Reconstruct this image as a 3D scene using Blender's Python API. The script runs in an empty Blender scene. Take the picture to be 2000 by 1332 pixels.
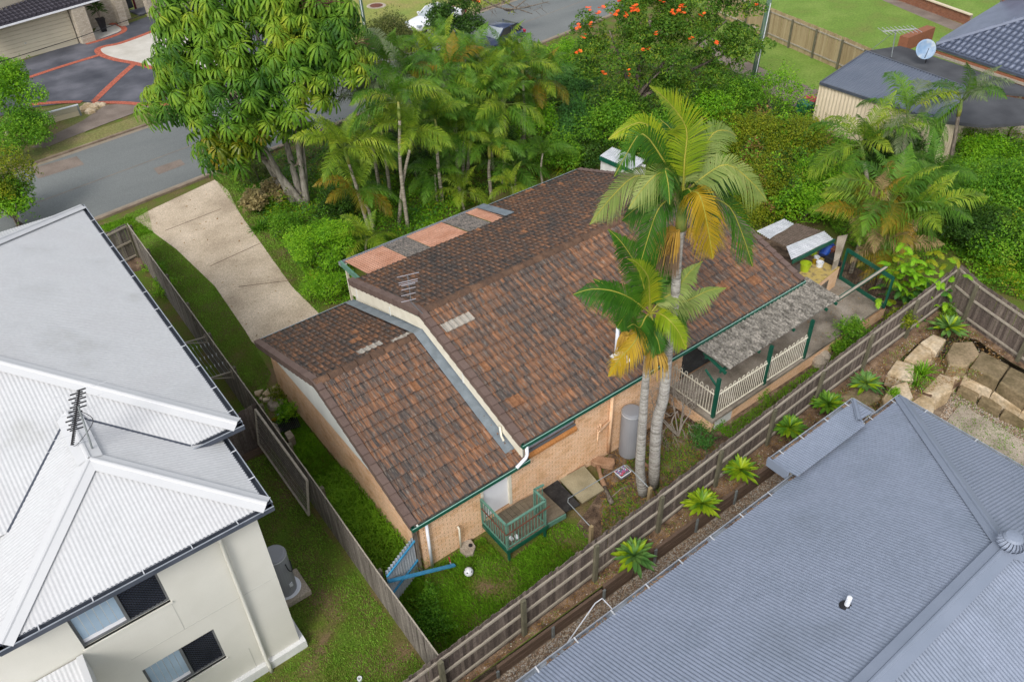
import bpy, math, random
import numpy as np
from mathutils import Vector, Matrix
random.seed(7); RNG = np.random.default_rng(7)
D = bpy.data; SC = bpy.context.scene; COL = SC.collection
R = math.radians

# ------------------------------------------------------------------ camera
F, YAW, PIT, ROL, CH = 1584.245, .940358632, .678339258, -.0377693736, 18.5
fw = np.array([math.cos(PIT)*math.cos(YAW), math.cos(PIT)*math.sin(YAW), -math.sin(PIT)])
rt = np.array([math.sin(YAW), -math.cos(YAW), 0.0]); upv = np.cross(rt, fw)
rt, upv = math.cos(ROL)*rt+math.sin(ROL)*upv, -math.sin(ROL)*rt+math.cos(ROL)*upv
cam_d = D.cameras.new('camera'); cam = D.objects.new('camera', cam_d); COL.objects.link(cam)
cam_d.sensor_width = 36; cam_d.lens = F/2000*36; cam_d.clip_end = 3000
M4 = Matrix.Identity(4)
for i in range(3):
    M4[i][0] = rt[i]; M4[i][1] = upv[i]; M4[i][2] = -fw[i]
M4[0][3], M4[1][3], M4[2][3] = 0, 0, CH
cam.matrix_world = M4
SC.camera = cam

# ------------------------------------------------------------------ sky, sun, exposure
SUN_EL, SUN_AZ = R(44), R(214)      # azimuth measured from +X towards +Y of where the light comes from
w = D.worlds.new('World'); SC.world = w; w.use_nodes = True
nt = w.node_tree; nt.nodes.clear()
o_ = nt.nodes.new('ShaderNodeOutputWorld'); b_ = nt.nodes.new('ShaderNodeBackground')
s_ = nt.nodes.new('ShaderNodeTexSky'); s_.sky_type = 'NISHITA'; s_.sun_disc = False
s_.sun_elevation = SUN_EL; s_.sun_rotation = R(90)-SUN_AZ; s_.air_density = 1.0; s_.dust_density = 2.0
h_ = nt.nodes.new('ShaderNodeHueSaturation'); h_.inputs['Saturation'].default_value = .3
nt.links.new(s_.outputs[0], h_.inputs['Color']); nt.links.new(h_.outputs[0], b_.inputs[0])
b_.inputs[1].default_value = .15; nt.links.new(b_.outputs[0], o_.inputs[0])
sun_d = D.lights.new('sun', 'SUN'); sun_d.energy = 1.2; sun_d.angle = R(20); sun_d.color = (1, .965, .92)
sun = D.objects.new('sun', sun_d); COL.objects.link(sun)
sd = Vector((math.cos(SUN_EL)*math.cos(SUN_AZ), math.cos(SUN_EL)*math.sin(SUN_AZ), math.sin(SUN_EL)))
sun.rotation_euler = sd.to_track_quat('Z', 'Y').to_euler(); sun.location = (0, 0, 40)
vs = SC.view_settings; vs.view_transform = 'Standard'; vs.look = 'None'; vs.gamma = 1; vs.use_curve_mapping = False
vs.exposure = .6
SC.cycles.max_bounces = 6; SC.cycles.diffuse_bounces = 3; SC.cycles.transmission_bounces = 4; SC.cycles.transparent_max_bounces = 6

# ------------------------------------------------------------------ photograph point -> place (used to read positions off the picture)
def ray(px, py): return fw+(px-1000)/F*rt-(py-666)/F*upv
def at(px, py, z=0.0):
    d = ray(px, py); t = (z-CH)/d[2]; return np.array([0, 0, CH])+t*d
def aty(px, py, y):
    d = ray(px, py); return np.array([0, 0, CH])+d*(y/d[1])
def atx(px, py, x):
    d = ray(px, py); return np.array([0, 0, CH])+d*(x/d[0])
def vert(base, px, py, dd=0.0):      # point seen at px,py at the horizontal view depth of base (+dd)
    h = np.array([math.cos(YAW), math.sin(YAW), 0]); k = base[0]*h[0]+base[1]*h[1]+dd
    d = ray(px, py); return np.array([0, 0, CH])+d*(k/(d@h))
def hz(base, px, py): return float(vert(base, px, py)[2])

# ------------------------------------------------------------------ materials
def mat(name, cols, scale=3.0, rough=.75, bump=0.0, bscale=40, stretch=(1, 1, 1), detail=6, isl=0.0, obr=0.0, trans=0.0, metal=0.0, spec=.3, fine=0.0, noise_w=None, rot=(0, 0, 0), contrast=None):
    m = D.materials.new(name); m.use_nodes = True; t = m.node_tree; N = t.nodes; L = t.links
    bs = N['Principled BSDF']; bs.inputs['Roughness'].default_value = rough; bs.inputs['Metallic'].default_value = metal
    bs.inputs['Specular IOR Level'].default_value = spec
    g = N.new('ShaderNodeNewGeometry'); mp = N.new('ShaderNodeMapping'); mp.inputs['Scale'].default_value = stretch; mp.inputs['Rotation'].default_value = rot
    L.new(g.outputs['Position'], mp.inputs[0])
    cols = [tuple(c)+(1,) if len(c) == 3 else c for c in cols]
    if len(cols) == 1: cols = cols*2
    nz = N.new('ShaderNodeTexNoise'); nz.inputs['Scale'].default_value = scale; nz.inputs['Detail'].default_value = detail
    L.new(mp.outputs[0], nz.inputs['Vector'])
    fac = nz.outputs[0]
    mr = N.new('ShaderNodeMapRange'); lo, hi = contrast or (.32, .68)
    mr.inputs[1].default_value = lo; mr.inputs[2].default_value = hi; L.new(fac, mr.inputs[0]); fac = mr.outputs[0]
    if isl or obr:
        a = N.new('ShaderNodeMath'); a.operation = 'MULTIPLY_ADD'; a.inputs[1].default_value = isl or obr
        if isl: src = g.outputs['Random Per Island']
        else: src = N.new('ShaderNodeObjectInfo').outputs['Random']
        L.new(src, a.inputs[0])
        b = N.new('ShaderNodeMath'); b.operation = 'MULTIPLY'; b.inputs[1].default_value = 1-(isl or obr)
        L.new(fac, b.inputs[0]); L.new(b.outputs[0], a.inputs[2]); fac = a.outputs[0]
    cr = N.new('ShaderNodeValToRGB'); e = cr.color_ramp.elements
    e[0].color = cols[0]; e[1].color = cols[-1]
    for i, c in enumerate(cols[1:-1]):
        el = e.new((i+1)/(len(cols)-1)); el.color = c
    L.new(fac, cr.inputs[0]); c_out = cr.outputs[0]
    if fine:
        n2 = N.new('ShaderNodeTexNoise'); n2.inputs['Scale'].default_value = bscale; n2.inputs['Detail'].default_value = 4
        L.new(g.outputs['Position'], n2.inputs['Vector'])
        m2 = N.new('ShaderNodeMapRange'); m2.inputs[1].default_value = .3; m2.inputs[2].default_value = .7
        m2.inputs[3].default_value = 1-fine; m2.inputs[4].default_value = 1+fine; L.new(n2.outputs[0], m2.inputs[0])
        v = N.new('ShaderNodeVectorMath'); v.operation = 'SCALE'; L.new(c_out, v.inputs[0]); L.new(m2.outputs[0], v.inputs['Scale']); c_out = v.outputs[0]
    L.new(c_out, bs.inputs['Base Color'])
    if bump:
        n3 = N.new('ShaderNodeTexNoise'); n3.inputs['Scale'].default_value = bscale; n3.inputs['Detail'].default_value = 5
        L.new(mp.outputs[0], n3.inputs['Vector'])
        bp = N.new('ShaderNodeBump'); bp.inputs['Strength'].default_value = bump; bp.inputs['Distance'].default_value = .02
        L.new(n3.outputs[0], bp.inputs['Height']); L.new(bp.outputs[0], bs.inputs['Normal'])
    if trans:
        tr = N.new('ShaderNodeBsdfTranslucent'); mx = N.new('ShaderNodeMixShader'); mx.inputs[0].default_value = trans
        L.new(c_out, tr.inputs[0]); L.new(bs.outputs[0], mx.inputs[1]); L.new(tr.outputs[0], mx.inputs[2])
        L.new(mx.outputs[0], N['Material Output'].inputs[0])
    return m

def tile_mat(name, kind):
    # streaked terracotta: a tone for each tile roll and streaks that run down the slope
    m = D.materials.new(name); m.use_nodes = True; t = m.node_tree; N = t.nodes; L = t.links
    bs = N['Principled BSDF']; bs.inputs['Roughness'].default_value = .85; bs.inputs['Specular IOR Level'].default_value = .2
    g = N.new('ShaderNodeNewGeometry')
    def noise(stretch, scale, det=4, w=0):
        mp = N.new('ShaderNodeMapping'); mp.inputs['Scale'].default_value = stretch; mp.inputs['Location'].default_value = (w, w, 0)
        L.new(g.outputs['Position'], mp.inputs[0]); n = N.new('ShaderNodeTexNoise'); n.inputs['Scale'].default_value = scale; n.inputs['Detail'].default_value = det
        L.new(mp.outputs[0], n.inputs['Vector']); return n.outputs[0]
    sep = N.new('ShaderNodeSeparateXYZ'); L.new(g.outputs['Position'], sep.inputs[0])
    def cell(out, size, off):
        a = N.new('ShaderNodeMath'); a.operation = 'MULTIPLY_ADD'; a.inputs[1].default_value = 1/size; a.inputs[2].default_value = off; L.new(out, a.inputs[0])
        f = N.new('ShaderNodeMath'); f.operation = 'FLOOR'; L.new(a.outputs[0], f.inputs[0]); return f.outputs[0]
    cx = cell(sep.outputs[0], .1, 0); cy = cell(sep.outputs[1], .3167, -.11)
    cv = N.new('ShaderNodeCombineXYZ'); L.new(cx, cv.inputs[0]); L.new(cy, cv.inputs[1])
    wn = N.new('ShaderNodeTexWhiteNoise'); wn.noise_dimensions = '2D'; L.new(cv.outputs[0], wn.inputs['Vector'])
    st = noise((24, 2.4, 2.4), 1.2, 5); big = noise((1, 1, 1), .55, 3, 11)
    def lin(a, ka, b, kb):
        x = N.new('ShaderNodeMath'); x.operation = 'MULTIPLY'; x.inputs[1].default_value = ka; L.new(a, x.inputs[0])
        y = N.new('ShaderNodeMath'); y.operation = 'MULTIPLY_ADD'; y.inputs[1].default_value = kb; L.new(b, y.inputs[0]); L.new(x.outputs[0], y.inputs[2]); return y.outputs[0]
    s1 = lin(wn.outputs['Value'], .24, st, .98); s2 = lin(s1, 1.0, big, .45)
    mr = N.new('ShaderNodeMapRange'); mr.inputs[1].default_value = .48; mr.inputs[2].default_value = 1.24; L.new(s2, mr.inputs[0])
    cr = N.new('ShaderNodeValToRGB'); E_ = cr.color_ramp.elements
    pal = [(0, (.05, .044, .042)), (.2, (.072, .062, .057)), (.36, (.105, .08, .068)), (.5, (.15, .088, .06)), (.66, (.235, .115, .062)), (.84, (.34, .165, .085)), (1, (.34, .27, .21))]
    E_[0].color = pal[0][1]+(1,); E_[1].position = 1; E_[1].color = pal[-1][1]+(1,)
    for p, c in pal[1:-1]: el = E_.new(p); el.color = c+(1,)
    L.new(mr.outputs[0], cr.inputs[0])
    gr = noise((22, 4, 4), 1.6, 6, 5); gm = N.new('ShaderNodeMapRange'); gm.inputs[1].default_value = .54; gm.inputs[2].default_value = .72; gm.inputs[4].default_value = .75
    L.new(gr, gm.inputs[0]); mx = N.new('ShaderNodeMix'); mx.data_type = 'RGBA'; L.new(gm.outputs[0], mx.inputs['Factor']); L.new(cr.outputs[0], mx.inputs[6]); mx.inputs[7].default_value = (.25, .22, .185, 1)
    L.new(mx.outputs[2], bs.inputs['Base Color'])
    bp = N.new('ShaderNodeBump'); bp.inputs['Strength'].default_value = .25; bp.inputs['Distance'].default_value = .01; L.new(gr, bp.inputs['Height']); L.new(bp.outputs[0], bs.inputs['Normal'])
    return m

MT = {}
def M(k): return MT[k]
MT['tile'] = tile_mat('terracotta_tile', 0)
MT['tile_orange'] = mat('terracotta_bright', [(0.186, 0.081, 0.037), (0.279, 0.136, 0.068)], 12, .85, .2, fine=.2)
MT['tile_pale'] = mat('unglazed_new_tile', [(.24, .23, .2), (.38, .35, .3), (.33, .27, .21)], 9, .8, .15, stretch=(3, 1, 1))
MT['ridge'] = mat('ridge_cap_clay', [(.07, .045, .033), (.12, .07, .045), (.2, .11, .065)], 5, .85, .2, obr=.45, fine=.25)
MT['verge'] = mat('verge_tile_clay', [(.12, .08, .067), (.165, .115, .095)], 5, .8, .1, obr=.5, fine=.15)
MT['brick'] = mat('apricot_brick', [(0.621, 0.364, 0.192), (0.772, 0.483, 0.279), (0.835, 0.568, 0.364), (0.728, 0.461, 0.289)], 2.2, .85, .2, isl=.38, fine=.12, bscale=25)
MT['mortar'] = mat('mortar', [(.26, .15, .08), (.34, .2, .11)], 8, .95, .3)
MT['sill'] = mat('orange_sill_brick', [(.42, .17, .05), (.52, .23, .075)], 6, .8, .1, obr=.4)
MT['green'] = mat('dark_green_paint', [(.006, .075, .047), (.009, .1, .062)], 5, .4, spec=.5)
MT['green_lt'] = mat('faded_green_paint', [(.09, .2, .15), (.14, .28, .21)], 9, .6)
MT['cream'] = mat('cream_paint', [(0.678, 0.628, 0.499), (0.778, 0.729, 0.598)], 3, .55, fine=.04)
MT['white_clad'] = mat('white_cladding', [(0.66, 0.68, 0.64), (0.78, 0.79, 0.75)], 1.5, .6, stretch=(1, 1, .2), fine=.04)
MT['white_paint'] = mat('white_paint', [(.76, .76, .78), (.82, .82, .84)], 2, .5)
MT['pvc'] = mat('white_pvc', [(.74, .76, .8), (.84, .85, .88)], 3, .4)
MT['flash'] = mat('lead_flashing', [(.17, .2, .225), (.24, .28, .31)], 4, .55, .05, metal=.2, fine=.1)
MT['fibro'] = mat('mossy_fibro_sheet', [(0.111, 0.102, 0.085), (0.17, 0.157, 0.136), (0.23, 0.212, 0.183), (0.289, 0.264, 0.23)], 7, .95, .4, detail=10, contrast=(.34, .66), fine=.6, bscale=17, stretch=(1, .5, 1))
MT['terra_sheet'] = mat('terracotta_sheet', [(0.387, 0.189, 0.117), (0.504, 0.279, 0.194)], 2, .8, fine=.15, bscale=12)
MT['dark_sheet'] = mat('weathered_grey_sheet', [(.075, .07, .065), (.16, .145, .13), (.24, .2, .17)], 7, .9, .3, fine=.25)
MT['brown_sheet'] = mat('weathered_brown_sheet', [(.10, .075, .055), (.17, .125, .095)], 7, .9, .3, fine=.2)
MT['zinc'] = mat('zinc_sheet', [(.46, .48, .5), (.66, .67, .69)], 3, .45, metal=.2, fine=.12)
MT['joint'] = mat('render_joint', [(.48, .47, .42), (.5, .49, .44)], 3, .9)
MT['white_roof'] = mat('white_steel_roof', [(0.455, 0.455, 0.445), (0.524, 0.528, 0.532), (0.556, 0.56, 0.564), (0.537, 0.537, 0.541)], .7, .5, detail=9, fine=.05, bscale=14, spec=.3, contrast=(.25, .6))
MT['white_cap'] = mat('white_steel_cap', [(0.556, 0.56, 0.568), (0.586, 0.59, 0.593)], 1.5, .45, fine=.02)
MT['blue_grey'] = mat('blue_grey_steel_roof', [(.19, .22, .275), (.22, .255, .325), (.235, .27, .345), (.205, .24, .305)], .45, .5, detail=10, fine=.08, bscale=9, spec=.3, contrast=(.28, .66))
MT['blue_grey_cap'] = mat('blue_grey_steel_cap', [(.2, .235, .3), (.23, .265, .335)], 1, .45, fine=.03)
MT['gutter_dk'] = mat('slate_gutter', [(.055, .065, .085), (.085, .095, .12)], 3, .4)
MT['gutter_lt'] = mat('pale_steel_gutter', [(.3, .33, .37), (.42, .45, .49)], 4, .4, metal=.3)
MT['render_wall'] = mat('cream_render', [(0.609, 0.592, 0.523), (0.656, 0.638, 0.569)], 1.2, .85, .05, fine=.03, bscale=60)
MT['slab_edge'] = mat('painted_slab', [(0.605, 0.605, 0.594), (0.77, 0.77, 0.748)], 2, .8, fine=.1)
MT['concrete'] = mat('mottled_concrete', [(0.253, 0.209, 0.159), (0.38, 0.323, 0.253), (0.468, 0.399, 0.316)], 1.3, .92, .35, fine=.3, bscale=30, detail=9)
MT['slab'] = mat('stained_slab', [(0.125, 0.106, 0.083), (0.25, 0.213, 0.169), (0.35, 0.306, 0.256)], 1.4, .9, .2, fine=.2, bscale=22)
MT['drive'] = mat('exposed_drive_concrete', [(0.406, 0.323, 0.233), (0.525, 0.428, 0.315), (0.601, 0.495, 0.375)], .7, .92, .35, fine=.32, bscale=28, detail=9)
MT['asphalt'] = mat('grey_asphalt', [(0.139, 0.151, 0.149), (0.169, 0.18, 0.175), (0.186, 0.198, 0.192)], .35, .93, .3, fine=.2, bscale=30, detail=9, stretch=(.3, 1, 1), rot=(0, 0, R(-8)))
MT['kerb'] = mat('kerb_concrete', [(0.18, 0.132, 0.096), (0.288, 0.228, 0.168)], 2, .9, .2, fine=.2)
MT['gutter_pan'] = mat('kerb_channel', [(.24, .2, .15), (.3, .25, .19)], 2, .9, .2, fine=.2)
MT['path'] = mat('footpath_asphalt', [(0.168, 0.132, 0.108), (0.252, 0.204, 0.168)], 1, .92, .3, fine=.25)
MT['blue_drive'] = mat('charcoal_stencil_concrete', [(0.05, 0.053, 0.066), (0.085, 0.088, 0.104), (0.147, 0.147, 0.169)], .45, .8, .2, fine=.15)
MT['red_band'] = mat('red_brick_band', [(.33, .085, .05), (.45, .13, .08)], 7, .85, .1, fine=.3, bscale=14)
MT['pale_oval'] = mat('pale_pebble_concrete', [(.47, .44, .38), (.58, .55, .49)], 1, .9, .2, fine=.12)
MT['soil'] = mat('bark_soil', [(0.052, 0.034, 0.022), (0.13, 0.086, 0.056), (0.221, 0.156, 0.104)], 3, .97, .8, fine=.45, bscale=30, detail=9)
MT['soil_red'] = mat('leafy_soil', [(0.083, 0.049, 0.03), (0.194, 0.123, 0.075), (0.299, 0.202, 0.128)], 3, .97, .8, fine=.45, bscale=30, detail=9)
MT['gravel_bed'] = mat('gravel_bed', [(.16, .12, .085), (.32, .25, .18)], 4, .95, .8, fine=.4, bscale=30)
MT['pebble'] = mat('river_pebble', [(.14, .08, .05), (.32, .2, .12), (.44, .35, .25), (.56, .5, .42), (.28, .27, .26)], 5, .8, isl=.9)
MT['lawn'] = mat('lawn_earth', [(.17, .115, .06), (.12, .11, .03), (.10, .135, .016), (.09, .16, .014)], 1.1, .95, .6, fine=.4, bscale=26, detail=9)
MT['lawn_far'] = mat('mown_lawn', [(0.163, 0.199, 0.042), (0.141, 0.234, 0.033), (0.194, 0.275, 0.053)], .35, .95, .4, fine=.25, bscale=9, detail=8)
MT['lawn_dry'] = mat('dry_verge', [(.25, .19, .10), (.19, .18, .06), (.15, .19, .05)], .5, .95, .4, fine=.3, bscale=10, detail=8)
MT['lawn_dry2'] = mat('dry_mown_lawn', [(.30, .25, .09), (.24, .26, .06), (.19, .25, .05)], .4, .95, .4, fine=.25, bscale=9, detail=8)
MT['blade'] = mat('grass_blade', [(0.252, 0.23, 0.053), (0.169, 0.3, 0.028), (0.23, 0.434, 0.038), (0.337, 0.53, 0.072)], .6, .6, isl=.45, trans=.3)
MT['blade_dk'] = mat('lush_grass_blade', [(0.237, 0.237, 0.021), (0.137, 0.291, 0.015), (0.181, 0.4, 0.018), (0.272, 0.51, 0.028)], 1, .6, isl=.5, trans=.3, spec=.2)
MT['timber_grey'] = mat('weathered_paling', [(0.105, 0.091, 0.076), (0.185, 0.162, 0.139), (0.296, 0.265, 0.228)], 2, .92, .35, obr=.5, stretch=(6, 6, .7), fine=.25, bscale=20)
MT['timber_dark'] = mat('dark_weathered_paling', [(0.066, 0.051, 0.043), (0.131, 0.103, 0.087), (0.237, 0.193, 0.158)], 2, .92, .35, obr=.62, stretch=(6, 6, .6), fine=.3, bscale=20)
MT['rail'] = mat('pale_weathered_rail', [(0.282, 0.246, 0.193), (0.446, 0.394, 0.32)], 2, .9, .25, obr=.4, stretch=(.7, 4, 4), fine=.22)
MT['post'] = mat('treated_post', [(.10, .095, .06), (.17, .155, .105)], 3, .9, .25, stretch=(4, 4, .8), fine=.2)
MT['new_pine'] = mat('new_pine_paling', [(.26, .19, .10), (.36, .275, .155), (.42, .33, .2)], 2, .9, .1, obr=.65, stretch=(5, 5, .6), fine=.12)
MT['sleeper'] = mat('brown_sleeper', [(.12, .078, .054), (.19, .13, .095)], 1.5, .9, .3, obr=.4, stretch=(1, 6, 8), fine=.2)
MT['steel'] = mat('galvanised_steel', [(.22, .24, .24), (.34, .37, .37)], 4, .5, metal=.4)
MT['sandstone'] = mat('sandstone', [(0.298, 0.21, 0.114), (0.48, 0.359, 0.215), (0.599, 0.491, 0.348), (0.359, 0.298, 0.215)], 1.6, .92, .6, obr=.3, fine=.22, bscale=12, detail=9)
MT['sandstone_dk'] = mat('stained_sandstone', [(0.124, 0.097, 0.048), (0.235, 0.179, 0.103), (0.359, 0.269, 0.166)], 2, .92, .6, obr=.4, fine=.25, bscale=12, detail=9)
MT['heater'] = mat('grey_steel_tank', [(.245, .25, .265), (.275, .28, .295)], 2, .42, spec=.4)
MT['plastic_black'] = mat('black_plastic', [(.012, .012, .014), (.025, .025, .028)], 4, .5)
MT['plastic_lime'] = mat('lime_plastic', [(.38, .5, .02), (.45, .58, .04)], 3, .4)
MT['plastic_white'] = mat('white_plastic', [(.65, .66, .68), (.75, .76, .78)], 3, .4)
MT['plastic_blue'] = mat('blue_plastic', [(.01, .03, .2), (.02, .08, .35)], 3, .5)
MT['blue_paint'] = mat('faded_blue_paint', [(.03, .22, .42), (.07, .32, .52)], 4, .6, fine=.15)
MT['rust'] = mat('rusty_steel', [(.1, .035, .02), (.17, .06, .035)], 6, .8)
MT['alu'] = mat('aluminium', [(.5, .48, .52), (.62, .6, .63)], 4, .4, metal=.5)
MT['deck'] = mat('timber_deck', [(.1, .08, .055), (.2, .165, .115)], 2, .9, .3, obr=.5, stretch=(1, 6, 1), fine=.2)
MT['deck_dk'] = mat('charred_dark_mat', [(.018, .017, .017), (.05, .048, .046)], 5, .9, .3, fine=.3)
MT['ply'] = mat('weathered_ply', [(0.247, 0.215, 0.13), (0.364, 0.319, 0.208)], 2, .9, .2, fine=.2)
MT['log'] = mat('cut_log', [(.26, .145, .08), (.38, .23, .14)], 4, .9, .4, fine=.25, stretch=(1, 1, 1))
MT['frame_grey'] = mat('grey_window_frame', [(.11, .115, .12), (.15, .155, .16)], 3, .45)
MT['mesh_dark'] = mat('dark_fly_mesh', [(.035, .045, .07), (.055, .065, .095)], 3, .6)
MT['blind'] = mat('pale_blue_blind', [(.30, .40, .50), (.36, .47, .57)], 2, .5)
MT['dark_glass'] = mat('dark_glass', [(.02, .025, .03), (.04, .045, .05)], 2, .08, spec=.6)
MT['pale_glass'] = mat('painted_reflection_glass', [(.28, .32, .34), (.42, .46, .48)], 2, .15, spec=.6)  # pale base colour stands in for reflections on panes and windscreens
MT['white_car'] = mat('white_car_paint', [(.72, .73, .75), (.76, .77, .79)], 2, .15, spec=.6)
MT['blue_car'] = mat('dark_blue_car_paint', [(.03, .045, .09), (.05, .07, .13)], 2, .2, spec=.6)
MT['tyre'] = mat('tyre_rubber', [(.015, .015, .015), (.03, .03, .03)], 4, .9)
MT['dark_tile'] = mat('dark_cement_tile', [(0.035, 0.032, 0.042), (0.07, 0.064, 0.08)], 5, .7, .1, isl=.4, fine=.15)
MT['blue_tile'] = mat('slate_blue_tile', [(.09, .11, .165), (.14, .165, .235)], 2, .45, .1, isl=.35, fine=.1, spec=.5)
MT['white_brick'] = mat('cream_brick', [(.36, .31, .24), (.52, .46, .37)], 4, .85, .1, isl=.7)
MT['grey_mortar'] = mat('grey_mortar', [(.2, .175, .15), (.26, .23, .2)], 5, .95)
MT['garage'] = mat('beige_garage_door', [(.46, .41, .31), (.5, .45, .34)], 1, .6)
MT['garage2'] = mat('beige_wall_cladding', [(0.616, 0.517, 0.374), (0.682, 0.583, 0.429)], 1, .6, fine=.04)
MT['red_brick'] = mat('red_brown_brick', [(.2, .075, .04), (.30, .125, .065)], 5, .85, .1, isl=.6, fine=.15)
MT['red_trim'] = mat('red_brown_trim', [(.14, .03, .02), (.18, .045, .03)], 4, .6)
MT['door_red'] = mat('maroon_door', [(.06, .008, .015), (.085, .012, .02)], 4, .4)
MT['roof_dark'] = mat('bitumen_roof', [(.05, .052, .058), (.085, .088, .095)], 1, .85, .1, fine=.12)
MT['shed_roof'] = mat('ironstone_steel_roof', [(.105, .125, .165), (.13, .15, .19)], 1, .5, fine=.05)
MT['dish'] = mat('blue_painted_dish', [(.16, .27, .42), (.25, .34, .46), (.55, .56, .5)], 2.2, .4, contrast=(.35, .75))
MT['bin_red'] = mat('red_bin_lid', [(.45, .02, .05), (.55, .03, .07)], 4, .5)
MT['bin_green'] = mat('green_bin', [(.02, .16, .09), (.03, .2, .12)], 4, .5)
# plants
def leafm(name, cols, isl=.6, trans=.3, rough=.5, scale=.8, spec=.22): return mat(name, [(r_*1.22, g_, b_*.55) for r_, g_, b_ in cols], scale, rough, isl=isl, trans=trans, spec=spec, detail=3)
MT['leaf_mid'] = leafm('mid_green_leaf', [(0.025, 0.105, 0.012), (0.063, 0.22, 0.021), (0.137, 0.356, 0.034), (0.231, 0.46, 0.053)])
MT['leaf_bright'] = leafm('bright_green_leaf', [(0.037, 0.158, 0.011), (0.093, 0.296, 0.019), (0.185, 0.463, 0.029), (0.296, 0.591, 0.056)])
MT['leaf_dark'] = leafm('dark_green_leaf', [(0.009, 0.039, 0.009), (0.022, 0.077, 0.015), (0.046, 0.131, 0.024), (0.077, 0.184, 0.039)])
MT['leaf_yellow'] = leafm('yellow_green_leaf', [(.035, .09, .012), (.085, .18, .015), (.16, .26, .02), (.26, .33, .03), (.10, .2, .02)], isl=.7)
MT['leaf_olive'] = leafm('olive_grey_leaf', [(0.045, 0.083, 0.03), (0.09, 0.135, 0.053), (0.15, 0.21, 0.083)])
MT['leaf_umb'] = leafm('umbrella_leaf', [(0.014, 0.062, 0.014), (0.039, 0.133, 0.022), (0.094, 0.244, 0.033), (0.167, 0.333, 0.045), (0.289, 0.4, 0.055)], isl=.3, scale=.55)
MT['leaf_umb_y'] = leafm('umbrella_leaf_yellowing', [(0.072, 0.144, 0.014), (0.168, 0.24, 0.022), (0.36, 0.312, 0.024)], isl=.45, rough=.35, spec=.5)
MT['leaf_tulip'] = leafm('tulip_tree_leaf', [(0.019, 0.075, 0.015), (0.047, 0.15, 0.022), (0.102, 0.233, 0.037), (0.224, 0.318, 0.037)])
MT['leaf_fern'] = leafm('blue_green_fern_leaf', [(0.021, 0.103, 0.034), (0.052, 0.19, 0.061), (0.095, 0.276, 0.086)])
MT['leaf_silver'] = leafm('silver_leaf', [(.16, .18, .13), (.28, .28, .22), (.4, .38, .31)])
MT['leaf_dry'] = leafm('dry_leaf', [(.12, .07, .04), (.22, .15, .09), (.3, .24, .17)], trans=.15, rough=.8)
MT['palm_gold'] = leafm('golden_cane_frond', [(0.061, 0.155, 0.024), (0.129, 0.267, 0.034), (0.224, 0.38, 0.052), (0.362, 0.466, 0.086)], isl=.4, scale=.9)
MT['palm_mid'] = leafm('mid_green_frond', [(0.033, 0.125, 0.023), (0.075, 0.217, 0.033), (0.141, 0.316, 0.049)], isl=.4)
MT['palm_blue'] = leafm('blue_grey_frond', [(0.071, 0.129, 0.108), (0.144, 0.23, 0.201), (0.245, 0.345, 0.316)], isl=.4)
MT['palm_king'] = leafm('king_palm_frond', [(.015, .08, .012), (.035, .14, .018), (.075, .22, .03)], isl=.4)
MT['palm_lime'] = leafm('lime_palm_frond', [(.10, .22, .014), (.19, .33, .025), (.34, .42, .04)], isl=.4)
MT['palm_yel'] = leafm('yellow_palm_frond', [(0.212, 0.204, 0.017), (0.357, 0.281, 0.025), (0.425, 0.357, 0.051)], isl=.4)
MT['palm_silver'] = leafm('pale_backed_frond', [(.10, .19, .07), (.17, .28, .12), (.28, .38, .22)], isl=.4)
MT['palm_orange'] = leafm('dying_orange_frond', [(.08, .13, .02), (.2, .19, .03), (.32, .2, .03)], isl=.4)
MT['palm_dry'] = leafm('dead_grey_frond', [(.11, .085, .065), (.22, .19, .155), (.34, .31, .27)], isl=.4, trans=.1, rough=.9)
MT['rachis'] = mat('yellow_rachis', [(.22, .24, .03), (.36, .32, .05)], 3, .5)
MT['rachis_g'] = mat('green_rachis', [(.08, .13, .02), (.13, .19, .03)], 3, .5)
MT['shaft'] = mat('crownshaft', [(.12, .19, .035), (.2, .27, .06), (.34, .31, .07)], 2, .45)
MT['trunk_pale'] = mat('pale_ringed_palm_trunk', [(.19, .175, .15), (.34, .32, .285), (.44, .42, .38)], 3.5, .9, .6, stretch=(.7, .7, 6), fine=.25, bscale=20)
MT['trunk_cane'] = mat('ringed_cane_trunk', [(0.176, 0.155, 0.115), (0.311, 0.27, 0.209), (0.432, 0.392, 0.311)], 3, .9, .3, stretch=(1, 1, 6), fine=.15)
MT['trunk_grey'] = mat('pale_grey_bark', [(.16, .14, .115), (.27, .245, .205), (.36, .33, .28)], 4, .95, .4, stretch=(3, 3, .8), fine=.2)
MT['bark'] = mat('grey_brown_bark', [(.08, .062, .048), (.17, .14, .11), (.25, .21, .17)], 4, .95, .5, stretch=(3, 3, .8), fine=.2)
MT['twig'] = mat('bare_grey_twig', [(.25, .21, .17), (.42, .37, .31)], 5, .9)
MT['fruit'] = mat('golden_flower_stalks', [(.36, .2, .03), (.52, .34, .06)], 8, .7, isl=.6)
MT['fruit_brown'] = mat('spent_flower_stalks', [(.13, .085, .05), (.25, .17, .1)], 8, .8, isl=.6)
MT['flower'] = mat('orange_flower', [(.75, .07, .01), (.85, .16, .02)], 6, .6)
MT['agave'] = leafm('agave_leaf', [(0.053, 0.173, 0.03), (0.09, 0.247, 0.045), (0.173, 0.352, 0.053)], isl=.0, trans=.12, rough=.4, scale=3)
MT['agave_b'] = leafm('bluish_agave_leaf', [(0.053, 0.173, 0.068), (0.09, 0.232, 0.098), (0.15, 0.315, 0.12)], isl=.0, trans=.12, rough=.4, scale=3)
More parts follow.
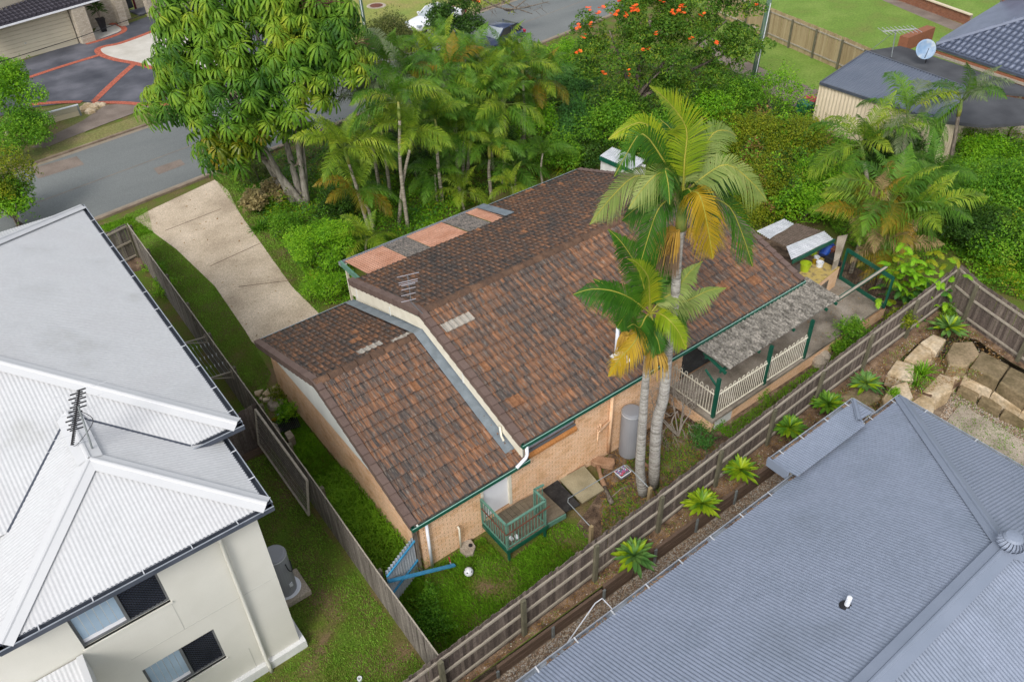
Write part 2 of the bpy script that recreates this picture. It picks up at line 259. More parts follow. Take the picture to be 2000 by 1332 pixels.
MT['agave_y'] = leafm('lime_agave_leaf', [(0.101, 0.23, 0.016), (0.189, 0.365, 0.024), (0.297, 0.459, 0.041)], isl=.0, trans=.12, rough=.4, scale=3)

# ------------------------------------------------------------------ mesh helpers
ORG = {}
def tag(o, label=None, cat=None, group=None, kind=None):
    if label: o['label'] = label
    if cat: o['category'] = cat
    if group: o['group'] = group
    if kind: o['kind'] = kind
    return o
def thing(name, label, cat, loc=(0, 0, 0), group=None):
    o = D.objects.new(name, None); COL.objects.link(o); o.location = loc; o.empty_display_size = .2
    ORG[o.name] = np.array(loc, float); return tag(o, label, cat, group)
class MB:
    def __init__(s): s.v = []; s.f = []; s.m = []
    def add(s, vs, fs, mi=0):
        n = len(s.v); s.v.extend([tuple(map(float, v)) for v in vs]); s.f.extend([tuple(i+n for i in f) for f in fs]); s.m.extend([mi]*len(fs)); return s
    def box(s, x0, x1, y0, y1, z0, z1, mi=0):
        return s.add([(x0, y0, z0), (x1, y0, z0), (x1, y1, z0), (x0, y1, z0), (x0, y0, z1), (x1, y0, z1), (x1, y1, z1), (x0, y1, z1)],
                     [(0, 3, 2, 1), (4, 5, 6, 7), (0, 1, 5, 4), (1, 2, 6, 5), (2, 3, 7, 6), (3, 0, 4, 7)], mi)
    def bar(s, p, q, wd, ht, up=(0, 0, 1), mi=0):
        p = np.array(p, float); q = np.array(q, float); d = q-p; d = d/np.linalg.norm(d); up = np.array(up, float)
        a = np.cross(d, up)
        if np.linalg.norm(a) < 1e-4: a = np.cross(d, (1, 0, 0.01))
        a /= np.linalg.norm(a); b = np.cross(a, d); a = a*wd/2; b = b*ht/2
        vs = [p-a-b, p+a-b, p+a+b, p-a+b, q-a-b, q+a-b, q+a+b, q-a+b]
        return s.add(vs, [(0, 3, 2, 1), (4, 5, 6, 7), (0, 1, 5, 4), (1, 2, 6, 5), (2, 3, 7, 6), (3, 0, 4, 7)], mi)
    def tube(s, pts, r, n=8, mi=0, cap=True):
        pts = [np.array(p, float) for p in pts]; rs = r if hasattr(r, '__len__') else [r]*len(pts); rings = []; prev = None
        for i, p in enumerate(pts):
            d = pts[min(i+1, len(pts)-1)]-pts[max(i-1, 0)]; d = d/(np.linalg.norm(d)+1e-9)
            a = np.cross(d, prev if prev is not None else ((0, 0, 1) if abs(d[2]) < .9 else (1, 0, 0)))
            if prev is not None: a = np.cross(np.cross(d, prev), d); a = prev-d*(prev@d)
            a = a/(np.linalg.norm(a)+1e-9); prev = a; b = np.cross(d, a)
            rings.append([p+rs[i]*(math.cos(2*math.pi*k/n)*a+math.sin(2*math.pi*k/n)*b) for k in range(n)])
        vs = [v for rg in rings for v in rg]; fs = []
        for i in range(len(pts)-1):
            for k in range(n):
                fs.append((i*n+k, i*n+(k+1) % n, (i+1)*n+(k+1) % n, (i+1)*n+k))
        if cap: fs.append(tuple(range(n-1, -1, -1))); fs.append(tuple((len(pts)-1)*n+k for k in range(n)))
        return s.add(vs, fs, mi)
    def lathe(s, c, prof, n=20, mi=0):
        vs = []; fs = []
        for (r, z) in prof:
            for k in range(n): a = 2*math.pi*k/n; vs.append((c[0]+r*math.cos(a), c[1]+r*math.sin(a), c[2]+z))
        for i in range(len(prof)-1):
            for k in range(n): fs.append((i*n+k, i*n+(k+1) % n, (i+1)*n+(k+1) % n, (i+1)*n+k))
        fs.append(tuple((len(prof)-1)*n+k for k in range(n))); fs.append(tuple(range(n-1, -1, -1)))
        return s.add(vs, fs, mi)
    def prism(s, poly, dz, mi=0):         # poly: list of 3-D points (top), pushed down by dz (vector or number)
        d = np.array((0, 0, -dz) if not hasattr(dz, '__len__') else dz, float); poly = [np.array(p, float) for p in poly]
        n = len(poly); vs = poly+[p+d for p in poly]
        fs = [tuple(range(n)), tuple(range(2*n-1, n-1, -1))]+[(i, i+n, (i+1) % n+n, (i+1) % n) for i in range(n)]
        return s.add(vs, fs, mi)
    def poly(s, pts, mi=0): return s.add(pts, [tuple(range(len(pts)))], mi)
    def build(s, name, m, parent=None, smooth=False, kind=None, bevel=0, label=None):
        o3 = ORG[parent.name] if parent is not None and parent.name in ORG else np.zeros(3)
        me = D.meshes.new(name); v = np.array(s.v, float).reshape(-1, 3)-o3
        me.from_pydata(v.tolist(), [], s.f); ms = m if isinstance(m, (list, tuple)) else [m]
        for x in ms: me.materials.append(MT[x] if isinstance(x, str) else x)
        if len(ms) > 1: me.polygons.foreach_set('material_index', s.m)
        if smooth: me.polygons.foreach_set('use_smooth', [True]*len(me.polygons))
        me.update(); o = D.objects.new(name, me); COL.objects.link(o)
        if parent is not None: o.parent = parent
        ORG.setdefault(o.name, o3)
        if bevel:
            b = o.modifiers.new('bevel', 'BEVEL'); b.width = bevel; b.segments = 1; b.limit_method = 'ANGLE'
        if kind: o['kind'] = kind
        if label: o['label'] = label
        return o
def npmesh(name, V, Fq, m, parent=None, kind=None, local=False, smooth=False):
    V = np.asarray(V, np.float32); Fq = np.asarray(Fq, np.int32); k = Fq.shape[1]
    if parent is not None and not local and parent.name in ORG: V = V-ORG[parent.name].astype(np.float32)
    me = D.meshes.new(name); me.vertices.add(len(V)); me.vertices.foreach_set('co', V.ravel())
    me.loops.add(Fq.size); me.loops.foreach_set('vertex_index', Fq.ravel())
    me.polygons.add(len(Fq)); me.polygons.foreach_set('loop_start', np.arange(0, Fq.size, k, dtype=np.int32))
    me.polygons.foreach_set('loop_total', np.full(len(Fq), k, dtype=np.int32))
    if smooth: me.polygons.foreach_set('use_smooth', np.ones(len(Fq), bool))
    me.update(calc_edges=True); me.materials.append(MT[m] if isinstance(m, str) else m)
    o = D.objects.new(name, me); COL.objects.link(o)
    if parent is not None: o.parent = parent
    if kind: o['kind'] = kind
    return o
def inst(src, parent, loc=(0, 0, 0), rot=(0, 0, 0), sc=1.0, m=None, name=None):
    o = D.objects.new(name or src.name.split('.')[0], src.data if not isinstance(src, bpy.types.Mesh) else src)
    COL.objects.link(o); o.parent = parent
    o3 = ORG.get(parent.name, np.zeros(3)) if parent is not None else np.zeros(3)
    o.location = tuple(np.array(loc)-o3); o.rotation_euler = rot; o.scale = (sc, sc, sc) if not hasattr(sc, '__len__') else sc
    if m: o.material_slots[0].link = 'OBJECT'; o.material_slots[0].material = MT[m]
    return o
def copy_tree(root, loc=None, rz=None, label=None):
    r = root.copy(); COL.objects.link(r)
    if loc is not None: r.location = loc
    if rz is not None: r.rotation_euler = (0, 0, rz)
    if label: r['label'] = label
    for ch in root.children:
        c = ch.copy(); COL.objects.link(c); c.parent = r
        for g in ch.children: d = g.copy(); COL.objects.link(d); d.parent = c
    return r
def inpoly(x, y, P):
    P = np.asarray(P)[:, :2]; n = len(P); c = np.zeros(np.shape(x), bool); j = n-1
    for i in range(n):
        xi, yi, xj, yj = P[i, 0], P[i, 1], P[j, 0], P[j, 1]
        c ^= ((yi > y) != (yj > y)) & (x < (xj-xi)*(y-yi)/(yj-yi+1e-12)+xi); j = i
    return c
def clip_line(P2, u):       # v-extents of convex polygon P2 (list of (u,v)) at given u
    vs = []
    for i in range(len(P2)):
        (u0, v0), (u1, v1) = P2[i], P2[(i+1) % len(P2)]
        if (u0-u)*(u1-u) <= 0 and abs(u1-u0) > 1e-9: vs.append(v0+(v1-v0)*(u-u0)/(u1-u0))
    return (min(vs), max(vs)) if len(vs) >= 2 else None
def corrugated(mb, P, slope_dir, pitch=.08, amp=.009, seg=6, off=.02, profile='sine', mi=0, ripple=0):
    """clip a corrugated sheet to the convex planar polygon P; ribs run along slope_dir"""
    P = [np.array(p, float) for p in P]; n = np.cross(P[1]-P[0], P[2]-P[0]); n /= np.linalg.norm(n)
    if n[2] < 0: n = -n
    v = np.array(slope_dir, float); v = v-n*(v@n); v /= np.linalg.norm(v); u = np.cross(v, n); o = P[0]
    P2 = [((p-o)@u, (p-o)@v) for p in P]; u0 = min(a for a, b in P2); u1 = max(a for a, b in P2)
    st = pitch/seg; k0 = math.ceil(u0/st); k1 = math.floor(u1/st); us = [u0+1e-6]+[k*st for k in range(k0, k1+1)]+[u1-1e-6]
    vs = []; fs = []; prev = None
    for uu in us:
        e = clip_line(P2, uu)
        if e is None: prev = None; continue
        ph = (uu/pitch) % 1
        if profile == 'sine': h = amp*math.cos(2*math.pi*ph)
        elif profile == 'crest': h = amp*(2.2*max(0, math.cos(2*math.pi*ph))**3-.5)
        elif profile == 'rib': h = amp if ph < .35 else -amp
        h += off
        a = len(vs); vs += [o+u*uu+v*e[0]+n*h, o+u*uu+v*e[1]+n*h]
        if prev is not None: fs.append((prev, a, a+1, prev+1))
        prev = a
    mb.add(vs, fs, mi); return mb
# ------------------------------------------------------------------ SETTING: ground, road, paths
def sheet(name, pts, m, kind='structure', z=None, h=0.0):
    mb = MB(); P = [tuple(p[:2])+((z if z is not None else p[2]),) for p in pts]
    if h: mb.prism(P, h)
    else: mb.poly(P)
    o = mb.build(name, m); o['kind'] = kind; return o
GZ = -.5          # lower garden strip of the grey-roofed house
PIT = -1.0        # its sunken sandstone yard
def band(a, b, w0, w1, z): # strip beside line a-b between offsets w0..w1 (left of direction positive)
    a = np.array(a[:2], float); b = np.array(b[:2], float); d = (b-a)/np.linalg.norm(b-a); n = np.array([-d[1], d[0]])
    return [(*(a+n*w0), z), (*(b+n*w0), z), (*(b+n*w1), z), (*(a+n*w1), z)]
BED = 8.86
BX = [(26.55, 6.6), (27.4, 6.4)]
# upper ground: everything behind the sleeper wall, and beyond the far side fence
mb = MB()
mb.poly([(-400, BED, 0), (19.0, BED, 0), (19.2, 9.6, 0), (19.2, 900, 0), (-400, 900, 0)])
EDGE = [tuple(at(px_, py_, 0)) for px_, py_ in ((1700, 775), (1732, 735), (1765, 695), (1800, 665), (1848, 655), (1905, 662), (1975, 708), (2035, 740), (2095, 772), (2260, 860))]
mb.poly([(19.2, 7.9, 0)]+EDGE+[(900, -60, 0), (900, 900, 0), (19.2, 900, 0)])
g = mb.build('ground', 'lawn'); g['kind'] = 'structure'
sheet('lower_ground', [(-400, -400), (900, -400), (900, 9.9), (-400, 9.9)], 'gravel_bed', z=PIT-.02)
sheet('gravel_strip', [(-60, BED-.02), (17.9, BED-.02), (17.9, 6.2), (-60, 6.2)], 'gravel_bed', z=GZ, h=.6)
# road
RA, RB = np.array([4.21, 37.71, 0]), np.array([35.1, 42.35, 0])
rd = (RB-RA)/np.linalg.norm(RB-RA); A0 = RA-rd*160; B0 = RA+rd*300; RW = 8.1
rn = np.array([-rd[1], rd[0], 0])
sheet('road', band(A0, B0, 0, RW, .012), 'asphalt')
sheet('road_seam', band(A0, B0, RW*.47, RW*.47+.05, .017), MT['tyre'] if 0 else 'kerb', kind='structure')
sheet('road_patch', [at(60, 330), at(150, 306), at(165, 322), at(75, 350)], 'path', z=.016)
sheet('road_patch', [at(300, 330), at(352, 312), at(362, 322), at(310, 342)], 'path', z=.0162)
sheet('kerb_channel_near', band(A0, B0, -.02, .33, .018), 'gutter_pan')
sheet('kerb_channel_far', band(A0, B0, RW-.3, RW, .018), 'gutter_pan')
for nm, a, b in (('kerb_near', -.17, -.02), ('kerb_far', RW, RW+.16)):
    sheet(nm, band(A0, B0, a, b, .11), 'kerb', h=.2)
def rp(s, n, z=0.0): p = RA+rd*s+rn*n; return (p[0], p[1], z)
# verges and lawns
sheet('far_verge', band(A0, B0, RW+.16, RW+1.75, .02), 'lawn_dry')
sheet('footpath', [at(60, 290), at(110, 262), at(160, 238), at(205, 207), at(300, 196), at(420, 180), at(420, 200), at(300, 208), at(215, 240), at(150, 265), at(90, 290)], 'path', z=.03)
sheet('far_lawn', band(A0+rd*176, B0, RW+1.0, RW+40, .028), 'lawn_dry2')
sheet('bank', [at(-90, 330), at(90, 292), at(160, 268), at(215, 205), at(150, 200), at(-90, 250)], 'lawn_dry', z=.016)
# driveway of the brick house
dv = [at(255, 432), at(300, 408), at(420, 352), at(445, 372), at(470, 420), at(520, 490), at(570, 560), at(622, 612), at(640, 640), at(530, 700), at(492, 668), at(480, 648), at(420, 560), at(345, 488), at(300, 455)]
sheet('driveway', dv, 'drive', z=.02)
for (a, b) in (((322, 451), (432, 408)), ((466, 560), (590, 545)), ((410, 520), (520, 470))):
    sheet('expansion_joint', band(at(*a, .024), at(*b, .024), -.02, .02, .0235), 'soil')
# neighbour's charcoal driveway with red bands
nd = [at(-40, 150), at(160, 80), at(300, 30), at(420, -10), at(620, 40), at(600, 130), at(420, 180), at(300, 208), at(205, 203), at(155, 200), at(60, 212), at(-40, 240)]
sheet('stencilled_driveway', nd, 'blue_drive', z=.034)
def ribbon(name, pts, w, m, z):
    mb = MB(); P = [np.array([p[0], p[1], z]) for p in pts]; V = []
    for i, p in enumerate(P):
        d = P[min(i+1, len(P)-1)]-P[max(i-1, 0)]; d /= np.linalg.norm(d)+1e-9; n = np.array([-d[1], d[0], 0])*w/2; V += [p-n, p+n]
    mb.add(V, [(2*i, 2*i+2, 2*i+3, 2*i+1) for i in range(len(P)-1)]); o = mb.build(name, m); o['kind'] = 'structure'; return o
def smooth(pts, n=6):
    P = [np.array(p, float) for p in pts]; out = []
    for i in range(len(P)-1):
        p0, p1, p2, p3 = P[max(i-1, 0)], P[i], P[i+1], P[min(i+2, len(P)-1)]
        for k in range(n):
            t = k/n; out.append(.5*((2*p1)+(-p0+p2)*t+(2*p0-5*p1+4*p2-p3)*t*t+(-p0+3*p1-3*p2+p3)*t**3))
    return out+[P[-1]]
oval = smooth([at(*p) for p in ((330, 48), (290, 66), (235, 86), (205, 92), (191, 99), (199, 109), (225, 118), (262, 125), (310, 137), (360, 148))])
ob = [(*p[:2], .04) for p in oval]+[(*at(480, 140)[:2], .04), (*at(480, 30)[:2], .04)]
sheet('pebble_oval', ob, 'pale_oval', z=.0385)
ribbon('red_band_oval', oval, .42, 'red_band', .043)
for pts in (((57, 153), (120, 132), (192, 110)), ((262, 127), (225, 160), (184, 200)), ((60, 206), (110, 202), (160, 201)), ((180, 203), (230, 202), (300, 206), (400, 205)), ((322, 40), (318, 32), (308, 30)), ((168, 88), (205, 78), (237, 66), (243, 58), (232, 50), (215, 48))):
    ribbon('red_band', smooth([at(*p) for p in pts], 4), .40, 'red_band', .047)
sheet('pebble_bed', smooth([at(*p) for p in ((175, 85), (205, 74), (232, 64), (237, 58), (225, 51), (190, 52))], 4), 'pebble' if 0 else 'pale_oval', z=.041)
# path and lawns on the far right
sheet('brick_path', [at(1375, 60), at(1400, 85), at(1450, 118), at(1500, 140), at(1605, 180), at(1600, 230), at(1560, 215), at(1470, 165), at(1400, 120), at(1360, 85)], 'path', z=.03)
sheet('side_lawn', [at(1360, 20), at(1500, 60), at(1700, 130), at(1640, 175), at(1600, 180), at(1500, 140), at(1420, 98)], 'lawn_far', z=.022)
sheet('neighbour_lawn', [at(1380, -90), at(2600, -90), at(2400, 200), at(1720, 175), at(1640, 133), at(1500, 72), at(1380, 22), at(1300, -10)], 'lawn_far', z=.026)
sheet('garden_bed_soil', [(3, BED+.02), (19.0, BED+.02), (19.2, 7.9)]+EDGE+[(27.4, 10), (3.2, 9.2)], 'soil_red', z=.006)
sheet('awning_ground', [(20.8, 13.5), (27, 13.5), (27, 17.5), (20.8, 17.5)], 'soil', z=.012)
sheet('patio_ground', [(9.6, 9.4), (27, 9.9), (27, 14), (12.4, 12.2), (11.0, 11.2), (9.9, 10.8)], 'soil', z=.010)

# ------------------------------------------------------------------ THE BRICK HOUSE
EY, LZ, UZ, RY = 12.07, 2.15, 2.82, 16.82       # front eave line, lower and upper eave heights, ridge line
LX0, UX0, UX1 = 5.43, 8.96, 20.95
LR, UR = 3.72, 4.46
WY = 12.25
bh = thing('brick_house', 'apricot brick house with weathered two level terracotta tiled roof in the middle', 'house', (13, 16.8, 0))
def brick_wall(mb, p0, p1, z0, z1, holes=(), proud=.006, L=.24, H=.086, j=.013, bm=0, mm=1, thick=.2, outw=None):
    p0 = np.array([p0[0], p0[1], 0.]); p1 = np.array([p1[0], p1[1], 0.]); d = p1-p0; Ln = np.linalg.norm(d); d /= Ln
    n = np.array([d[1], -d[0], 0]);
    if outw is not None and n@np.array([outw[0], outw[1], 0]) < 0: n = -n
    def wallseg(a, b, lo, hi):
        q0 = p0+d*a; q1 = p0+d*b
        mb.prism([q0+(0, 0, hi), q1+(0, 0, hi), q1-n*thick+(0, 0, hi), q0-n*thick+(0, 0, hi)], hi-lo, mm)
    xs = sorted(set([0, Ln]+[h[0] for h in holes]+[h[1] for h in holes]))
    for a, b in zip(xs[:-1], xs[1:]):
        hh = [h for h in holes if h[0] <= a+1e-6 and h[1] >= b-1e-6]
        if not hh: wallseg(a, b, z0, z1)
        else:
            h = hh[0]
            if h[2] > z0+.01: wallseg(a, b, z0, h[2])
            if h[3] < z1-.01: wallseg(a, b, h[3], z1)
    r = 0; z = z0
    while z < z1-.03:
        zt = min(z+H-j, z1-.002); s = -(r % 2)*L/2
        while s < Ln:
            a, b = max(s, 0), min(s+L-j, Ln)
            segs = [(a, b)]
            for h in holes:
                if z+H*.5 > h[2] and z+H*.5 < h[3]:
                    ns = []
                    for (u, v) in segs:
                        if v <= h[0] or u >= h[1]: ns.append((u, v))
                        else:
                            if u < h[0]-.02: ns.append((u, h[0]))
                            if v > h[1]+.02: ns.append((h[1], v))
                    segs = ns
            for (u, v) in segs:
                if v-u < .012: continue
                pr = proud+random.uniform(-.0015, .0015); A = p0+d*u+n*pr; B = p0+d*v+n*pr; A2 = p0+d*u; B2 = p0+d*v
                vs = [A+(0, 0, z), B+(0, 0, z), B+(0, 0, zt), A+(0, 0, zt), A2+(0, 0, z), B2+(0, 0, z), B2+(0, 0, zt), A2+(0, 0, zt)]
                mb.add(vs, [(0, 1, 2, 3), (3, 2, 6, 7), (0, 4, 5, 1), (0, 3, 7, 4), (1, 5, 6, 2)], bm)
            s += L
        z += H; r += 1
mb = MB()
# front wall: door opening and highlight window
brick_wall(mb, (5.75, WY), (9.02, WY), -.25, LZ-.06, holes=[(2.0, 2.95, .5, 2.2)], outw=(0, -1))
brick_wall(mb, (9.02, WY), (14.9, WY), -.25, UZ-.06, holes=[(.24, 2.02, 2.14, 2.9)], outw=(0, -1))
brick_wall(mb, (14.9, 12.8), (20.7, 12.8), .3, UZ-.06, holes=[(1.2, 3.2, .6, 2.6), (4.0, 5.2, 1.5, 2.6)], outw=(0, -1))
brick_wall(mb, (5.75, WY+.0), (5.75, 21.4), -.25, LZ+.02, outw=(-1, 0))
brick_wall(mb, (14.9, WY), (14.9, 12.8), -.25, UZ-.06, outw=(1, 0))
brick_wall(mb, (20.7, 12.8), (20.7, 21.0), -.1, UZ, outw=(1, 0))
mb.box(5.9, 20.6, 21.2, 21.4, -.2, 2.1, 0)
mb.build('brick_wall', ['brick', 'mortar'], bh, kind='stuff')
# veranda base
vb = MB()
brick_wall(vb, (15.55, 10.92), (20.3, 10.92), -.8, .5, holes=[(.12, .98, -.7, .5)], outw=(0, -1))
brick_wall(vb, (15.55, 10.92), (15.55, 12.8), -.8, .5, outw=(-1, 0))
brick_wall(vb, (20.3, 10.92), (24.9, 10.92), -.8, .5, outw=(0, -1))
vb.build('veranda_base', ['brick', 'mortar'], bh, kind='stuff')
MB().prism([(15.47, 10.82, .6), (25.0, 10.96, .6), (25.0, 14.6, .6), (20.7, 14.6, .6), (20.7, 12.79, .6), (15.47, 12.79, .6)], .1).build('veranda_floor', 'slab', bh)
for a in (15.72, 16.14):
    MB().box(a, a+.38, 10.905, 10.935, -.62, .44).build('access_panel', 'slab_edge', bh)
# gables
for nm, x, y0, y1, z0, z1, ym in (('gable_cladding', 5.60, 12.0, 21.75, LZ-.02, LR-.02, RY),):
    m_ = MB(); m_.prism([(x, y0, z0), (x, y1, z0), (x, ym, z1-.1)], (.05, 0, 0)); m_.build(nm, 'white_clad', bh)
m_ = MB(); m_.prism([(9.10, EY+.1, 2.2), (9.10, 21.45, 2.2), (9.10, 21.45, 2.93), (9.10, RY, UR-.12), (9.10, EY+.1, UZ-.12)], (.06, 0, 0)); m_.build('gable_cladding', 'cream', bh, label='cream cladding strip between the two roof levels')
m_ = MB(); m_.prism([(20.80, EY+.1, 2.2), (20.80, 23.2, 2.2), (20.80, 23.2, 2.5), (20.80, RY, UR-.12), (20.80, EY+.1, UZ-.12)], (-.06, 0, 0)); m_.build('gable_cladding', 'cream', bh)
# roofs
SLF = math.atan2(UR-UZ, RY-EY); SLL = math.atan2(LR-LZ, RY-EY); BSL = .30; SLB = math.atan(BSL)
TW = .2
prof = [(0, .026), (.03, .03), (.055, .006), (.1, .0), (.15, .002), (.175, .016), (.2, .026)]
def tile_geom():
    V = []; Fc = []; n = len(prof)
    for y, lift in ((0, .056), (.345, .010)):
        for x, h in prof: V.append((x, y, h+lift))
    for x, h in prof: V.append((x, 0.002, h+.008))
    for i in range(n-1): Fc.append((i, i+1, n+i+1, n+i)); Fc.append((2*n+i, 2*n+i+1, i+1, i))
    Fc.append((0, n, n, 2*n)) if 0 else None
    return np.array(V), [f for f in Fc]
TV, TF = tile_geom()
def tile_mesh(mt='tile'):
    me = D.meshes.new('roof_tile'); me.from_pydata(TV.tolist(), [], TF); me.materials.append(MT[mt]); me.update(); return me
def slope_frame(front, x0, ez, th, ey):
    # origin at the eave, u along eave, v up the slope, n normal
    if front: return np.array([x0, ey, ez]), np.array([1., 0, 0]), np.array([0, math.cos(th), math.sin(th)]), (th, 0, 0)
    return np.array([x0, ey, ez]), np.array([-1., 0, 0]), np.array([0, -math.cos(th), math.sin(th)]), (th, 0, math.pi)
def make_roof(name, x0, x1, ez, rz, th_f, back_eave, ind_cols, label):
    rf = MB(); zb = rz-BSL*(back_eave-RY) if name == 'u' else rz-(back_eave-RY)*math.tan(th_f)
    rf.prism([(x0+.03, EY+.02, ez-.02), (x1-.03, EY+.02, ez-.02), (x1-.03, RY, rz-.02), (x0+.03, RY, rz-.02)], .05)
    if name == 'u':
        zc = rz-BSL*(21.42-RY)
        rf.prism([(x0+.03, RY, rz-.021), (15.6, RY, rz-.021), (15.6, 21.42, zc-.02), (x0+.03, 21.42, zc-.02)], .05)
        rf.prism([(15.602, RY, rz-.021), (x1-.03, RY, rz-.021), (x1-.03, back_eave, zb-.02), (15.602, back_eave, zb-.02)], .05)
    else: rf.prism([(x0+.03, RY, rz-.021), (x1-.03, RY, rz-.021), (x1-.03, back_eave, zb-.02), (x0+.03, back_eave, zb-.02)], .05)
    ro = rf.build('roof', 'dark_sheet', bh, label=label)
    thb = math.atan2(rz-zb, back_eave-RY); tm = tile_mesh(); V = []; Fs = []
    ncol = int(round((x1-x0)/TW)); wsc = (x1-x0)/(ncol*TW)
    for front in (True, False):
        th = th_f if front else thb; Ls = math.hypot(RY-EY, rz-ez) if front else math.hypot(back_eave-RY, rz-zb)
        nr = int(round(Ls/.335)); gsc = Ls/nr/.335
        o, u, v, rot = slope_frame(front, x0 if front else x1, ez if front else zb, th, EY if front else back_eave)
        n = np.cross(u, v)
        if name == 'u' and not front: ys = [(0, nr)]
        for r_ in range(nr):
            for c in range(ncol):
                if name == 'u' and not front:
                    xw = x1-(c+.5)*TW*wsc                       # left part of the rear slope stops short of the lean-to sheets
                    if xw < 15.6 and (r_+.5)*.335*gsc < (back_eave-21.45)/math.cos(th): continue
                p = o+u*(c*TW*wsc)+v*(r_*.335*gsc); jit = random.uniform(-.004, .004)
                key = (name, front, r_, c)
                if front and c < ind_cols:
                    t = inst(tm, ro, p+n*jit, rot, (wsc, gsc, 1), name='roof_tile')
                    mm_ = SPECIAL.get(key)
                    if mm_: t.material_slots[0].link = 'OBJECT'; t.material_slots[0].material = MT[mm_]
                    continue
                if key in SPECIAL:
                    t = inst(tm, ro, p+n*jit, rot, (wsc, gsc, 1), m=SPECIAL[key], name='roof_tile'); continue
                pts = p+np.outer(TV[:, 0]*wsc, u)+np.outer(TV[:, 1]*gsc, v)+np.outer(TV[:, 2]+jit, n)
                Fs.append(np.array(TF)+len(V)*len(TV)); V.append(pts)
    npmesh('roof_tile', np.concatenate(V), np.concatenate(Fs), 'tile', ro, kind='stuff')
    return ro, zb, thb
SPECIAL = {}
for c in range(1, 6): SPECIAL[('u', True, 12, c)] = 'tile_pale'
SPECIAL[('l', True, 10, 11)] = 'tile_orange'
for c, r_ in ((1, 14), (2, 14), (3, 14), (4, 14), (6, 13), (7, 13), (8, 13), (9, 13)): SPECIAL[('l', False, r_, c)] = 'tile_pale'
for c, r_ in ((6, 8), (8, 10), (7, 10)): SPECIAL[('l', False, r_, c)] = 'tile_orange'
for c, r_ in ((2, 3), (3, 3), (2, 7), (36, 4), (50, 2), (51, 2), (56, 3), (54, 6), (45, 3), (27, 1)): SPECIAL[('u', True, r_, c)] = 'tile_orange'
for c, r_ in ((10, 0), (13, 0), (14, 0), (25, 1), (22, 9), (33, 6), (8, 2), (30, 12)): SPECIAL[('u', False, r_, c)] = 'tile_orange'
low, lzb, lth = make_roof('l', LX0+.1, UX0+.12, LZ, LR, SLL, 21.6, 18, 'lower roof over the garage end')
upr, uzb, uth = make_roof('u', UX0+.1, UX1-.1, UZ, UR, SLF, 23.3, 2, 'upper main roof')
# ridge caps
def cap_mesh(L=.42, w=.15, drop=.055):
    pr = [(-w, -drop), (-w*.75, -drop*.2), (-w*.3, .03), (0, .04), (w*.3, .03), (w*.75, -drop*.2), (w, -drop)]
    V = []; Fc = []; n = len(pr)
    for x, s in ((0, 1.12), (L, .94)):
        for y, z in pr: V.append((x, y*s, z*s+(.022 if x == 0 else 0)))
    V += [(0, y*.7, -drop) for y, z in pr]
    for i in range(n-1): Fc.append((i, i+1, n+i+1, n+i)); Fc.append((2*n+i, 2*n+i+1, i+1, i))
    me = D.meshes.new('ridge_cap'); me.from_pydata(V, [], Fc); me.materials.append(MT['ridge']); me.update(); return me
cm = cap_mesh()
for ro, x0, x1, z in ((low, LX0+.05, UX0+.05, LR), (upr, UX0+.2, UX1-.1, UR)):
    n = int((x1-x0)/.4)
    for i in range(n): inst(cm, ro, (x0+i*(x1-x0)/n, RY, z+.05), (0, 0, random.uniform(-.02, .02)), name='ridge_cap')
# verge tiles: an L shaped tile for every course
def verge_mesh(side):
    mb = MB(); w = .21*side
    for (xa, xb, z0, z1) in ((min(0, w), max(0, w), .055, .085), (min(0, .03*side), max(0, .03*side), -.13, .055)):
        mb.add([(xa, 0, z0+.024), (xb, 0, z0+.024), (xb, .36, z0-.014), (xa, .36, z0-.014), (xa, 0, z1+.024), (xb, 0, z1+.024), (xb, .36, z1-.014), (xa, .36, z1-.014)],
               [(0, 3, 2, 1), (4, 5, 6, 7), (0, 1, 5, 4), (1, 2, 6, 5), (2, 3, 7, 6), (3, 0, 4, 7)])
    me = D.meshes.new('verge_tile'); me.from_pydata(mb.v, [], mb.f); me.materials.append(MT['verge']); me.update(); return me
vmL, vmR = verge_mesh(1), verge_mesh(-1)
for ro, x, ez, rz, be, zb, left in ((low, LX0, LZ, LR, 21.6, lzb, True), (upr, UX0, UZ, UR, 23.3, uzb, True), (upr, UX1, UZ, UR, 23.3, uzb, False)):
    for front in (True, False):
        ye, ze = (EY, ez) if front else (be, zb)
        if ro is upr and left and not front: ye = 21.5; ze = UR-BSL*(21.5-RY)
        Ls = math.hypot(RY-ye, rz-ze); th = math.atan2(rz-ze, abs(RY-ye)); n = int(round(Ls/.335))
        s = 1 if front else -1
        for i in range(n):
            t = i/n; mesh = (vmL if left else vmR) if front else (vmR if left else vmL)
            inst(mesh, ro, (x, ye+(RY-ye)*t, ze+(rz-ze)*t), (th, 0, 0 if front else math.pi), name='verge_tile')
# barge boards under the verge
def barge(x, dx, ye, ze, rz, m, lab=None, drop=(.12, .34)):
    mb = MB(); mb.prism([(x, ye, ze-drop[0]), (x, RY, rz-drop[0]), (x, RY, rz-drop[1]), (x, ye, ze-drop[1])], (dx, 0, 0)); mb.build('barge_board', m, bh, label=lab)
barge(LX0+.035, .03, EY, LZ+.06, LR, 'green', None, (.13, .19)); barge(LX0+.035, .03, 21.6, lzb+.06, LR, 'green', None, (.13, .19))
barge(UX0+.035, .03, EY, UZ+.06, UR, 'cream', None, (.13, .56)); barge(UX0+.035, .03, 21.5, UR-BSL*(21.5-RY)+.06, UR, 'cream', None, (.18, .60))
barge(UX0+.028, .03, 21.5, UR-BSL*(21.5-RY)+.06, UR, 'green', None, (.12, .178))
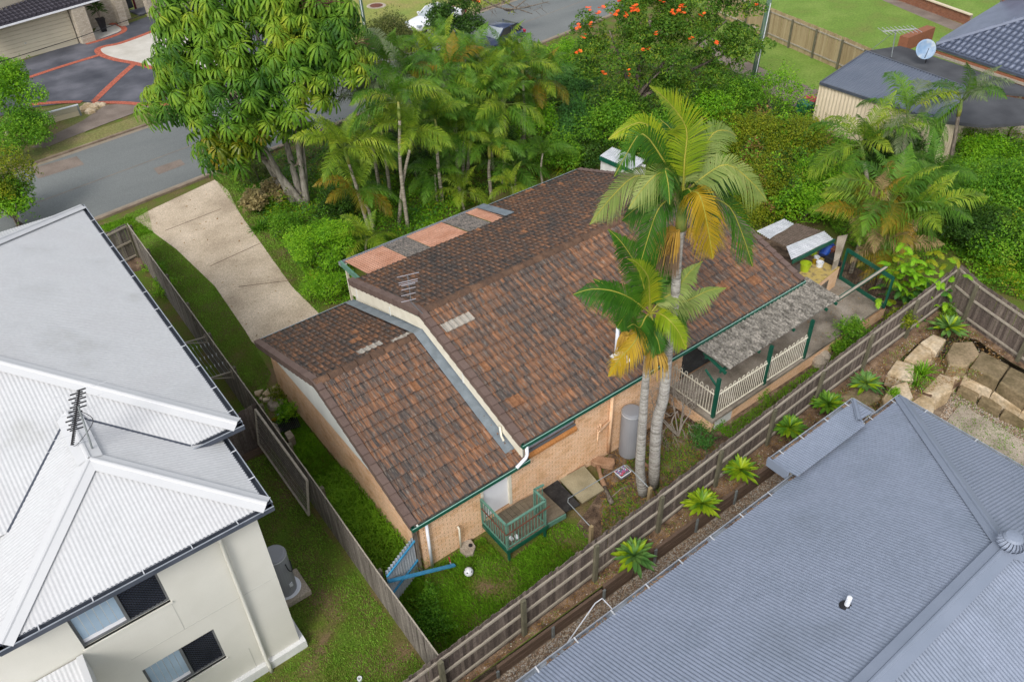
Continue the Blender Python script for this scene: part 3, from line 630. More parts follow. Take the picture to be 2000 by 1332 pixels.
# metal flashing on the lower roof beside the step, with a downpipe
for ye, ze in ((EY+.38, LZ+.115+.085), (21.5, lzb+.16)):
    fl = MB(); zr = LR+.12
    fl.prism([(8.72, ye, ze), (9.05, ye, ze), (9.05, RY, zr), (8.72, RY, zr)], .01) if ye < RY else fl.prism([(8.72, RY, zr), (9.05, RY, zr), (9.05, ye, ze), (8.72, ye, ze)], .01)
    fl.build('flashing', 'flash', bh)
# gutters
def gutter(x0, x1, y, z, m, w=.11, h=.12, s=-1, name='gutter', parent=None, lip='cream', axis='x'):
    mb = MB()
    def bx(a0, a1, b0, b1, z0, z1, mi=0):
        b0, b1 = min(b0, b1), max(b0, b1)
        mb.box(a0, a1, b0, b1, z0, z1, mi) if axis == 'x' else mb.box(b0, b1, a0, a1, z0, z1, mi)
    bx(x0, x1, y, y+s*w, z-h, z-h+.012); bx(x0, x1, y+s*w, y+s*(w-.014), z-h+.012, z); bx(x0, x1, y, y+s*-.02, z-h, z+.02)
    bx(x0, x1, y+s*(w+.006), y+s*(w-.016), z, z+.012, 1)
    bx(x0, x0+.014, y+s*.012, y+s*(w-.014), z-h+.012, z); bx(x1-.014, x1, y+s*.012, y+s*(w-.014), z-h+.012, z)
    return mb.build(name, [m, lip], parent or bh)
MT['lip'] = mat('pale_green_lip', [(.25, .45, .38), (.3, .5, .43)], 4, .5)
gutter(5.45, 9.22, EY+.03, LZ+.0, 'green', lip='lip'); gutter(8.98, 20.95, EY+.03, UZ+.0, 'green', lip='lip')
gutter(5.45, 9.0, 21.6, lzb+.02, 'green', s=1, lip='gutter_lt'); gutter(15.6, 20.95, 23.3, uzb+.03, 'green', s=1, lip='gutter_lt')
# white downpipes
pm = MB(); pm.tube([(5.93, 12.16, 2.06), (5.93, 12.17, 0)], .045, 8); pm.build('downpipe', 'pvc', bh, smooth=True)
pm = MB(); pm.tube([(9.12, 12.02, 2.72), (9.12, 12.0, 2.42), (9.05, 11.98, 2.34), (8.72, 11.96, 2.20)], .05, 8); pm.build('downpipe', 'pvc', bh, smooth=True, label='white elbow pipe from the upper gutter down to the lower gutter')
pm = MB(); pm.tube([(8.93, 12.95, 2.86), (8.93, 12.9, 2.55), (8.9, 12.75, 2.48)], .035, 6); pm.build('spreader_pipe', 'cream', bh, smooth=True)
for i_, (yy, zz) in enumerate(((14.7, 3.3), (18.7, 3.35), (21.0, 2.75))):
    MB().box(8.975, 8.995, yy, yy+.04, zz-.1, zz+.24).build('cover_strip', 'white_clad', bh)
pm = MB(); pm.tube([(6.85, 12.19, 1.0), (6.86, 12.13, .95), (6.86, 12.15, .05)], .03, 8); pm.build('waste_pipe', 'cream', bh, smooth=True)
pm = MB(); pm.tube([(12.38, 12.17, 2.7), (12.38, 12.17, .15)], .055, 8); pm.tube([(12.32, 12.17, 1.55), (11.9, 12.12, 1.45), (11.82, 12.1, 1.52)], .045, 8)
pm.tube([(11.82, 12.1, 1.5), (11.86, 12.02, 1.72), (11.78, 12.0, 1.9)], .022, 6); pm.tube([(11.82, 12.1, 1.5), (11.74, 12.02, 1.3), (11.72, 12.0, 1.15)], .022, 6)
pm.build('vent_stack', 'brick', bh, smooth=True)
MB().box(9.26, 11.04, WY-.03, WY+.02, 2.14, 2.2).build('window_sill', 'frame_grey', bh)
sl = MB()
for i in range(21):
    x = 9.24+i*.0868; sl.prism([(x, WY-.09, 2.06), (x+.078, WY-.09, 2.06), (x+.078, WY+.06, 2.15), (x, WY+.06, 2.15)], .09)
sl.build('sill_bricks', 'sill', bh, kind='stuff')
wn = MB(); wn.box(9.27, 11.03, WY+.05, WY+.09, 2.2, 2.26).box(9.27, 11.03, WY+.05, WY+.09, 2.66, 2.74).box(9.27, 9.32, WY+.05, WY+.09, 2.26, 2.66).box(10.98, 11.03, WY+.05, WY+.09, 2.26, 2.66).box(10.12, 10.18, WY+.05, WY+.09, 2.26, 2.66)
wo = wn.build('window', 'alu', bh)
for a, b in ((9.32, 10.12), (10.18, 10.98)): MB().box(a, b, WY+.06, WY+.07, 2.26, 2.66).build('pane', 'pale_glass', wo)
# white door
dr = MB(); dr.box(7.78, 8.64, WY+.05, WY+.09, .5, 2.08); do = dr.build('door', 'white_paint', bh)
MB().box(8.64, 8.73, WY-.02, WY+.1, .5, 2.09).box(7.7, 7.78, WY-.02, WY+.1, .5, 2.09).build('door_frame', 'cream', do)
# sliding door and window under the patio roof
MB().box(16.1, 18.1, 12.83, 12.88, .6, 2.6).build('sliding_door', 'dark_glass', bh); MB().box(18.9, 20.1, 12.83, 12.88, 1.5, 2.6).build('window', 'dark_glass', bh)
# vent stack on the roof
pm = MB(); b0 = aty(1203, 688, 13.0); pm.tube([b0+(0, 0, -.1), b0+(0.02, 0, 1.02)], .055, 10); pm.build('vent_pipe', 'pvc', bh, smooth=True)
zf = lambda y: UZ+(y-EY)*math.tan(SLF)
bx = b0[0]; pt = MB(); corrugated(pt, [(bx-.32, 12.55, zf(12.55)), (bx+.16, 12.55, zf(12.55)), (bx+.16, 12.98, zf(12.98)), (bx-.32, 12.98, zf(12.98))], (0, 1, .35), .12, .022, 8, .085); pt.build('metal_patch', 'zinc', bh)
# patio roof over the veranda
pr_ = MB(); PA, PB, PC, PD = at(1356, 680, 2.64), at(1576, 542, 2.7), at(1641, 584, 2.36), at(1421, 726, 2.28)
corrugated(pr_, [PA, PB, PC, PD], PD-PA, .185, .042, 12, .05, 'crest'); pr_.build('patio_roof', 'fibro', bh)
for x0, x1 in ((15.9, 21.4),): MB().box(x0, x1, 11.15, 11.2, 2.12, 2.24).box(x0, x1, 11.75, 11.8, 2.28, 2.4).build('roof_beam', 'green', bh)
for x in (15.93, 17.5, 19.2, 20.9, 21.42):
    MB().bar((x, 11.9, 2.46), (x+.02, 10.98, 2.2), .05, .1).build('rafter', 'green', bh)
for i, x in enumerate((15.62, 18.05, 20.12)):
    po = MB().box(x-.05, x+.05, 10.9, 11.0, .6, 2.2).build('veranda_post', 'green', bh)
    if i == 0: MB().bar((x, 10.98, 1.85), (x, 11.5, 2.2), .05, .05).build('post_brace', 'green', po)
# balustrades with hoop tops
def balustrade(p0, p1, lab):
    p0 = np.array(p0); p1 = np.array(p1); d = p1-p0; L = np.linalg.norm(d); d /= L; n = int(L/.105); n += n % 2
    fr = MB(); fr.bar(p0+(0, 0, .1), p1+(0, 0, .1), .035, .035); fr.bar(p0+(0, 0, .92), p1+(0, 0, .92), .035, .035); fo = fr.build('balustrade', 'cream', bh, label=lab)
    bm = MB(); bm.tube([(0, 0, .1), (0, 0, .92)], .009, 5); src = None
    for i in range(n):
        a = p0+d*(L*(i+.5)/n)
        if i % 2 == 0:
            b = p0+d*(L*(i+1.5)/n); c = (a+b)/2; r = np.linalg.norm(b-a)/2
            hp = [a+(0, 0, .1)]+[a+(0, 0, .98)]+[c-d*r*math.cos(t)+np.array((0, 0, 1.0+r*1.4*math.sin(t))) for t in np.linspace(0, math.pi, 7)[1:-1]]+[b+(0, 0, .98), b+(0, 0, .1)]
            MB().tube(hp, .011, 5).build('hoop_baluster', 'cream', fo)
balustrade((15.68, 10.93, .6), (18.0, 10.94, .6), 'first balustrade panel from the corner post'); balustrade((18.11, 10.94, .6), (20.06, 10.95, .6), 'second balustrade panel along the veranda edge'); balustrade((15.6, 11.0, .6), (15.6, 12.72, .6), 'balustrade panel at the end of the veranda behind the bare shrub')
# lean-to sheets behind the ridge
lt = 0; ys, ye_ = 21.35, 23.45
zz = lambda y: UR-BSL*(21.35-RY)-.10-(y-21.35)*.22
cuts = [(9.75, 11.35, 'terra_sheet', 'terracotta painted sheet nearest the front'), (11.35, 12.35, 'dark_sheet', 'weathered grey sheet'), (12.35, 14.0, 'terra_sheet', 'wider terracotta painted sheet'), (14.0, 15.05, 'dark_sheet', 'second weathered grey sheet'), (15.05, 15.7, 'terra_sheet', 'narrow pink sheet by the flashing')]
for a, b, mm_, lb in cuts:
    s_m = MB(); corrugated(s_m, [(a+.0, ys, zz(ys)), (b-.01, ys, zz(ys)), (b-.01, ye_, zz(ye_)), (a+.0, ye_, zz(ye_))], (0, 1, -.22), .1, .018, 8, .03); s_m.build('lean_to_sheet', mm_, bh, label=lb)
MB().prism([(15.55, 21.4, zz(21.4)+.2), (15.95, 21.4, zz(21.4)+.2), (15.95, 23.4, zz(23.4)+.14), (15.55, 23.4, zz(23.4)+.14)], .03).build('flashing', 'flash', bh)
MB().box(9.62, 9.68, 21.4, 23.5, zz(23)-.25, zz(23)-.02).build('lean_to_beam', 'green_lt', bh); gutter(9.6, 15.7, 23.48, zz(23.48)+.0, 'gutter_lt', s=1, lip='gutter_lt')
for x in (9.75, 12.7, 15.5): MB().box(x-.04, x+.04, 23.3, 23.38, 0, zz(23.3)-.05).build('lean_to_post', 'cream', bh)
# side awning at the far end
for (a, b, mm_, lb, zo) in ((17.45, 19.6, 'zinc', 'bright zinc awning sheet', .0), (16.15, 17.45, 'brown_sheet', 'brown weathered awning sheet', -.02), (14.9, 16.15, 'zinc', 'zinc awning sheet next to the shrubs', .0)):
    pass
aw = [((1536, 482), (1610, 452), (1628, 468), (1545, 508), 'zinc', 'bright zinc awning sheet nearest the yard'), ((1505, 468), (1555, 436), (1608, 452), (1534, 482), 'brown_sheet', 'brown weathered awning sheet'), ((1478, 452), (1532, 428), (1552, 438), (1503, 467), 'zinc', 'narrow zinc awning sheet beside the shrubs')]
for a, b, c, d_, mm_, lb in aw:
    P4 = [at(*a, 2.55), at(*b, 2.35), at(*c, 2.35), at(*d_, 2.55)]
    s_m = MB(); corrugated(s_m, P4, P4[1]-P4[0], .1, .016, 8, 0); s_m.build('awning_sheet', mm_, bh, label=lb)
MB().bar(at(1548, 512, 2.45), at(1630, 470, 2.3), .05, .14).build('awning_beam', 'green', bh)
sv = at(1640, 470, 1.6)
# ------------------------------------------------------------------ WHITE ROOFED HOUSE (left)
wh = thing('white_roofed_house', 'two storey cream rendered house with a white corrugated steel hip roof', 'house', (-1, 18, 0))
T = .374
def hip_plane(x, y, z): return np.array([x, y, z], float)
MX, MY0, MY1, MZ = 2.74, 14.4, 27.3, 5.7; HY = (MY1-MY0)/2; RXm = MX-HY; RZm = MZ+HY*T
WX1, WX0, WY0, WZ = 2.33, -2.74, 12.02, 5.45; WH = (WX1-WX0)/2; WC = (WX1+WX0)/2; WR = WZ+WH*T
apexM = (RXm, MY0+HY, RZm); apexW = (WC, WY0+WH, WR)
def rsheet(P, d, m, parent, name='roof_sheet', pitch=.082, amp=.0034, label=None):
    s = MB(); corrugated(s, P, d, pitch, amp, 6, .015); return s.build(name, m, parent, label=label)
rsheet([(MX, MY0, MZ), (MX, MY1, MZ), apexM], (-1, 0, T), 'white_roof', wh)
yk = MY0+(WR-MZ)/T; xk = WX1-(MZ-WZ)/T       # where the wing ridge meets, where the valley meets the main eave
xk2 = WX0+(MZ-WZ)/T
rsheet([(MX, MY0, MZ), apexM, (RXm, MY0, MZ)], (0, 1, T), 'white_roof', wh)
rsheet([(RXm, MY0, MZ), apexM, (-14, MY0+HY, RZm), (-14, MY0, MZ)], (0, 1, T), 'white_roof', wh)
rsheet([(MX, MY1, MZ), (-14, MY1, MZ), (-14, MY0+HY, RZm), apexM], (0, -1, T), 'white_roof', wh)
rsheet([(WX0, WY0, WZ), (WX1, WY0, WZ), apexW], (0, 1, T), 'white_roof', wh, label='triangular hip end roof sheet above the windows')
vy = lambda zz_: MY0+(zz_-MZ)/T
rsheet([(WX1, WY0, WZ), (WX1, MY0-.0, WZ), (WC, vy(WR), WR), apexW], (-1, 0, T), 'white_roof', wh)
rsheet([(WX0, WY0, WZ), apexW, (WC, vy(WR), WR), (WX0, MY0-.0, WZ)], (1, 0, T), 'white_roof', wh)
def cap(p, q, m, parent, w=.34, lift=.035, name='hip_cap', nrm=(0, 0, 1)):
    p = np.array(p, float); q = np.array(q, float); d = (q-p)/np.linalg.norm(q-p); a = np.cross(d, (0, 0, 1)); a /= np.linalg.norm(a); b = np.cross(a, d)
    mb = MB(); pr = [(-w/2, -w*.12), (-.055, .0), (-.035, .032), (0, .042), (.035, .032), (.055, .0), (w/2, -w*.12)]; V = []
    for c in (p, q):
        for s_, h in pr: V.append(c+a*s_+b*(h+lift+.02))
    n = len(pr); mb.add(V, [(i, i+1, n+i+1, n+i) for i in range(n-1)]); return mb.build(name, m, parent)
cap((MX, MY0, MZ), apexM, 'white_cap', wh, .42); cap((MX, MY1, MZ), apexM, 'white_cap', wh, .42); cap(apexM, (-14, MY0+HY, RZm), 'white_cap', wh, .42)
cap((WX1, WY0, WZ), apexW, 'white_cap', wh, .42); cap((WX0, WY0, WZ), apexW, 'white_cap', wh, .42); cap(apexW, (WC, vy(WR)+.05, WR), 'white_cap', wh, .5, name='ridge_cap')
# dark valley edges and gutters
for a, b in (((xk, MY0, MZ), (WC, yk, WR)), ((xk2, MY0, MZ), (WC, yk, WR))):
    a = np.array(a); b = np.array(b); sx = 1 if a[0] > b[0] else -1
    MB().bar(a+(0, .0, .022), b+(0, .0, .022), .05, .012).build('valley_gutter', 'gutter_dk', wh)
def gut(x0, x1, y, z, s, axis, parent, m='gutter_dk', lip='gutter_lt'):
    return gutter(x0, x1, y, z, m, .12, .12, s, 'gutter', parent, lip, axis)
gut(WX0-.1, WX1+.1, WY0, WZ, -1, 'x', wh); gut(WY0+.0, MY0+.05, WX1, WZ, 1, 'y', wh); gut(MY0+.0, MY1+.1, MX, MZ, 1, 'y', wh); gut(xk-.05, MX+.11, MY0, MZ, -1, 'x', wh)
gut(WY0, MY0, WX0, WZ, -1, 'y', wh)
for y in np.arange(MY0+.5, MY1, 1.02): MB().bar((MX-.05, y, MZ+.02), (MX+.12, y, MZ+.03), .03, .008).build('gutter_strap', 'zinc', wh)
for y in (12.9, 13.9): MB().bar((WX1-.05, y, WZ+.02), (WX1+.12, y, WZ+.03), .03, .008).build('gutter_strap', 'zinc', wh)
for x in np.arange(WX0+.6, WX1, .95): MB().bar((x, WY0+.04, WZ+.02), (x, WY0-.12, WZ+.03), .02, .008).build('gutter_strap', 'zinc', wh)
# walls with window openings
wl = MB(); YW, XW = 12.27, 2.09
wins = []
for (a, b, c_, d_) in (((128.5, 1207.6), (304, 1114.2), (333, 1172.8), (167, 1268)), ((267, 1316), (418, 1227), (441, 1279), (312, 1367))):
    pa, pb, pc, pd = [aty(*p, YW) for p in (a, b, c_, d_)]
    wins.append((pd[0], pc[0], (pd[2]+pc[2])/2, (pa[2]+pb[2])/2))
wins = [(round(a, 2), round(b, 2), round(c, 2), round(d, 2)) for a, b, c, d in wins]
xs = sorted({-3.5, XW}|{w_[0] for w_ in wins}|{w_[1] for w_ in wins})
for a, b in zip(xs[:-1], xs[1:]):
    zs = [.28]
    for w_ in sorted(wins, key=lambda k: k[2]):
        if w_[0] <= a+1e-6 and w_[1] >= b-1e-6: zs += [w_[2], w_[3]]
    zs.append(WZ-.05)
    for i in range(0, len(zs), 2): wl.box(a, b, YW, YW+.2, zs[i], zs[i+1])
wl.box(XW-.2, XW, YW+.2, 15, .28, WZ-.05); wl.box(-3.0, 2.3, 14.9, 15.1, 0, MZ-.1); wl.box(2.15, 2.35, 15.1, 26.9, 0, MZ-.1); wl.box(-14, 2.35, 26.9, 27.0, 0, MZ-.1)
wl.build('rendered_wall', 'render_wall', wh)
for (a, b, z0, z1) in ((-1.2, XW-.02, 2.92, 2.935), (wins[0][1]-.01, wins[0][1]+.004, 2.93, wins[0][2]-.02), (.95, .964, .3, 1.1), (wins[1][0]-.9, wins[1][0]-.886, .3, 2.9)): MB().box(a, b, YW-.004, YW+.001, z0, z1).build('control_joint', 'joint', wh)
MB().box(-3.5, XW+.12, YW-.12, 15, -.1, .28).build('slab_edge', 'slab_edge', wh)
MB().box(-8, 2.33, 12.3, 26.9, MZ-.14, MZ-.11).build('eaves_lining', 'render_wall', wh) if 0 else None
MB().box(WX0, WX1, WY0, 12.3, WZ-.14, WZ-.11).box(XW, WX1, 12.3, MY0, WZ-.14, WZ-.11).box(XW, MX, MY0, 27, MZ-.14, MZ-.11).build('eaves_lining', 'render_wall', wh)
for wi, (x0, x1, z0, z1) in enumerate(wins):
    f_ = MB(); yf = YW+.06; t = .045; xm = x0+(x1-x0)*.52
    f_.box(x0, x1, yf, yf+.06, z0, z0+t).box(x0, x1, yf, yf+.06, z1-t, z1).box(x0, x0+t, yf, yf+.06, z0+t, z1-t).box(x1-t, x1, yf, yf+.06, z0+t, z1-t).box(xm-.03, xm+.03, yf-.015, yf+.06, z0+t, z1-t)
    wo = f_.build('window', 'frame_grey', wh, label=('upper' if wi == 0 else 'lower')+' sliding window with blinds and a barred fly screen')
    nb = 6; bw = (xm-.03-x0-t)/nb
    for k in range(nb): MB().box(x0+t+k*bw+.004, x0+t+(k+1)*bw-.004, yf+.03+.006*(k % 2), yf+.036+.006*(k % 2), z0+.17, z1-t).build('blind_slat', 'blind', wo)
    MB().box(x0+t, xm-.03, yf+.05, yf+.058, z0+t, z1-t).build('pane', 'pale_glass' if 0 else 'white_paint', wo, label='white sill behind the blinds') if 0 else None
    MB().box(x0+t, xm-.03, yf+.045, yf+.055, z0+t, z0+.17).build('inner_sill', 'white_paint', wo)
    MB().box(xm+.03, x1-t, yf+.03, yf+.036, z0+t, z1-t).build('fly_screen', 'mesh_dark', wo)
    lat = MB(); W_, H_ = x1-t-xm-.03, z1-z0-2*t; o0 = np.array([xm+.03, yf+.012, z0+t]); sp = .085
    for sgn in (1, -1):
        k = -H_
        while k < W_:
            a_, b_ = (k, 0), (k+H_, H_)
            lo, hi = max(0, -k), min(H_, W_-k)
            if hi-lo > .02:
                p = [(k+lo, lo), (k+hi, hi)]
                if sgn < 0: p = [(W_-u, v) for u, v in p]
                lat.bar(o0+(p[0][0], 0, p[0][1]), o0+(p[1][0], 0, p[1][1]), .012, .008)
            k += sp
    lat.build('diamond_grille', 'plastic_black', wo)
    MB().box(x0-.03, x1+.03, YW-.03, YW+.05, z0-.05, z0).build('sill', 'render_wall', wo)
pm = MB(); pd_ = aty(428, 1050, YW-.1); pe = aty(530, 1310, YW-.14)
pm.tube([pd_+(-.02, -.1, .12), pd_+(-.02, -.1, 0), pd_+(0, .0, -.15), (pe[0], YW-.06, .5), (pe[0], YW-.16, .3), (pe[0], YW-.17, 0)], .045, 10); pm.build('downpipe', 'render_wall', wh, smooth=True)
# low roof fragment at the bottom left corner and roof vent
rsheet([(-4.2, 10.4, 3.3), (-1.95, 10.4, 3.3), (-1.95, 12.24, 3.85), (-4.2, 12.24, 3.85)], (0, 1, .3), 'white_roof', wh, label='small lower roof sheet under the upper wall'); gut(-4.2, -1.95, 10.4, 3.3, -1, 'x', wh)
MB().box(-1.97, -1.85, 10.5, 12.24, 3.3, 3.9).build('parapet', 'white_cap', wh)
pv = at(20, 775, 6.3); MB().tube([pv+(0, 0, -.1), pv+(0, 0, .25)], .05, 8).build('vent_pipe', 'white_cap', wh); MB().box(pv[0]-.1, pv[0]+.1, pv[1]-.1, pv[1]+.1, pv[2]-.06, pv[2]+.03).build('vent_flashing', 'brown_sheet', wh)
# antenna on the wing
an = at(183, 884, 6.3); ax = thing('tv_antenna', 'long black toothed television antenna on a leaning mast above the white corrugated roof', 'antenna', tuple(an))
topA = vert(an, 158, 803)+(0, 0, .15); MB().tube([an, topA], .022, 6).build('mast', 'steel', ax); MB().bar(an+(-.25, .0, .02), an+(.1, .02, .02), .12, .02).build('foot_plate', 'zinc', ax)
b0_, b1_ = vert(an, 140, 868), vert(an, 155, 762); MB().bar(b0_, b1_, .03, .03).build('boom', 'plastic_black', ax)
sd_ = np.array([.93, -.3, .1]); sd_ /= np.linalg.norm(sd_)
for k in range(26):
    t = k/25; c = b0_+(b1_-b0_)*t; l = .05+.0*t if k < 7 else .12+.07*((k*7) % 5)/4; sg = (1 if k % 2 else -1) if k >= 7 else 0
    MB().bar(c-sd_*l*(.4 if sg >= 0 else 1), c+sd_*l*(1 if sg >= 0 else .4), .022, .022).build('element', 'plastic_black', ax)
for k in range(6):
    c = b0_+(b1_-b0_)*(k/5); MB().bar(c-sd_*.5, c+sd_*.5, .006, .006).build('thin_rod', 'zinc', ax)
cb = [(topA+(0, 0, -.15)), topA+(.12, 0, -.5), b0_+(.1, 0, -.05), b0_]; MB().tube(smooth(cb, 5), .008, 4).build('cable', 'plastic_black', ax)
# hot water cylinder at the left house
def heater(loc, lab, r=.31, h=1.55, rz=0):
    t = thing('water_heater', lab, 'water heater', loc)
    MB().lathe(loc, [(r-.01, .0), (r, .03), (r, h-.06), (r-.015, h-.02), (r-.06, h)], 28).build('tank', 'heater', t, smooth=False)
    MB().lathe((loc[0], loc[1], loc[2]+h-.09), [(r+.004, 0), (r+.006, .02), (r+.002, .03)], 28).build('lid_rim', 'zinc', t)
    c = np.array(loc); q = lambda a, z, e=.02: c+(math.cos(a)*(r+e), math.sin(a)*(r+e), z)
    MB().tube(smooth([q(rz-.1, h-.25), q(rz-.15, h-.4, .09), q(rz, h-.55, .1), q(rz+.3, h-.6, .06), q(rz+.7, h-.42)], 4), .014, 6).build('insulated_pipe', 'plastic_black', t, smooth=True)
    MB().box(loc[0]+r*.2, loc[0]+r*.2+.09, loc[1]-r-.012, loc[1]-r+.04, loc[2]+.35, loc[2]+.46).build('sticker', 'plastic_white', t)
    return t
h1 = at(552, 1108, .22); h1 = (2.47, 13.9, .22)
heater(h1, 'grey hot water cylinder on a concrete block beside the cream rendered wall', .3, 1.5, R(-60))
tp_ = tag(MB().box(2.13, 2.98, 13.45, 14.35, 0, .2).build('concrete_block', 'concrete', None, bevel=.02), 'concrete slab under the grey cylinder at the cream house', 'concrete block')
tag(MB().lathe((2.5, 13.9, .205), [(.36, 0), (.38, .02), (.36, .03)], 24).build('drip_tray', 'pvc'), 'round white tray under the grey cylinder by the cream house', 'tray')
heater((12.95, 11.88, .05), 'tall grey hot water cylinder against the apricot brick wall', .31, 1.78, R(-70))

# ------------------------------------------------------------------ GREY ROOFED HOUSE (bottom right)
_rs = rsheet
def rsheet(P, d, m, parent, name='roof_sheet', pitch=.088, amp=.0075, label=None): return _rs(P, d, m, parent, name, pitch, amp, label)
gh = thing('grey_roofed_house', 'house with a large blue grey corrugated steel hip roof', 'house', (10, -2, GZ))
GX, GY, GZE, GT = 19.44, 7.28, 1.8, .425; d_ = 4.93; AP = (GX-d_, GY-d_, GZE+d_*GT)
FX = AP[0]
rsheet([(-6, GY, GZE), (GX, GY, GZE), AP, (-6, GY-d_, AP[2])], (0, -1, GT), 'blue_grey', gh)
rsheet([(GX, GY, GZE), (GX, GY-2*d_, GZE), AP], (-1, 0, GT), 'blue_grey', gh)
rsheet([AP, (GX, GY-2*d_, GZE), (GX, GY-2*d_-2, GZE-.0), (-6, GY-2*d_-2, AP[2]-(d_+2)*GT), (-6, GY-d_, AP[2])], (0, 1, GT), 'blue_grey', gh) if 0 else rsheet([AP, (-6, GY-d_, AP[2]), (-6, GY-2*d_, GZE), (GX, GY-2*d_, GZE)], (0, 1, GT), 'blue_grey', gh)
cap((GX, GY, GZE), AP, 'blue_grey_cap', gh, .38); cap((GX, GY-2*d_, GZE), AP, 'blue_grey_cap', gh, .46); cap(AP, (-6, GY-d_, AP[2]), 'blue_grey_cap', gh, .5, name='ridge_cap')
gut(-6, GX+.1, GY+.01, GZE-.01, 1, 'x', gh, 'gutter_lt', 'gutter_lt'); gut(GY-2*d_, GY+.12, GX+.01, GZE-.01, 1, 'y', gh, 'gutter_lt', 'gutter_lt')
for x in np.arange(1.2, GX, 1.12): MB().bar((x, GY-.05, GZE+.03), (x+.02, GY+.13, GZE+.02), .035, .008).build('gutter_strap', 'zinc', gh)
for y in np.arange(-1, GY, 1.5): MB().bar((GX-.05, y, GZE+.03), (GX+.13, y, GZE+.02), .035, .008).build('gutter_strap', 'zinc', gh)
MB().box(-6, GX-.5, GY-.5, GY-.3, PIT, GZE-.1).box(GX-.6, GX-.4, GY-2*d_, GY-.5, PIT, GZE-.1).build('brick_wall', 'render_wall', gh)
# smaller projecting roof beside it
SX0, SX1, SY, SZ = 14.42, 18.2, 8.02, 1.86
SXA = (SX0+SX1)/2; zin = SZ+(SY-GY+.6)*.2
s_m = MB(); corrugated(s_m, [(SX0, SY, SZ), (SX1, SY, SZ), (SX1-.75, GY-.1, SZ+.12), (SX0+.0, GY-.1, SZ+.12)], (0, -1, .16), .088, .0075, 6, .015); s_m.build('small_roof_sheet', 'blue_grey', gh, label='small roof sheet projecting towards the paling fence')
s_m = MB(); corrugated(s_m, [(SX1, SY, SZ), (SX1, GY+.12, SZ), (SX1-.75, GY+.12, SZ+.12)], (-1, 0, .16), .088, .0075, 6, .015); s_m.build('small_roof_sheet', 'blue_grey', gh)
cap((SX1, SY, SZ), (SX1-.75, GY+.1, SZ+.12), 'blue_grey_cap', gh, .15)
gut(SX0, SX1+.1, SY+.01, SZ-.01, 1, 'x', gh, 'gutter_lt', 'gutter_lt'); gut(GY+.14, SY+.1, SX1+.01, SZ-.01, 1, 'y', gh, 'gutter_lt', 'gutter_lt')
MB().box(SX0-.03, SX0, GY+.14, SY+.1, SZ-.2, SZ+.12).build('fascia', 'blue_grey_cap', gh); MB().box(SX0+.35, SX1-.4, GY-.3, SY-.35, GZ, SZ-.12).build('porch_wall', 'render_wall', gh)
for x in (14.9, 15.8, 16.9, 17.9): MB().bar((x, SY-.05, SZ+.03), (x+.02, SY+.13, SZ+.02), .035, .008).build('gutter_strap', 'zinc', gh)
# leaf litter in the gutters
lv = RNG.random((1500, 3)); V = []; Q = []
for i, (a, b, c) in enumerate(lv):
    if i < 1100: x = 5+a**.8*14.3; y = GY-.04+b*.1; z = GZE-.02+c*.03
    else: x = SX0+a*3.7; y = SY-.03+b*.1; z = SZ-.02+c*.03
    if math.sin(x*2.1)+math.sin(x*5.3)*.7 < -.6: continue
    t = a*37; l = .03+.03*c; dx, dy = math.cos(t)*l, math.sin(t)*l; V += [(x-dx, y-dy, z), (x+dy*.4, y-dx*.4, z+.012), (x+dx, y+dy, z), (x-dy*.4, y+dx*.4, z+.008)]; Q.append([len(V)-4, len(V)-3, len(V)-2, len(V)-1])
o = npmesh('leaf_litter', V, Q, 'soil_red', gh, kind='stuff')
vp = at(1652, 1186, 2.75); zr_ = GZE+(GY-vp[1])*GT; vp = aty(1652, 1186, vp[1]); sc_ = (CH-zr_)/(CH-vp[2]); 
vp = at(1652, 1186, zr_); vp[2] = GZE+(GY-vp[1])*GT
vo = MB().lathe(vp+(0, 0, -.02), [(.15, 0), (.13, .05), (.07, .07)], 16).build('vent_boot', 'plastic_black', gh)
MB().lathe(vp+(0, 0, .0), [(.055, 0), (.055, .3), (.05, .32), (.01, .34)], 14).build('vent_pipe', 'pvc', gh)
wv = at(1985, 1040, GZE+2.6); wv = (wv[0], wv[1], GZE+(GX-wv[0])*GT) if (GX-wv[0]) < (wv[1]-(GY-2*d_)) else tuple(wv)
wb = MB(); wb.lathe(wv, [(.17, -.1), (.17, .12)], 16); wb.build('ventilator_base', 'blue_grey_cap', gh)
vv = MB()
for k in range(20):
    a = 2*math.pi*k/20; P = []
    for j in range(7):
        t = j/6; r_ = .16+.13*math.sin(math.pi*min(t*1.05+.12, 1)); zz_ = .1+.32*t; aa = a+t*.35; P.append((wv[0]+r_*math.cos(aa), wv[1]+r_*math.sin(aa), wv[2]+zz_)); P.append((wv[0]+(r_-.03)*math.cos(aa+.25), wv[1]+(r_-.03)*math.sin(aa+.25), wv[2]+zz_+.005))
    vv.add(P, [(2*j, 2*j+1, 2*j+3, 2*j+2) for j in range(6)])
vv.lathe((wv[0], wv[1], wv[2]+.38), [(.2, 0), (.16, .05), (.06, .075)], 20); vv.build('spinning_ventilator', 'blue_grey_cap', gh)

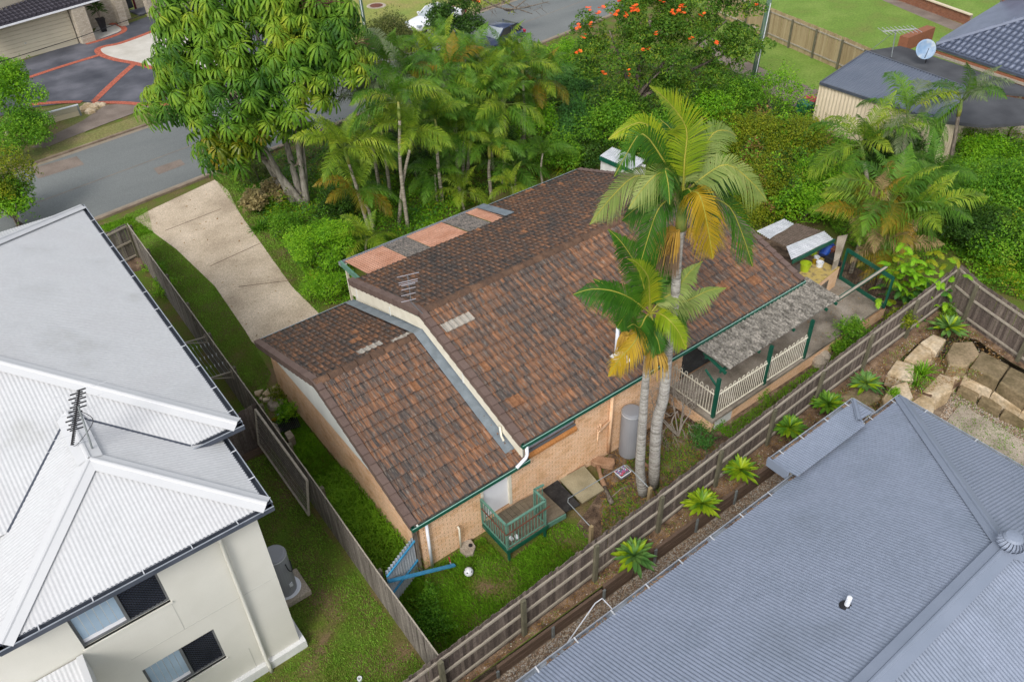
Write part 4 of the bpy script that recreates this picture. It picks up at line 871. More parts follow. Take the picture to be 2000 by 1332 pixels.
# ------------------------------------------------------------------ FENCES
def pal_mesh(h, w, t=.016):
    mb = MB().box(-w/2, w/2, -t/2, t/2, 0, h); me = D.meshes.new('paling'); me.from_pydata(mb.v, [], mb.f); me.materials.append(MT['timber_grey']); me.update(); return me
def fence(label, pts, h, m, palw=.098, gap=.004, pside=1, posts=None, rails=(.3, .95, 1.5), railm='rail', postm='post', capm=None, group=None, base=0.0, hv=.03, name='paling_fence', pick=None, top_under=.0, lean=.0, rail_w=.045):
    """pts: ground line [(x,y,(height))]; pside +1 puts rails and posts on the left of the direction"""
    loc = (pts[0][0], pts[0][1], base); t = thing(name, label, 'fence', loc, group)
    me = pal_mesh(1.0, palw); me.materials[0] = MT[m]; cnt = 0
    for i in range(len(pts)-1):
        p = np.array([*pts[i][:2], base]); q = np.array([*pts[i+1][:2], base]); h0 = pts[i][2] if len(pts[i]) > 2 else h; h1 = pts[i+1][2] if len(pts[i+1]) > 2 else h
        d = q-p; L = np.linalg.norm(d); d /= L; n = np.array([-d[1], d[0], 0])*pside; ang = math.atan2(d[1], d[0]); k = int(L/(palw+gap)); st = L/k
        for j in range(k):
            c = p+d*(j+.5)*st; hh = h0+(h1-h0)*(j+.5)/k+random.uniform(-hv, hv)*.5
            inst(me, t, c+n*random.uniform(-.004, .004), (random.uniform(-.012, .012), 0, ang+random.uniform(-.02, .02)), (1, 1, hh), name='paling'); cnt += 1
        for r_ in rails:
            MB().bar(p+n*.033+(0, 0, r_*h0/1.7), q+n*.033+(0, 0, r_*h1/1.7), rail_w, .075, mi=0).build('rail', railm, t)
        np_ = max(1, int(round(L/2.5)))
        for j in range(np_+(1 if i == len(pts)-2 else 0)):
            s = j/np_; c = p+(q-p)*s+n*.10; hh = (h0+(h1-h0)*s)*.93
            MB().bar(c+(0, 0, -.1), c+(0, 0, hh), .09, .12, up=(d[0], d[1], 0)).build('post', postm, t)
        if capm: MB().bar(p+(0, 0, h0+.01), q+(0, 0, h1+.01), .03, .02).build('capping', capm, t)
    return t
FA, FB, FC = (-.2, 9.00), (4.17, 9.03), (27.25, 9.86)
ff = fence('long weathered brown paling fence on the grey roofed house side of the backyard', [(1.6, 8.98, 1.62), (4.2, 9.05, 1.62), (11.5, 9.3, 1.6), (19, 9.66, 1.62), (27.2, 9.90, 1.85)], 1.7, 'timber_dark', pside=-1, palw=.092, rails=(.22, .88, 1.52), hv=.05)
f2 = fence('dark weathered paling fence behind the sandstone blocks at the right edge', [(27.28, 9.9, 1.9), (26.95, 8.9, 1.75), (26.3, 6.6, 1.7), (25.2, 1.5, 1.7)], 1.7, 'timber_dark', pside=-1, rails=(.2, .95, 1.55), palw=.11)
f3 = fence('grey paling fence between the cream house and the brick house', [(4.27, 9.15, 1.45), (4.30, 12.0, 1.52), (4.36, 15.2, 1.72), (4.42, 19.3, 1.8), (4.55, 26, 1.8), (4.68, 32.9, 1.8)], 1.7, 'timber_grey', pside=-1, rails=(.3, .95, 1.45), hv=.02, capm='rail')
f4 = fence('short dark paling fence joining the cream house to the grey fence', [(2.35, 19.0, 1.85), (4.36, 19.28, 1.85)], 1.8, 'timber_dark', pside=1, rails=(.3, 1.0, 1.5), palw=.13)
MB().box(2.4, 4.4, 19.1, 19.16, 0, .25).build('plinth', 'sleeper', f4)
f5 = fence('brown paling fence closing the strip beside the white roof near the street', [(2.6, 32.4, 1.8), (4.62, 32.95, 1.8)], 1.8, 'timber_grey', pside=-1, rails=(.3, .95, 1.6), palw=.12)
f6 = fence('new pale pine paling fence beside the far lawn', [tuple(at(*p)[:2]) for p in ((1380, 22), (1498, 75), (1636, 136), (1725, 178))], 1.9, 'new_pine', pside=-1, rails=(.3, 1.5), palw=.15, gap=.004)
for v_ in (f6,): pass
f7 = fence('end section of pine paling fence behind the steel garage', [at(1640, 133), at(1722, 160)], 1.6, 'new_pine', pside=-1, rails=(.3, 1.4), palw=.15) if 0 else None
# leaning slatted panel on the grey fence
sp = thing('slatted_panel', 'narrow slatted frame leaning on the grey fence beside the mossy lawn', 'panel', tuple(at(575, 930)))
c1, c2, c3, c4 = vert((4.2, 18.9), 527, 836, 0), vert((4.2, 15.8), 604, 920), vert((4.05, 15.6), 614, 985), vert((4.05, 18.6), 546, 880)
c1 = np.array([4.22, 18.9, 1.95]); c2 = np.array([4.22, 15.55, 1.75]); c3 = np.array([3.98, 15.45, .55]); c4 = np.array([3.98, 18.75, .75])
for a, b in ((c1, c2), (c2, c3), (c3, c4), (c4, c1)): MB().bar(a, b, .06, .04).build('frame', 'rail', sp)
for k in range(1, 12):
    t = k/12; MB().bar(c1+(c4-c1)*t, c2+(c3-c2)*t, .012, .05).build('slat', 'timber_grey', sp)
# sleeper retaining wall
sw = thing('sleeper_retaining_wall', 'stepped brown timber sleeper retaining wall with steel posts beside the gravel', 'retaining wall', (5, BED, GZ))
segs = [(1.0, 5.6, -.28), (5.6, 9.1, -.12), (9.1, 11.0, .0), (11.0, 14.3, .0), (14.3, 18.9, .02)]
for i, (a, b, top) in enumerate(segs):
    z = top+.06
    while z > GZ: MB().box(a+.02, b-.02, BED-.08, BED, z-.19, z).build('sleeper', 'sleeper', sw, bevel=.006); z -= .2
    for k in range(2 if b-a > 2.5 else 1):
        x = b if k == 0 else (a+b)/2; MB().box(x-.03, x+.03, BED-.12, BED-.085, GZ-.1, top+.08).box(x-.05, x+.05, BED-.085, BED-.07, GZ-.1, top+.08).build('steel_post', 'steel', sw)
# pebbles on the gravel strip
def pebbles(name, poly, n, z, s0, s1, m='pebble', label=None, cat='gravel'):
    P = np.array(poly)[:, :2]; lo, hi = P.min(0), P.max(0); X = RNG.uniform(lo, hi, (n*2, 2)); X = X[inpoly(X[:, 0], X[:, 1], P)][:n]; n = len(X)
    r = RNG.uniform(s0, s1, n); a = RNG.uniform(0, 6.28, n); V = np.zeros((n, 5, 3))
    for k in range(4): V[:, k, 0] = X[:, 0]+np.cos(a+k*1.57)*r; V[:, k, 1] = X[:, 1]+np.sin(a+k*1.57)*r*.75; V[:, k, 2] = z-.002
    V[:, 4, 0] = X[:, 0]; V[:, 4, 1] = X[:, 1]; V[:, 4, 2] = z+r*.7
    base = np.arange(n)[:, None]*5; Fq = np.concatenate([base+np.array([k, (k+1) % 4, 4]) for k in range(4)])
    o = npmesh(name, V.reshape(-1, 3), Fq, m); return tag(o, label, cat, kind='stuff')
pebbles('gravel', [(4.2, BED-.1), (18.2, BED-.1), (18.2, GY-.3), (4.2, GY-.3)], 26000, GZ+.005, .014, .034, label='multicoloured river pebbles between the sleeper wall and the grey roof')
pebbles('gravel', [at(1810, 860, PIT), at(1870, 752, PIT), at(2080, 860, PIT), at(2060, 960, PIT), at(1800, 920, PIT)], 12000, PIT+.0, .016, .034, label='pale pebbles and weeds below the sandstone blocks')
# sandstone blocks: top outline in the photograph, its height, how deep it goes
ss = thing('sandstone_retaining_wall', 'two tiers of rough sandstone blocks stepping down to the gravel yard', 'retaining wall', (22, 7.5, PIT))
def stone(poly, z, h, m='sandstone', jit=.02, front=None):
    P = [at(px, py, z) for px, py in poly]; P = [p+np.array([RNG.uniform(-jit, jit), RNG.uniform(-jit, jit), RNG.uniform(-.02, .03)]) for p in P]
    c = sum(P)/len(P); P = [c+(p-c)*.985 for p in P]
    mb = MB(); n = len(P); L = []
    for f, dz in ((.93, .0), (1.0, -.05), (1.02, -h*.5), (1.0, -h)): L.append([np.array([*(c+(p-c)*f)[:2], p[2]+dz+(RNG.uniform(-.012, .012) if dz else 0)]) for p in P])
    vs = [v for l in L for v in l]+[c+(0, 0, .02)]; fs = []
    for j in range(3): fs += [(j*n+i, j*n+n+i, j*n+n+(i+1) % n, j*n+(i+1) % n) for i in range(n)]
    fs += [(i, (i+1) % n, 4*n) for i in range(n)]
    mb.add(vs, fs); return mb.build('sandstone_block', m, ss, bevel=.012)
U = .02
for pl in ([(1722, 776), (1743, 750), (1774, 744), (1784, 774), (1762, 800), (1732, 806)], [(1733, 726), (1752, 700), (1787, 712), (1784, 744), (1765, 740)],
           [(1766, 700), (1796, 670), (1820, 680), (1820, 702), (1790, 716)], [(1798, 668), (1822, 652), (1848, 662), (1830, 690)]): stone(pl, .12, .6)
stone([(1640, 775), (1700, 740), (1722, 776), (1680, 800)], U, .45, 'sandstone_dk'); stone([(1655, 800), (1700, 790), (1722, 812), (1690, 830)], U-.1, .4)
stone([(1848, 690), (1862, 668), (1902, 664), (1915, 690), (1890, 716), (1852, 712)], .08, .6, 'sandstone_dk')
for pl in ([(1768, 792), (1800, 768), (1833, 778), (1822, 812), (1798, 822)], [(1800, 766), (1835, 728), (1868, 738), (1860, 762), (1836, 776)], [(1836, 726), (1862, 706), (1890, 716), (1872, 742)]): stone(pl, -.42, .62)
for pl in ([(1896, 716), (1916, 684), (1974, 712), (1952, 744)], [(1952, 746), (1974, 714), (2030, 742), (2008, 780)], [(2010, 780), (2032, 744), (2090, 775), (2070, 812)]): stone(pl, .06, .55, 'sandstone_dk')
for pl in ([(1880, 722), (1896, 716), (1952, 746), (1938, 766), (1880, 738)], [(1938, 767), (1952, 747), (2008, 782), (1996, 802)], [(1996, 803), (2008, 783), (2070, 815), (2056, 836)]): stone(pl, -.42, .6)
for pl in ([(1872, 758), (1880, 742), (1918, 762), (1910, 778)], [(1912, 780), (1920, 764), (1962, 786), (1954, 804)], [(1956, 806), (1964, 788), (2010, 812), (2004, 828)]): stone(pl, PIT+.3, .35, 'sandstone_dk')
tg = MB().prism([at(1850, 822, PIT), at(1875, 790, PIT), at(1960, 840, PIT), at(2060, 905, PIT), at(2040, 960, PIT), at(1900, 860, PIT)], .06).build('paving_slab', 'concrete'); tag(tg, 'stained concrete pad in the gravel below the sandstone blocks', 'paving slab'); tg.location.z = .045
tag(MB().prism([at(*p, 0) for p in ((1722, 776), (1835, 680), (1890, 690), (1890, 720), (1800, 768), (1768, 792))], .3).build('terrace_soil', 'soil_red'), kind='structure').location.z = -.44
# ------------------------------------------------------------------ BACKYARD THINGS
ld = thing('entry_landing', 'small green railed timber landing outside the white door, rusty handrail on it', 'landing', (8.3, 11.7, 0))
LZ0 = .47
for i in range(9): MB().box(7.68+i*.152, 7.68+i*.152+.145, 11.05, 12.2, LZ0-.03, LZ0).build('deck_board', 'deck', ld)
MB().box(7.66, 9.05, 11.02, 11.06, LZ0-.16, LZ0-.02).box(7.64, 7.68, 11.04, 12.2, LZ0-.16, LZ0-.02).build('bearer', 'green', ld)
for x, y in ((7.7, 11.06), (8.95, 11.06)): MB().box(x-.03, x+.03, y-.03, y+.03, -.05, LZ0-.16).build('leg', 'green', ld)
def rail(pts, hgt, mtop='green_lt', mb_='green_lt'):
    pts = [np.array(p, float) for p in pts]
    for a, b in zip(pts[:-1], pts[1:]):
        MB().bar(a+(0, 0, hgt), b+(0, 0, hgt), .06, .035).build('top_rail', mtop, ld); MB().bar(a+(0, 0, .08), b+(0, 0, .08), .03, .03).build('bottom_rail', mb_, ld)
        L = np.linalg.norm(b-a); n = max(2, int(L/.105))
        for k in range(n):
            c = a+(b-a)*(k+.5)/n; MB().bar(c+(0, 0, .08), c+(0, 0, hgt), .018, .018).build('baluster', mb_, ld)
        MB().bar(a, a+(0, 0, hgt), .035, .035).build('corner_post', mtop, ld)
rail([(7.66, 12.2, LZ0), (7.66, 11.06, LZ0), (8.98, 11.06, LZ0), (8.98, 11.55, LZ0)], 1.03)
rail([(8.98, 11.55, LZ0), (9.3, 11.52, LZ0)], 1.03)
MB().tube([(7.60, 12.1, LZ0+.78), (7.60, 11.0, LZ0+.72), (9.08, 10.99, LZ0+.80)], .02, 6).build('rusty_handrail', 'rust', ld)
for i, (x, y) in enumerate(((7.9, 11.2), (8.05, 11.15))): tag(MB().box(x, x+.1, y, y+.14, LZ0+.005, LZ0+.09).build('shoe', 'plastic_white', bevel=.02), 'white shoe left on the landing, '+('nearer the rail corner' if i else 'nearer the door side'), 'shoe')
tm_ = thing('timber_ramp', 'faded plywood ramp boards leading from the landing along the brick wall', 'ramp', (10, 11.7, .2))
MB().prism([(9.03, 11.12, .44), (9.75, 11.12, .36), (9.75, 12.2, .36), (9.03, 12.2, .44)], .05).build('board', 'deck', tm_)
for k in range(5): MB().box(8.0+0*k, 8.01, 0, 0.01, 0, .01) if 0 else None
MB().prism([(9.05, 11.08, .40), (9.75, 11.08, .32), (9.75, 11.12, .32), (9.05, 11.12, .40)], .16).build('side_board', 'green_lt', tm_)
MB().prism([at(*p, .26) for p in ((1050, 952), (1085, 933), (1133, 985), (1096, 1004))], .03).build('dark_rubber_mat', 'deck_dk', tm_, label='black rubber sheet lying across the boards')
MB().prism([at(*p, .22) for p in ((1088, 931), (1138, 906), (1180, 955), (1137, 982))], .05).build('ply_sheet', 'ply', tm_, label='pale plywood sheet at the end')
MB().prism([at(*p, .24) for p in ((1052, 951), (1138, 904), (1142, 908), (1056, 955))], .02).build('board_edge', 'log', tm_)
lg = at(1178, 898, .12); a, b = at(1155, 888, .15), at(1200, 898, .15)
tag(MB().prism([at(*p, .22) for p in ((1153, 886), (1161, 889), (1200, 893), (1202, 902), (1196, 910), (1160, 904), (1153, 899))], .2).build('sandstone_lump', 'log', bevel=.03), 'rectangular brown timber block at the top end of the long log', 'timber block')
def log(pts, r, m, label, n=9, cat='log'): return tag(MB().tube([np.array(p) for p in pts], r, n).build('log', m, smooth=True), label, cat)
log([at(1167, 905, .1), at(1172, 925, .08), at(1180, 950, .08)], [.09, .06, .09], 'log', 'peeled brown branch below the timber block in the yard')
log([at(1178, 945, .08), at(1188, 968, .07), at(1195, 983, .08)], [.05, .06, .08], 'bark', 'dark weathered log lying below the peeled brown branch')
log([at(1238, 878, .08), at(1250, 900, .08), at(1272, 915, .06)], [.06, .08, .05], 'log', 'broken orange timber lying between the cylinder and the palms')
log([at(1195, 970, .04), at(1212, 955, .06), at(1228, 948, .04)], [.012, .016, .01], 'twig', 'thin pale stick near the folding clothes frame', 5, 'stick')
log([at(1030, 1100, .05), at(965, 1050, .05)], [.05, .05], 'timber_dark', 'dark beam lying under the green landing', 5) if 0 else None
log([at(970, 1055, .06), at(1000, 1078, .06)], [.07, .06], 'log', 'short brown timber offcut in the grass under the landing', 6)
# folding clothes frame
cf = thing('clothes_frame', 'rectangular galvanised clothes line frame held out over the bare soil', 'clothes line', tuple(at(1160, 980, 1.25)))
zf_ = 1.28; fp = [at(1155, 1030, zf_), at(1105, 976, zf_), at(1222, 906, zf_), at(1270, 955, zf_)]
fp2 = smooth([fp[0], fp[0]*.08+fp[1]*.92], 2)+[fp[1]*.96+fp[2]*.04]+[fp[2]*.97+fp[1]*.03, fp[2]*.93+fp[3]*.07, fp[3]]
MB().tube(fp2, .014, 6).build('frame_tube', 'steel', cf, smooth=True)
for i, p in enumerate((fp[0], fp[3])):
    MB().bar((p[0], p[1], -.05), (p[0], p[1], zf_+.06), .09, .09).build('post', 'new_pine', cf)
bk = thing('peg_basket', 'small white rimmed basket of coloured pegs at the top corner of the clothes frame', 'basket', tuple(at(1216, 921, .95)))
bc = at(1216, 921, 1.02); hx, hy = .19, .15
MB().prism([bc+(-hx, -hy, 0), bc+(hx, -hy, 0), bc+(hx, hy, 0), bc+(-hx, hy, 0)], .14).build('tub', 'frame_grey', bk, bevel=.04)
MB().tube([bc+(-hx, -hy, .01), bc+(hx, -hy, .01), bc+(hx, hy, .01), bc+(-hx, hy, .01), bc+(-hx, -hy, .01)], .014, 5).build('rim', 'plastic_white', bk)
pc = [mat('peg_'+n, [c, c], 3, .5) for n, c in (('pink', (.5, .12, .2)), ('blue', (.08, .2, .45)), ('white', (.6, .6, .6)), ('purple', (.2, .1, .3)), ('red', (.5, .04, .04)))]
for k in range(40):
    p = bc+(random.uniform(-.15, .15), random.uniform(-.11, .11), .012); a = random.random()*3; MB().bar(p, p+(math.cos(a)*.06, math.sin(a)*.06, .008), .02, .014).build('peg', pc[k % 5], bk)
# blue corrugated gate, fallen beam, peg, ball, pit cover
bg = thing('blue_gate', 'old corrugated sheet gate with blue frame bars between the grey fence and wall', 'gate', (4.9, 12.1, 0))
g1, g2 = np.array([4.42, 11.75, .05]), np.array([5.55, 12.25, .05])
d_g = (g2-g1)/np.linalg.norm(g2-g1); gm = MB()
P4 = [g1, g2, g2+(0, 0, 1.55), g1+(0, 0, 1.5)]
o_g = g1; L_ = np.linalg.norm(g2-g1); n_g = np.array([d_g[1], -d_g[0], 0]); V = []
ks = int(L_/.016)
for k in range(ks+1):
    u = L_*k/ks; h = .018*math.cos(2*math.pi*u/.1); V += [o_g+d_g*u+n_g*h, o_g+d_g*u+n_g*h+(0, 0, 1.52)]
gm.add(V, [(2*k, 2*k+2, 2*k+3, 2*k+1) for k in range(ks)]); gm.build('corrugated_sheet', 'zinc', bg)
for z in (.55, 1.36): MB().bar(g1+n_g*.04+(0, 0, z), g2+n_g*.04+(0, 0, z), .04, .05).build('frame_bar', 'blue_paint', bg)
MB().bar(g2+(.05, 0, 0), g2+(.05, 0, 1.75), .14, .08).build('post', 'bark', bg)
bb = MB().bar(at(758, 1135, 1.2), at(888, 1103, .1), .09, .05).build('blue_beam', 'blue_paint'); tag(bb, 'faded blue timber beam fallen from the gate across the grass', 'beam')
sp_ = at(882, 1105, 0); pg = thing('survey_peg', 'thin white survey peg with a red tip standing in the grass', 'peg', tuple(sp_))
MB().bar(sp_, sp_+(-.03, 0, .22), .03, .02).build('stake', 'plastic_white', pg); MB().bar(sp_+(-.03, 0, .22), sp_+(-.05, 0, .42), .035, .025).build('red_tip', 'bin_red', pg)
bl = thing('ball', 'white and grey football lying in the backyard grass', 'ball', tuple(at(916, 1122, 0)+(0, 0, .13)))
bmv = MB(); c = ORG[bl.name]; bmv.lathe(c, [(.03, -.128), (.08, -.1), (.115, -.055), (.13, 0), (.115, .055), (.08, .1), (.03, .128)], 16); bmv.build('ball_skin', 'plastic_white', bl, smooth=True)
for k in range(5):
    a = k*1.257; p = c+(.095*math.cos(a), .095*math.sin(a), .085); MB().lathe(p+(0, 0, -.01), [(.028, 0), (.02, .014)], 5).build('panel', 'frame_grey', bl)
pt_ = at(912, 1068, .05); pcv = thing('pit_cover', 'small angular concrete gully surround with a round hole below the waste pipe', 'drain', tuple(pt_))
MB().prism([at(*p, .14) for p in ((898, 1062), (905, 1055), (920, 1052), (929, 1066), (924, 1080), (910, 1083), (898, 1074))], .2).build('surround', 'concrete', pcv, bevel=.015)
MB().lathe(at(919, 1065, .135), [(.06, 0), (.06, .02)], 14).build('hole', 'plastic_black', pcv)
# items along the side of the house
tag(MB().prism([at(*p, .42) for p in ((555, 845), (566, 839), (575, 851), (563, 858))], .4).build('concrete_block', 'concrete', bevel=.01), 'upright grey concrete block in the weeds by the gable wall', 'concrete block')
cz = thing('crazy_paving', 'patch of cracked tan sandstone paving beside the grey fence end', 'paving', tuple(at(522, 775, 0)))
for pl in (((496, 764), (514, 759), (505, 772), (498, 771)), ((511, 769), (523, 758), (528, 770), (518, 772)), ((526, 758), (540, 750), (546, 757), (544, 766), (530, 769)), ((505, 778), (512, 772), (511, 780)), ((513, 777), (528, 773), (527, 780), (513, 783)), ((530, 772), (545, 768), (540, 775), (530, 777))):
    MB().prism([at(*p, .1) for p in pl], .1).build('paving_stone', 'sandstone', cz, bevel=.01)
mtg = thing('ribbed_mat', 'dark ribbed plastic panel lying in weeds beside the gable wall', 'panel', tuple(at(555, 830, .1)))
for k in range(12):
    a = np.array([540+k*3.3, 822-k*1.0]); MB().bar(at(a[0], a[1], .2), at(a[0]+10, a[1]+22, .2), .035, .03).build('rib', 'plastic_black', mtg)
tag(MB().tube([at(532, 820, .1), at(541, 818, .2), at(545, 815, .12)], [.05, .09, .05], 8).build('yellow_bag', MT['palm_yel']), 'crumpled yellow bag among the weeds by the gable wall', 'bag')
tag(MB().tube([at(545, 812, .05), at(549, 808, .3)], [.09, .08], 8).build('white_tub', 'plastic_white'), 'white plastic tub among the weeds by the gable wall', 'tub')
for i_, (px, py, s_) in enumerate(((540, 792, .3), (532, 838, .22), (540, 845, .2))):
    p = at(px, py, 0); tag(MB().lathe(p, [(s_, 0), (s_*.9, s_*.5), (s_*.4, s_*.75)], 7).build('rock', 'concrete'), ('largest grey rock by the crazy paving', 'grey rock against the grey fence', 'lower small grey rock against the grey fence')[i_], 'rock')
# retaining sleepers and bed beside the white-roofed house
tag(MB().bar((3.1, 19.5, .15), (3.15, 31.5, .15), .06, .3).build('edging_sleeper', 'new_pine'), 'long pale timber edging beside the white corrugated roof', 'edging')
tag(MB().lathe(at(262, 515, 0), [(.7, 0), (.6, .12), (.2, .22)], 12).build('mulch_pile', 'soil'), 'brown mound of dead leaves inside the narrow fenced strip', 'leaf pile')
cl = thing('wall_clothes_line', 'white folding clothes line with parallel wires fixed to the grey paling fence', 'clothes line', (4.3, 22, 1.5))
for (a, b, c_) in (((402, 658), (356, 671), 1.5), ((452, 726), (405, 740), 1.5)):
    pa, pb = at(*a, c_), at(*b, c_); MB().bar(pa, pb, .04, .04).build('arm', 'rail', cl); MB().bar(pa+(0, 0, -.25), pb, .03, .03).build('strut', 'rail', cl)
    MB().prism([pa+(-.02, -.07, .08), pa+(-.02, .07, .08), pa+(.04, .07, .08), pa+(.04, -.07, .08)], .35).build('bracket', 'rail', cl)
for k in range(6):
    t = (k+.5)/6; a = at(402, 658, 1.52)*(1-t)+at(356, 671, 1.52)*t; b = at(452, 726, 1.52)*(1-t)+at(405, 740, 1.52)*t; MB().tube([a, (a+b)/2+(0, 0, -.04), b], .006, 4).build('wire', 'steel', cl)
    for q in (.2, .5, .75): p = a+(b-a)*q; MB().bar(p+(0, 0, -.06), p+(0, 0, .04), .03, .02).build('peg', 'plastic_white', cl)
wf = thing('white_tube_frame', 'white tube clothes line frame over the gravel beside the grey roof gutter', 'clothes line', tuple(at(1120, 1250, .9)))
MB().tube([at(1040, 1352, .9), at(1168, 1172, .9)*.04+at(1060, 1312, .9)*0+at(1162, 1178, .9)*.96, at(1176, 1168, .9), at(1182, 1174, .9), at(1200, 1193, .9)], .016, 6).build('frame_tube', 'pvc', wf, smooth=True)
tag(MB().lathe(at(703, 1327, 0), [(.06, 0), (.06, .08), (.04, .08), (.04, .02)], 16).build('pipe_stub', 'pvc'), 'round white pipe end standing up in the mossy lawn', 'pipe')
# veranda side: brick bench with junk, green gate frame
bq = thing('brick_bench', 'brick garden bench with peeling yellow top beyond the roof corner', 'bench', tuple(at(1600, 555, .6)))
T4 = [at(*p, 1.45) for p in ((1560, 535), (1600, 500), (1640, 522), (1595, 558))]
tb_ = MB(); brick_wall(tb_, at(1592, 562, .6), at(1608, 560, .6), .6, 1.4) if 0 else None
tb_.prism(T4, .85); tb_.build('bench_body', 'red_brick' if 0 else 'brick', bq)
MB().prism([p+(0, 0, .035) for p in T4], .035).build('yellow_top', 'palm_dry' if 0 else mat('peeling_yellow_paint', [(.35, .26, .08), (.5, .37, .12), (.2, .15, .09)], 4, .9, .2), bq)
MB().bar((T4[3]+(T4[2]-T4[3])*.1)+(0, 0, -.45), (T4[3]+(T4[2]-T4[3])*.55)+(0, 0, -.45), .04, .5).build('timber_door', 'bark', bq)
MB().bar(T4[1]+(0, 0, .1), T4[2]+(0, 0, .1), .1, .15).build('black_kerb', 'plastic_black', bq)
def bucket(px, py, z, r0, r1, h, m, label, cat='bucket'):
    p = at(px, py, z); t = thing('bucket', label, cat, tuple(p)); MB().lathe(p, [(r0, 0), (r1, h), (r1+.012, h), (r1+.012, h+.015), (r1-.015, h+.01), (r0-.01, .04)], 16).build('body', m, t, smooth=False); return t
bucket(1571, 528, 1.49, .15, .2, .3, 'plastic_lime', 'lime green plastic bucket on the yellow bench top'); bucket(1600, 520, 1.49, .12, .13, .17, 'plastic_white', 'white paint tin with printed label on the yellow bench'); bucket(1590, 514, 1.49, .07, .08, .12, 'palm_yel', 'small yellow pot beside the white paint tin'); bucket(1594, 508, 1.49, .09, .1, .14, 'plastic_white', 'small white and blue tub behind the white paint tin')
pp = at(1589, 500, 1.5); tag(MB().tube([pp, pp+(.12, .1, .12), pp+(.25, .12, .05)], [.09, .13, .08], 8).build('green_plastic_bag', 'plastic_lime'), 'scrunched bright green bag behind the tubs', 'bag')
pp = at(1612, 500, 1.5); tag(MB().tube([pp+(-.2, 0, .1), pp+(.1, .1, .3), pp+(.3, .1, .22), pp+(.5, 0, .1)], [.15, .24, .22, .12], 9).build('blue_tarpaulin', 'plastic_blue'), 'crumpled blue tarpaulin heaped beneath the awning edge', 'tarpaulin')
pp = at(1624, 500, 1.5); tag(MB().lathe(pp, [(.06, 0), (.15, .35), (.14, .37)], 14).build('brown_urn', 'rust'), 'tall brown pot in front of the blue tarpaulin', 'pot')
tag(MB().box(*(lambda p: (p[0]-.2, p[0]+.25, p[1]-.2, p[1]+.2, p[2], p[2]+.25))(at(1624, 512, 1.5))).build('black_crate', 'plastic_black', bevel=.02), 'black open box on the far end of the yellow bench', 'box')
gf = thing('green_gate_frame', 'dark green steel gate frame with wire mesh at the slab edge', 'gate', tuple(at(1680, 560, .6)))
ga, gb = at(1640, 545, .6), at(1726, 602, .6)
for z in (.68, 1.9): MB().bar(ga+(0, 0, z-.6), gb+(0, 0, z-.6), .05, .14).build('rail', 'green', gf)
for t in (0, 1): MB().bar(ga+(gb-ga)*t, ga+(gb-ga)*t+(0, 0, 1.35), .07, .07).build('post', 'green', gf)
for k in range(1, 16): c = ga+(gb-ga)*k/16; MB().bar(c, c+(0, 0, 1.3), .008, .008).build('mesh_wire', 'plastic_black', gf)
gbm = thing('overhead_beam', 'long green beam sloping out from the veranda roof towards the palms', 'beam', tuple(at(1640, 583, 2.2)))
MB().bar(at(1636, 585, 2.25), at(1732, 521, 2.25), .06, .16).build('beam', 'green', gbm); MB().bar(at(1636, 585, 2.345), at(1732, 521, 2.345), .08, .02).build('beam_cap', 'rail', gbm)
tag(MB().prism([at(*p, 1.9) for p in ((1636, 462), (1656, 458), (1640, 505), (1628, 512))], (.06, .04, -1.2)).build('side_screen', 'concrete'), 'pale stained wall panel at the far end of the awning', 'panel')
pp = at(1648, 641, .6); tag(MB().tube([pp, pp+(.1, 0, .14)], [.09, .1], 9).build('white_bag', 'plastic_white'), 'small white bag on the slab edge by the lopped branches', 'bag')
pp = at(1618, 680, 0); tag(MB().lathe(pp, [(.2, 0), (.28, .35), (.25, .37), (.2, .1)], 14).build('black_pot', 'plastic_black'), 'black pot between the slab and the paling fence', 'pot')
for i_, (px, py) in enumerate(((1606, 702), (1598, 712))): tag(MB().lathe(at(px, py, 0), [(.25, 0), (.26, .2), (.16, .32), (.05, .34)], 8).build('rock', 'concrete'), ('round brown rock just below the black pot', 'flat brown rock against the fence below the black pot')[i_], 'rock')
# roof antenna on the brick house
ra = thing('tv_antenna', 'pink tinted fishbone television antenna on the brick house ridge', 'antenna', (9.12, 16.6, 4.4))
rb = np.array([9.12, 16.6, 4.3]); rtop = vert(rb, 796, 537, .15); MB().tube([rb, vert(rb, 803, 590), rtop], .016, 6).build('mast', 'frame_grey', ra)
for k, (py, l) in enumerate(((537, .58), (549, .5), (553, .5), (556, .37), (564, .38), (575, .38), (587, .39))):
    c = vert(rb, 797+(py-537)*.02, py, .12-.2*k/6); xx = 770+(py-537)*.03; e = np.array([.955, -.29, 0]); MB().bar(c-e*l/2*1.1, c+e*l/2*1.1, .015, .015).build('element', 'alu', ra)
MB().tube(smooth([rb+(.02, 0, .25), rb+(.12, -.05, .05), rb+(.2, -.1, -.0), rb+(-.1, -.25, -.3)], 4), .01, 5).build('cable', 'plastic_black', ra)
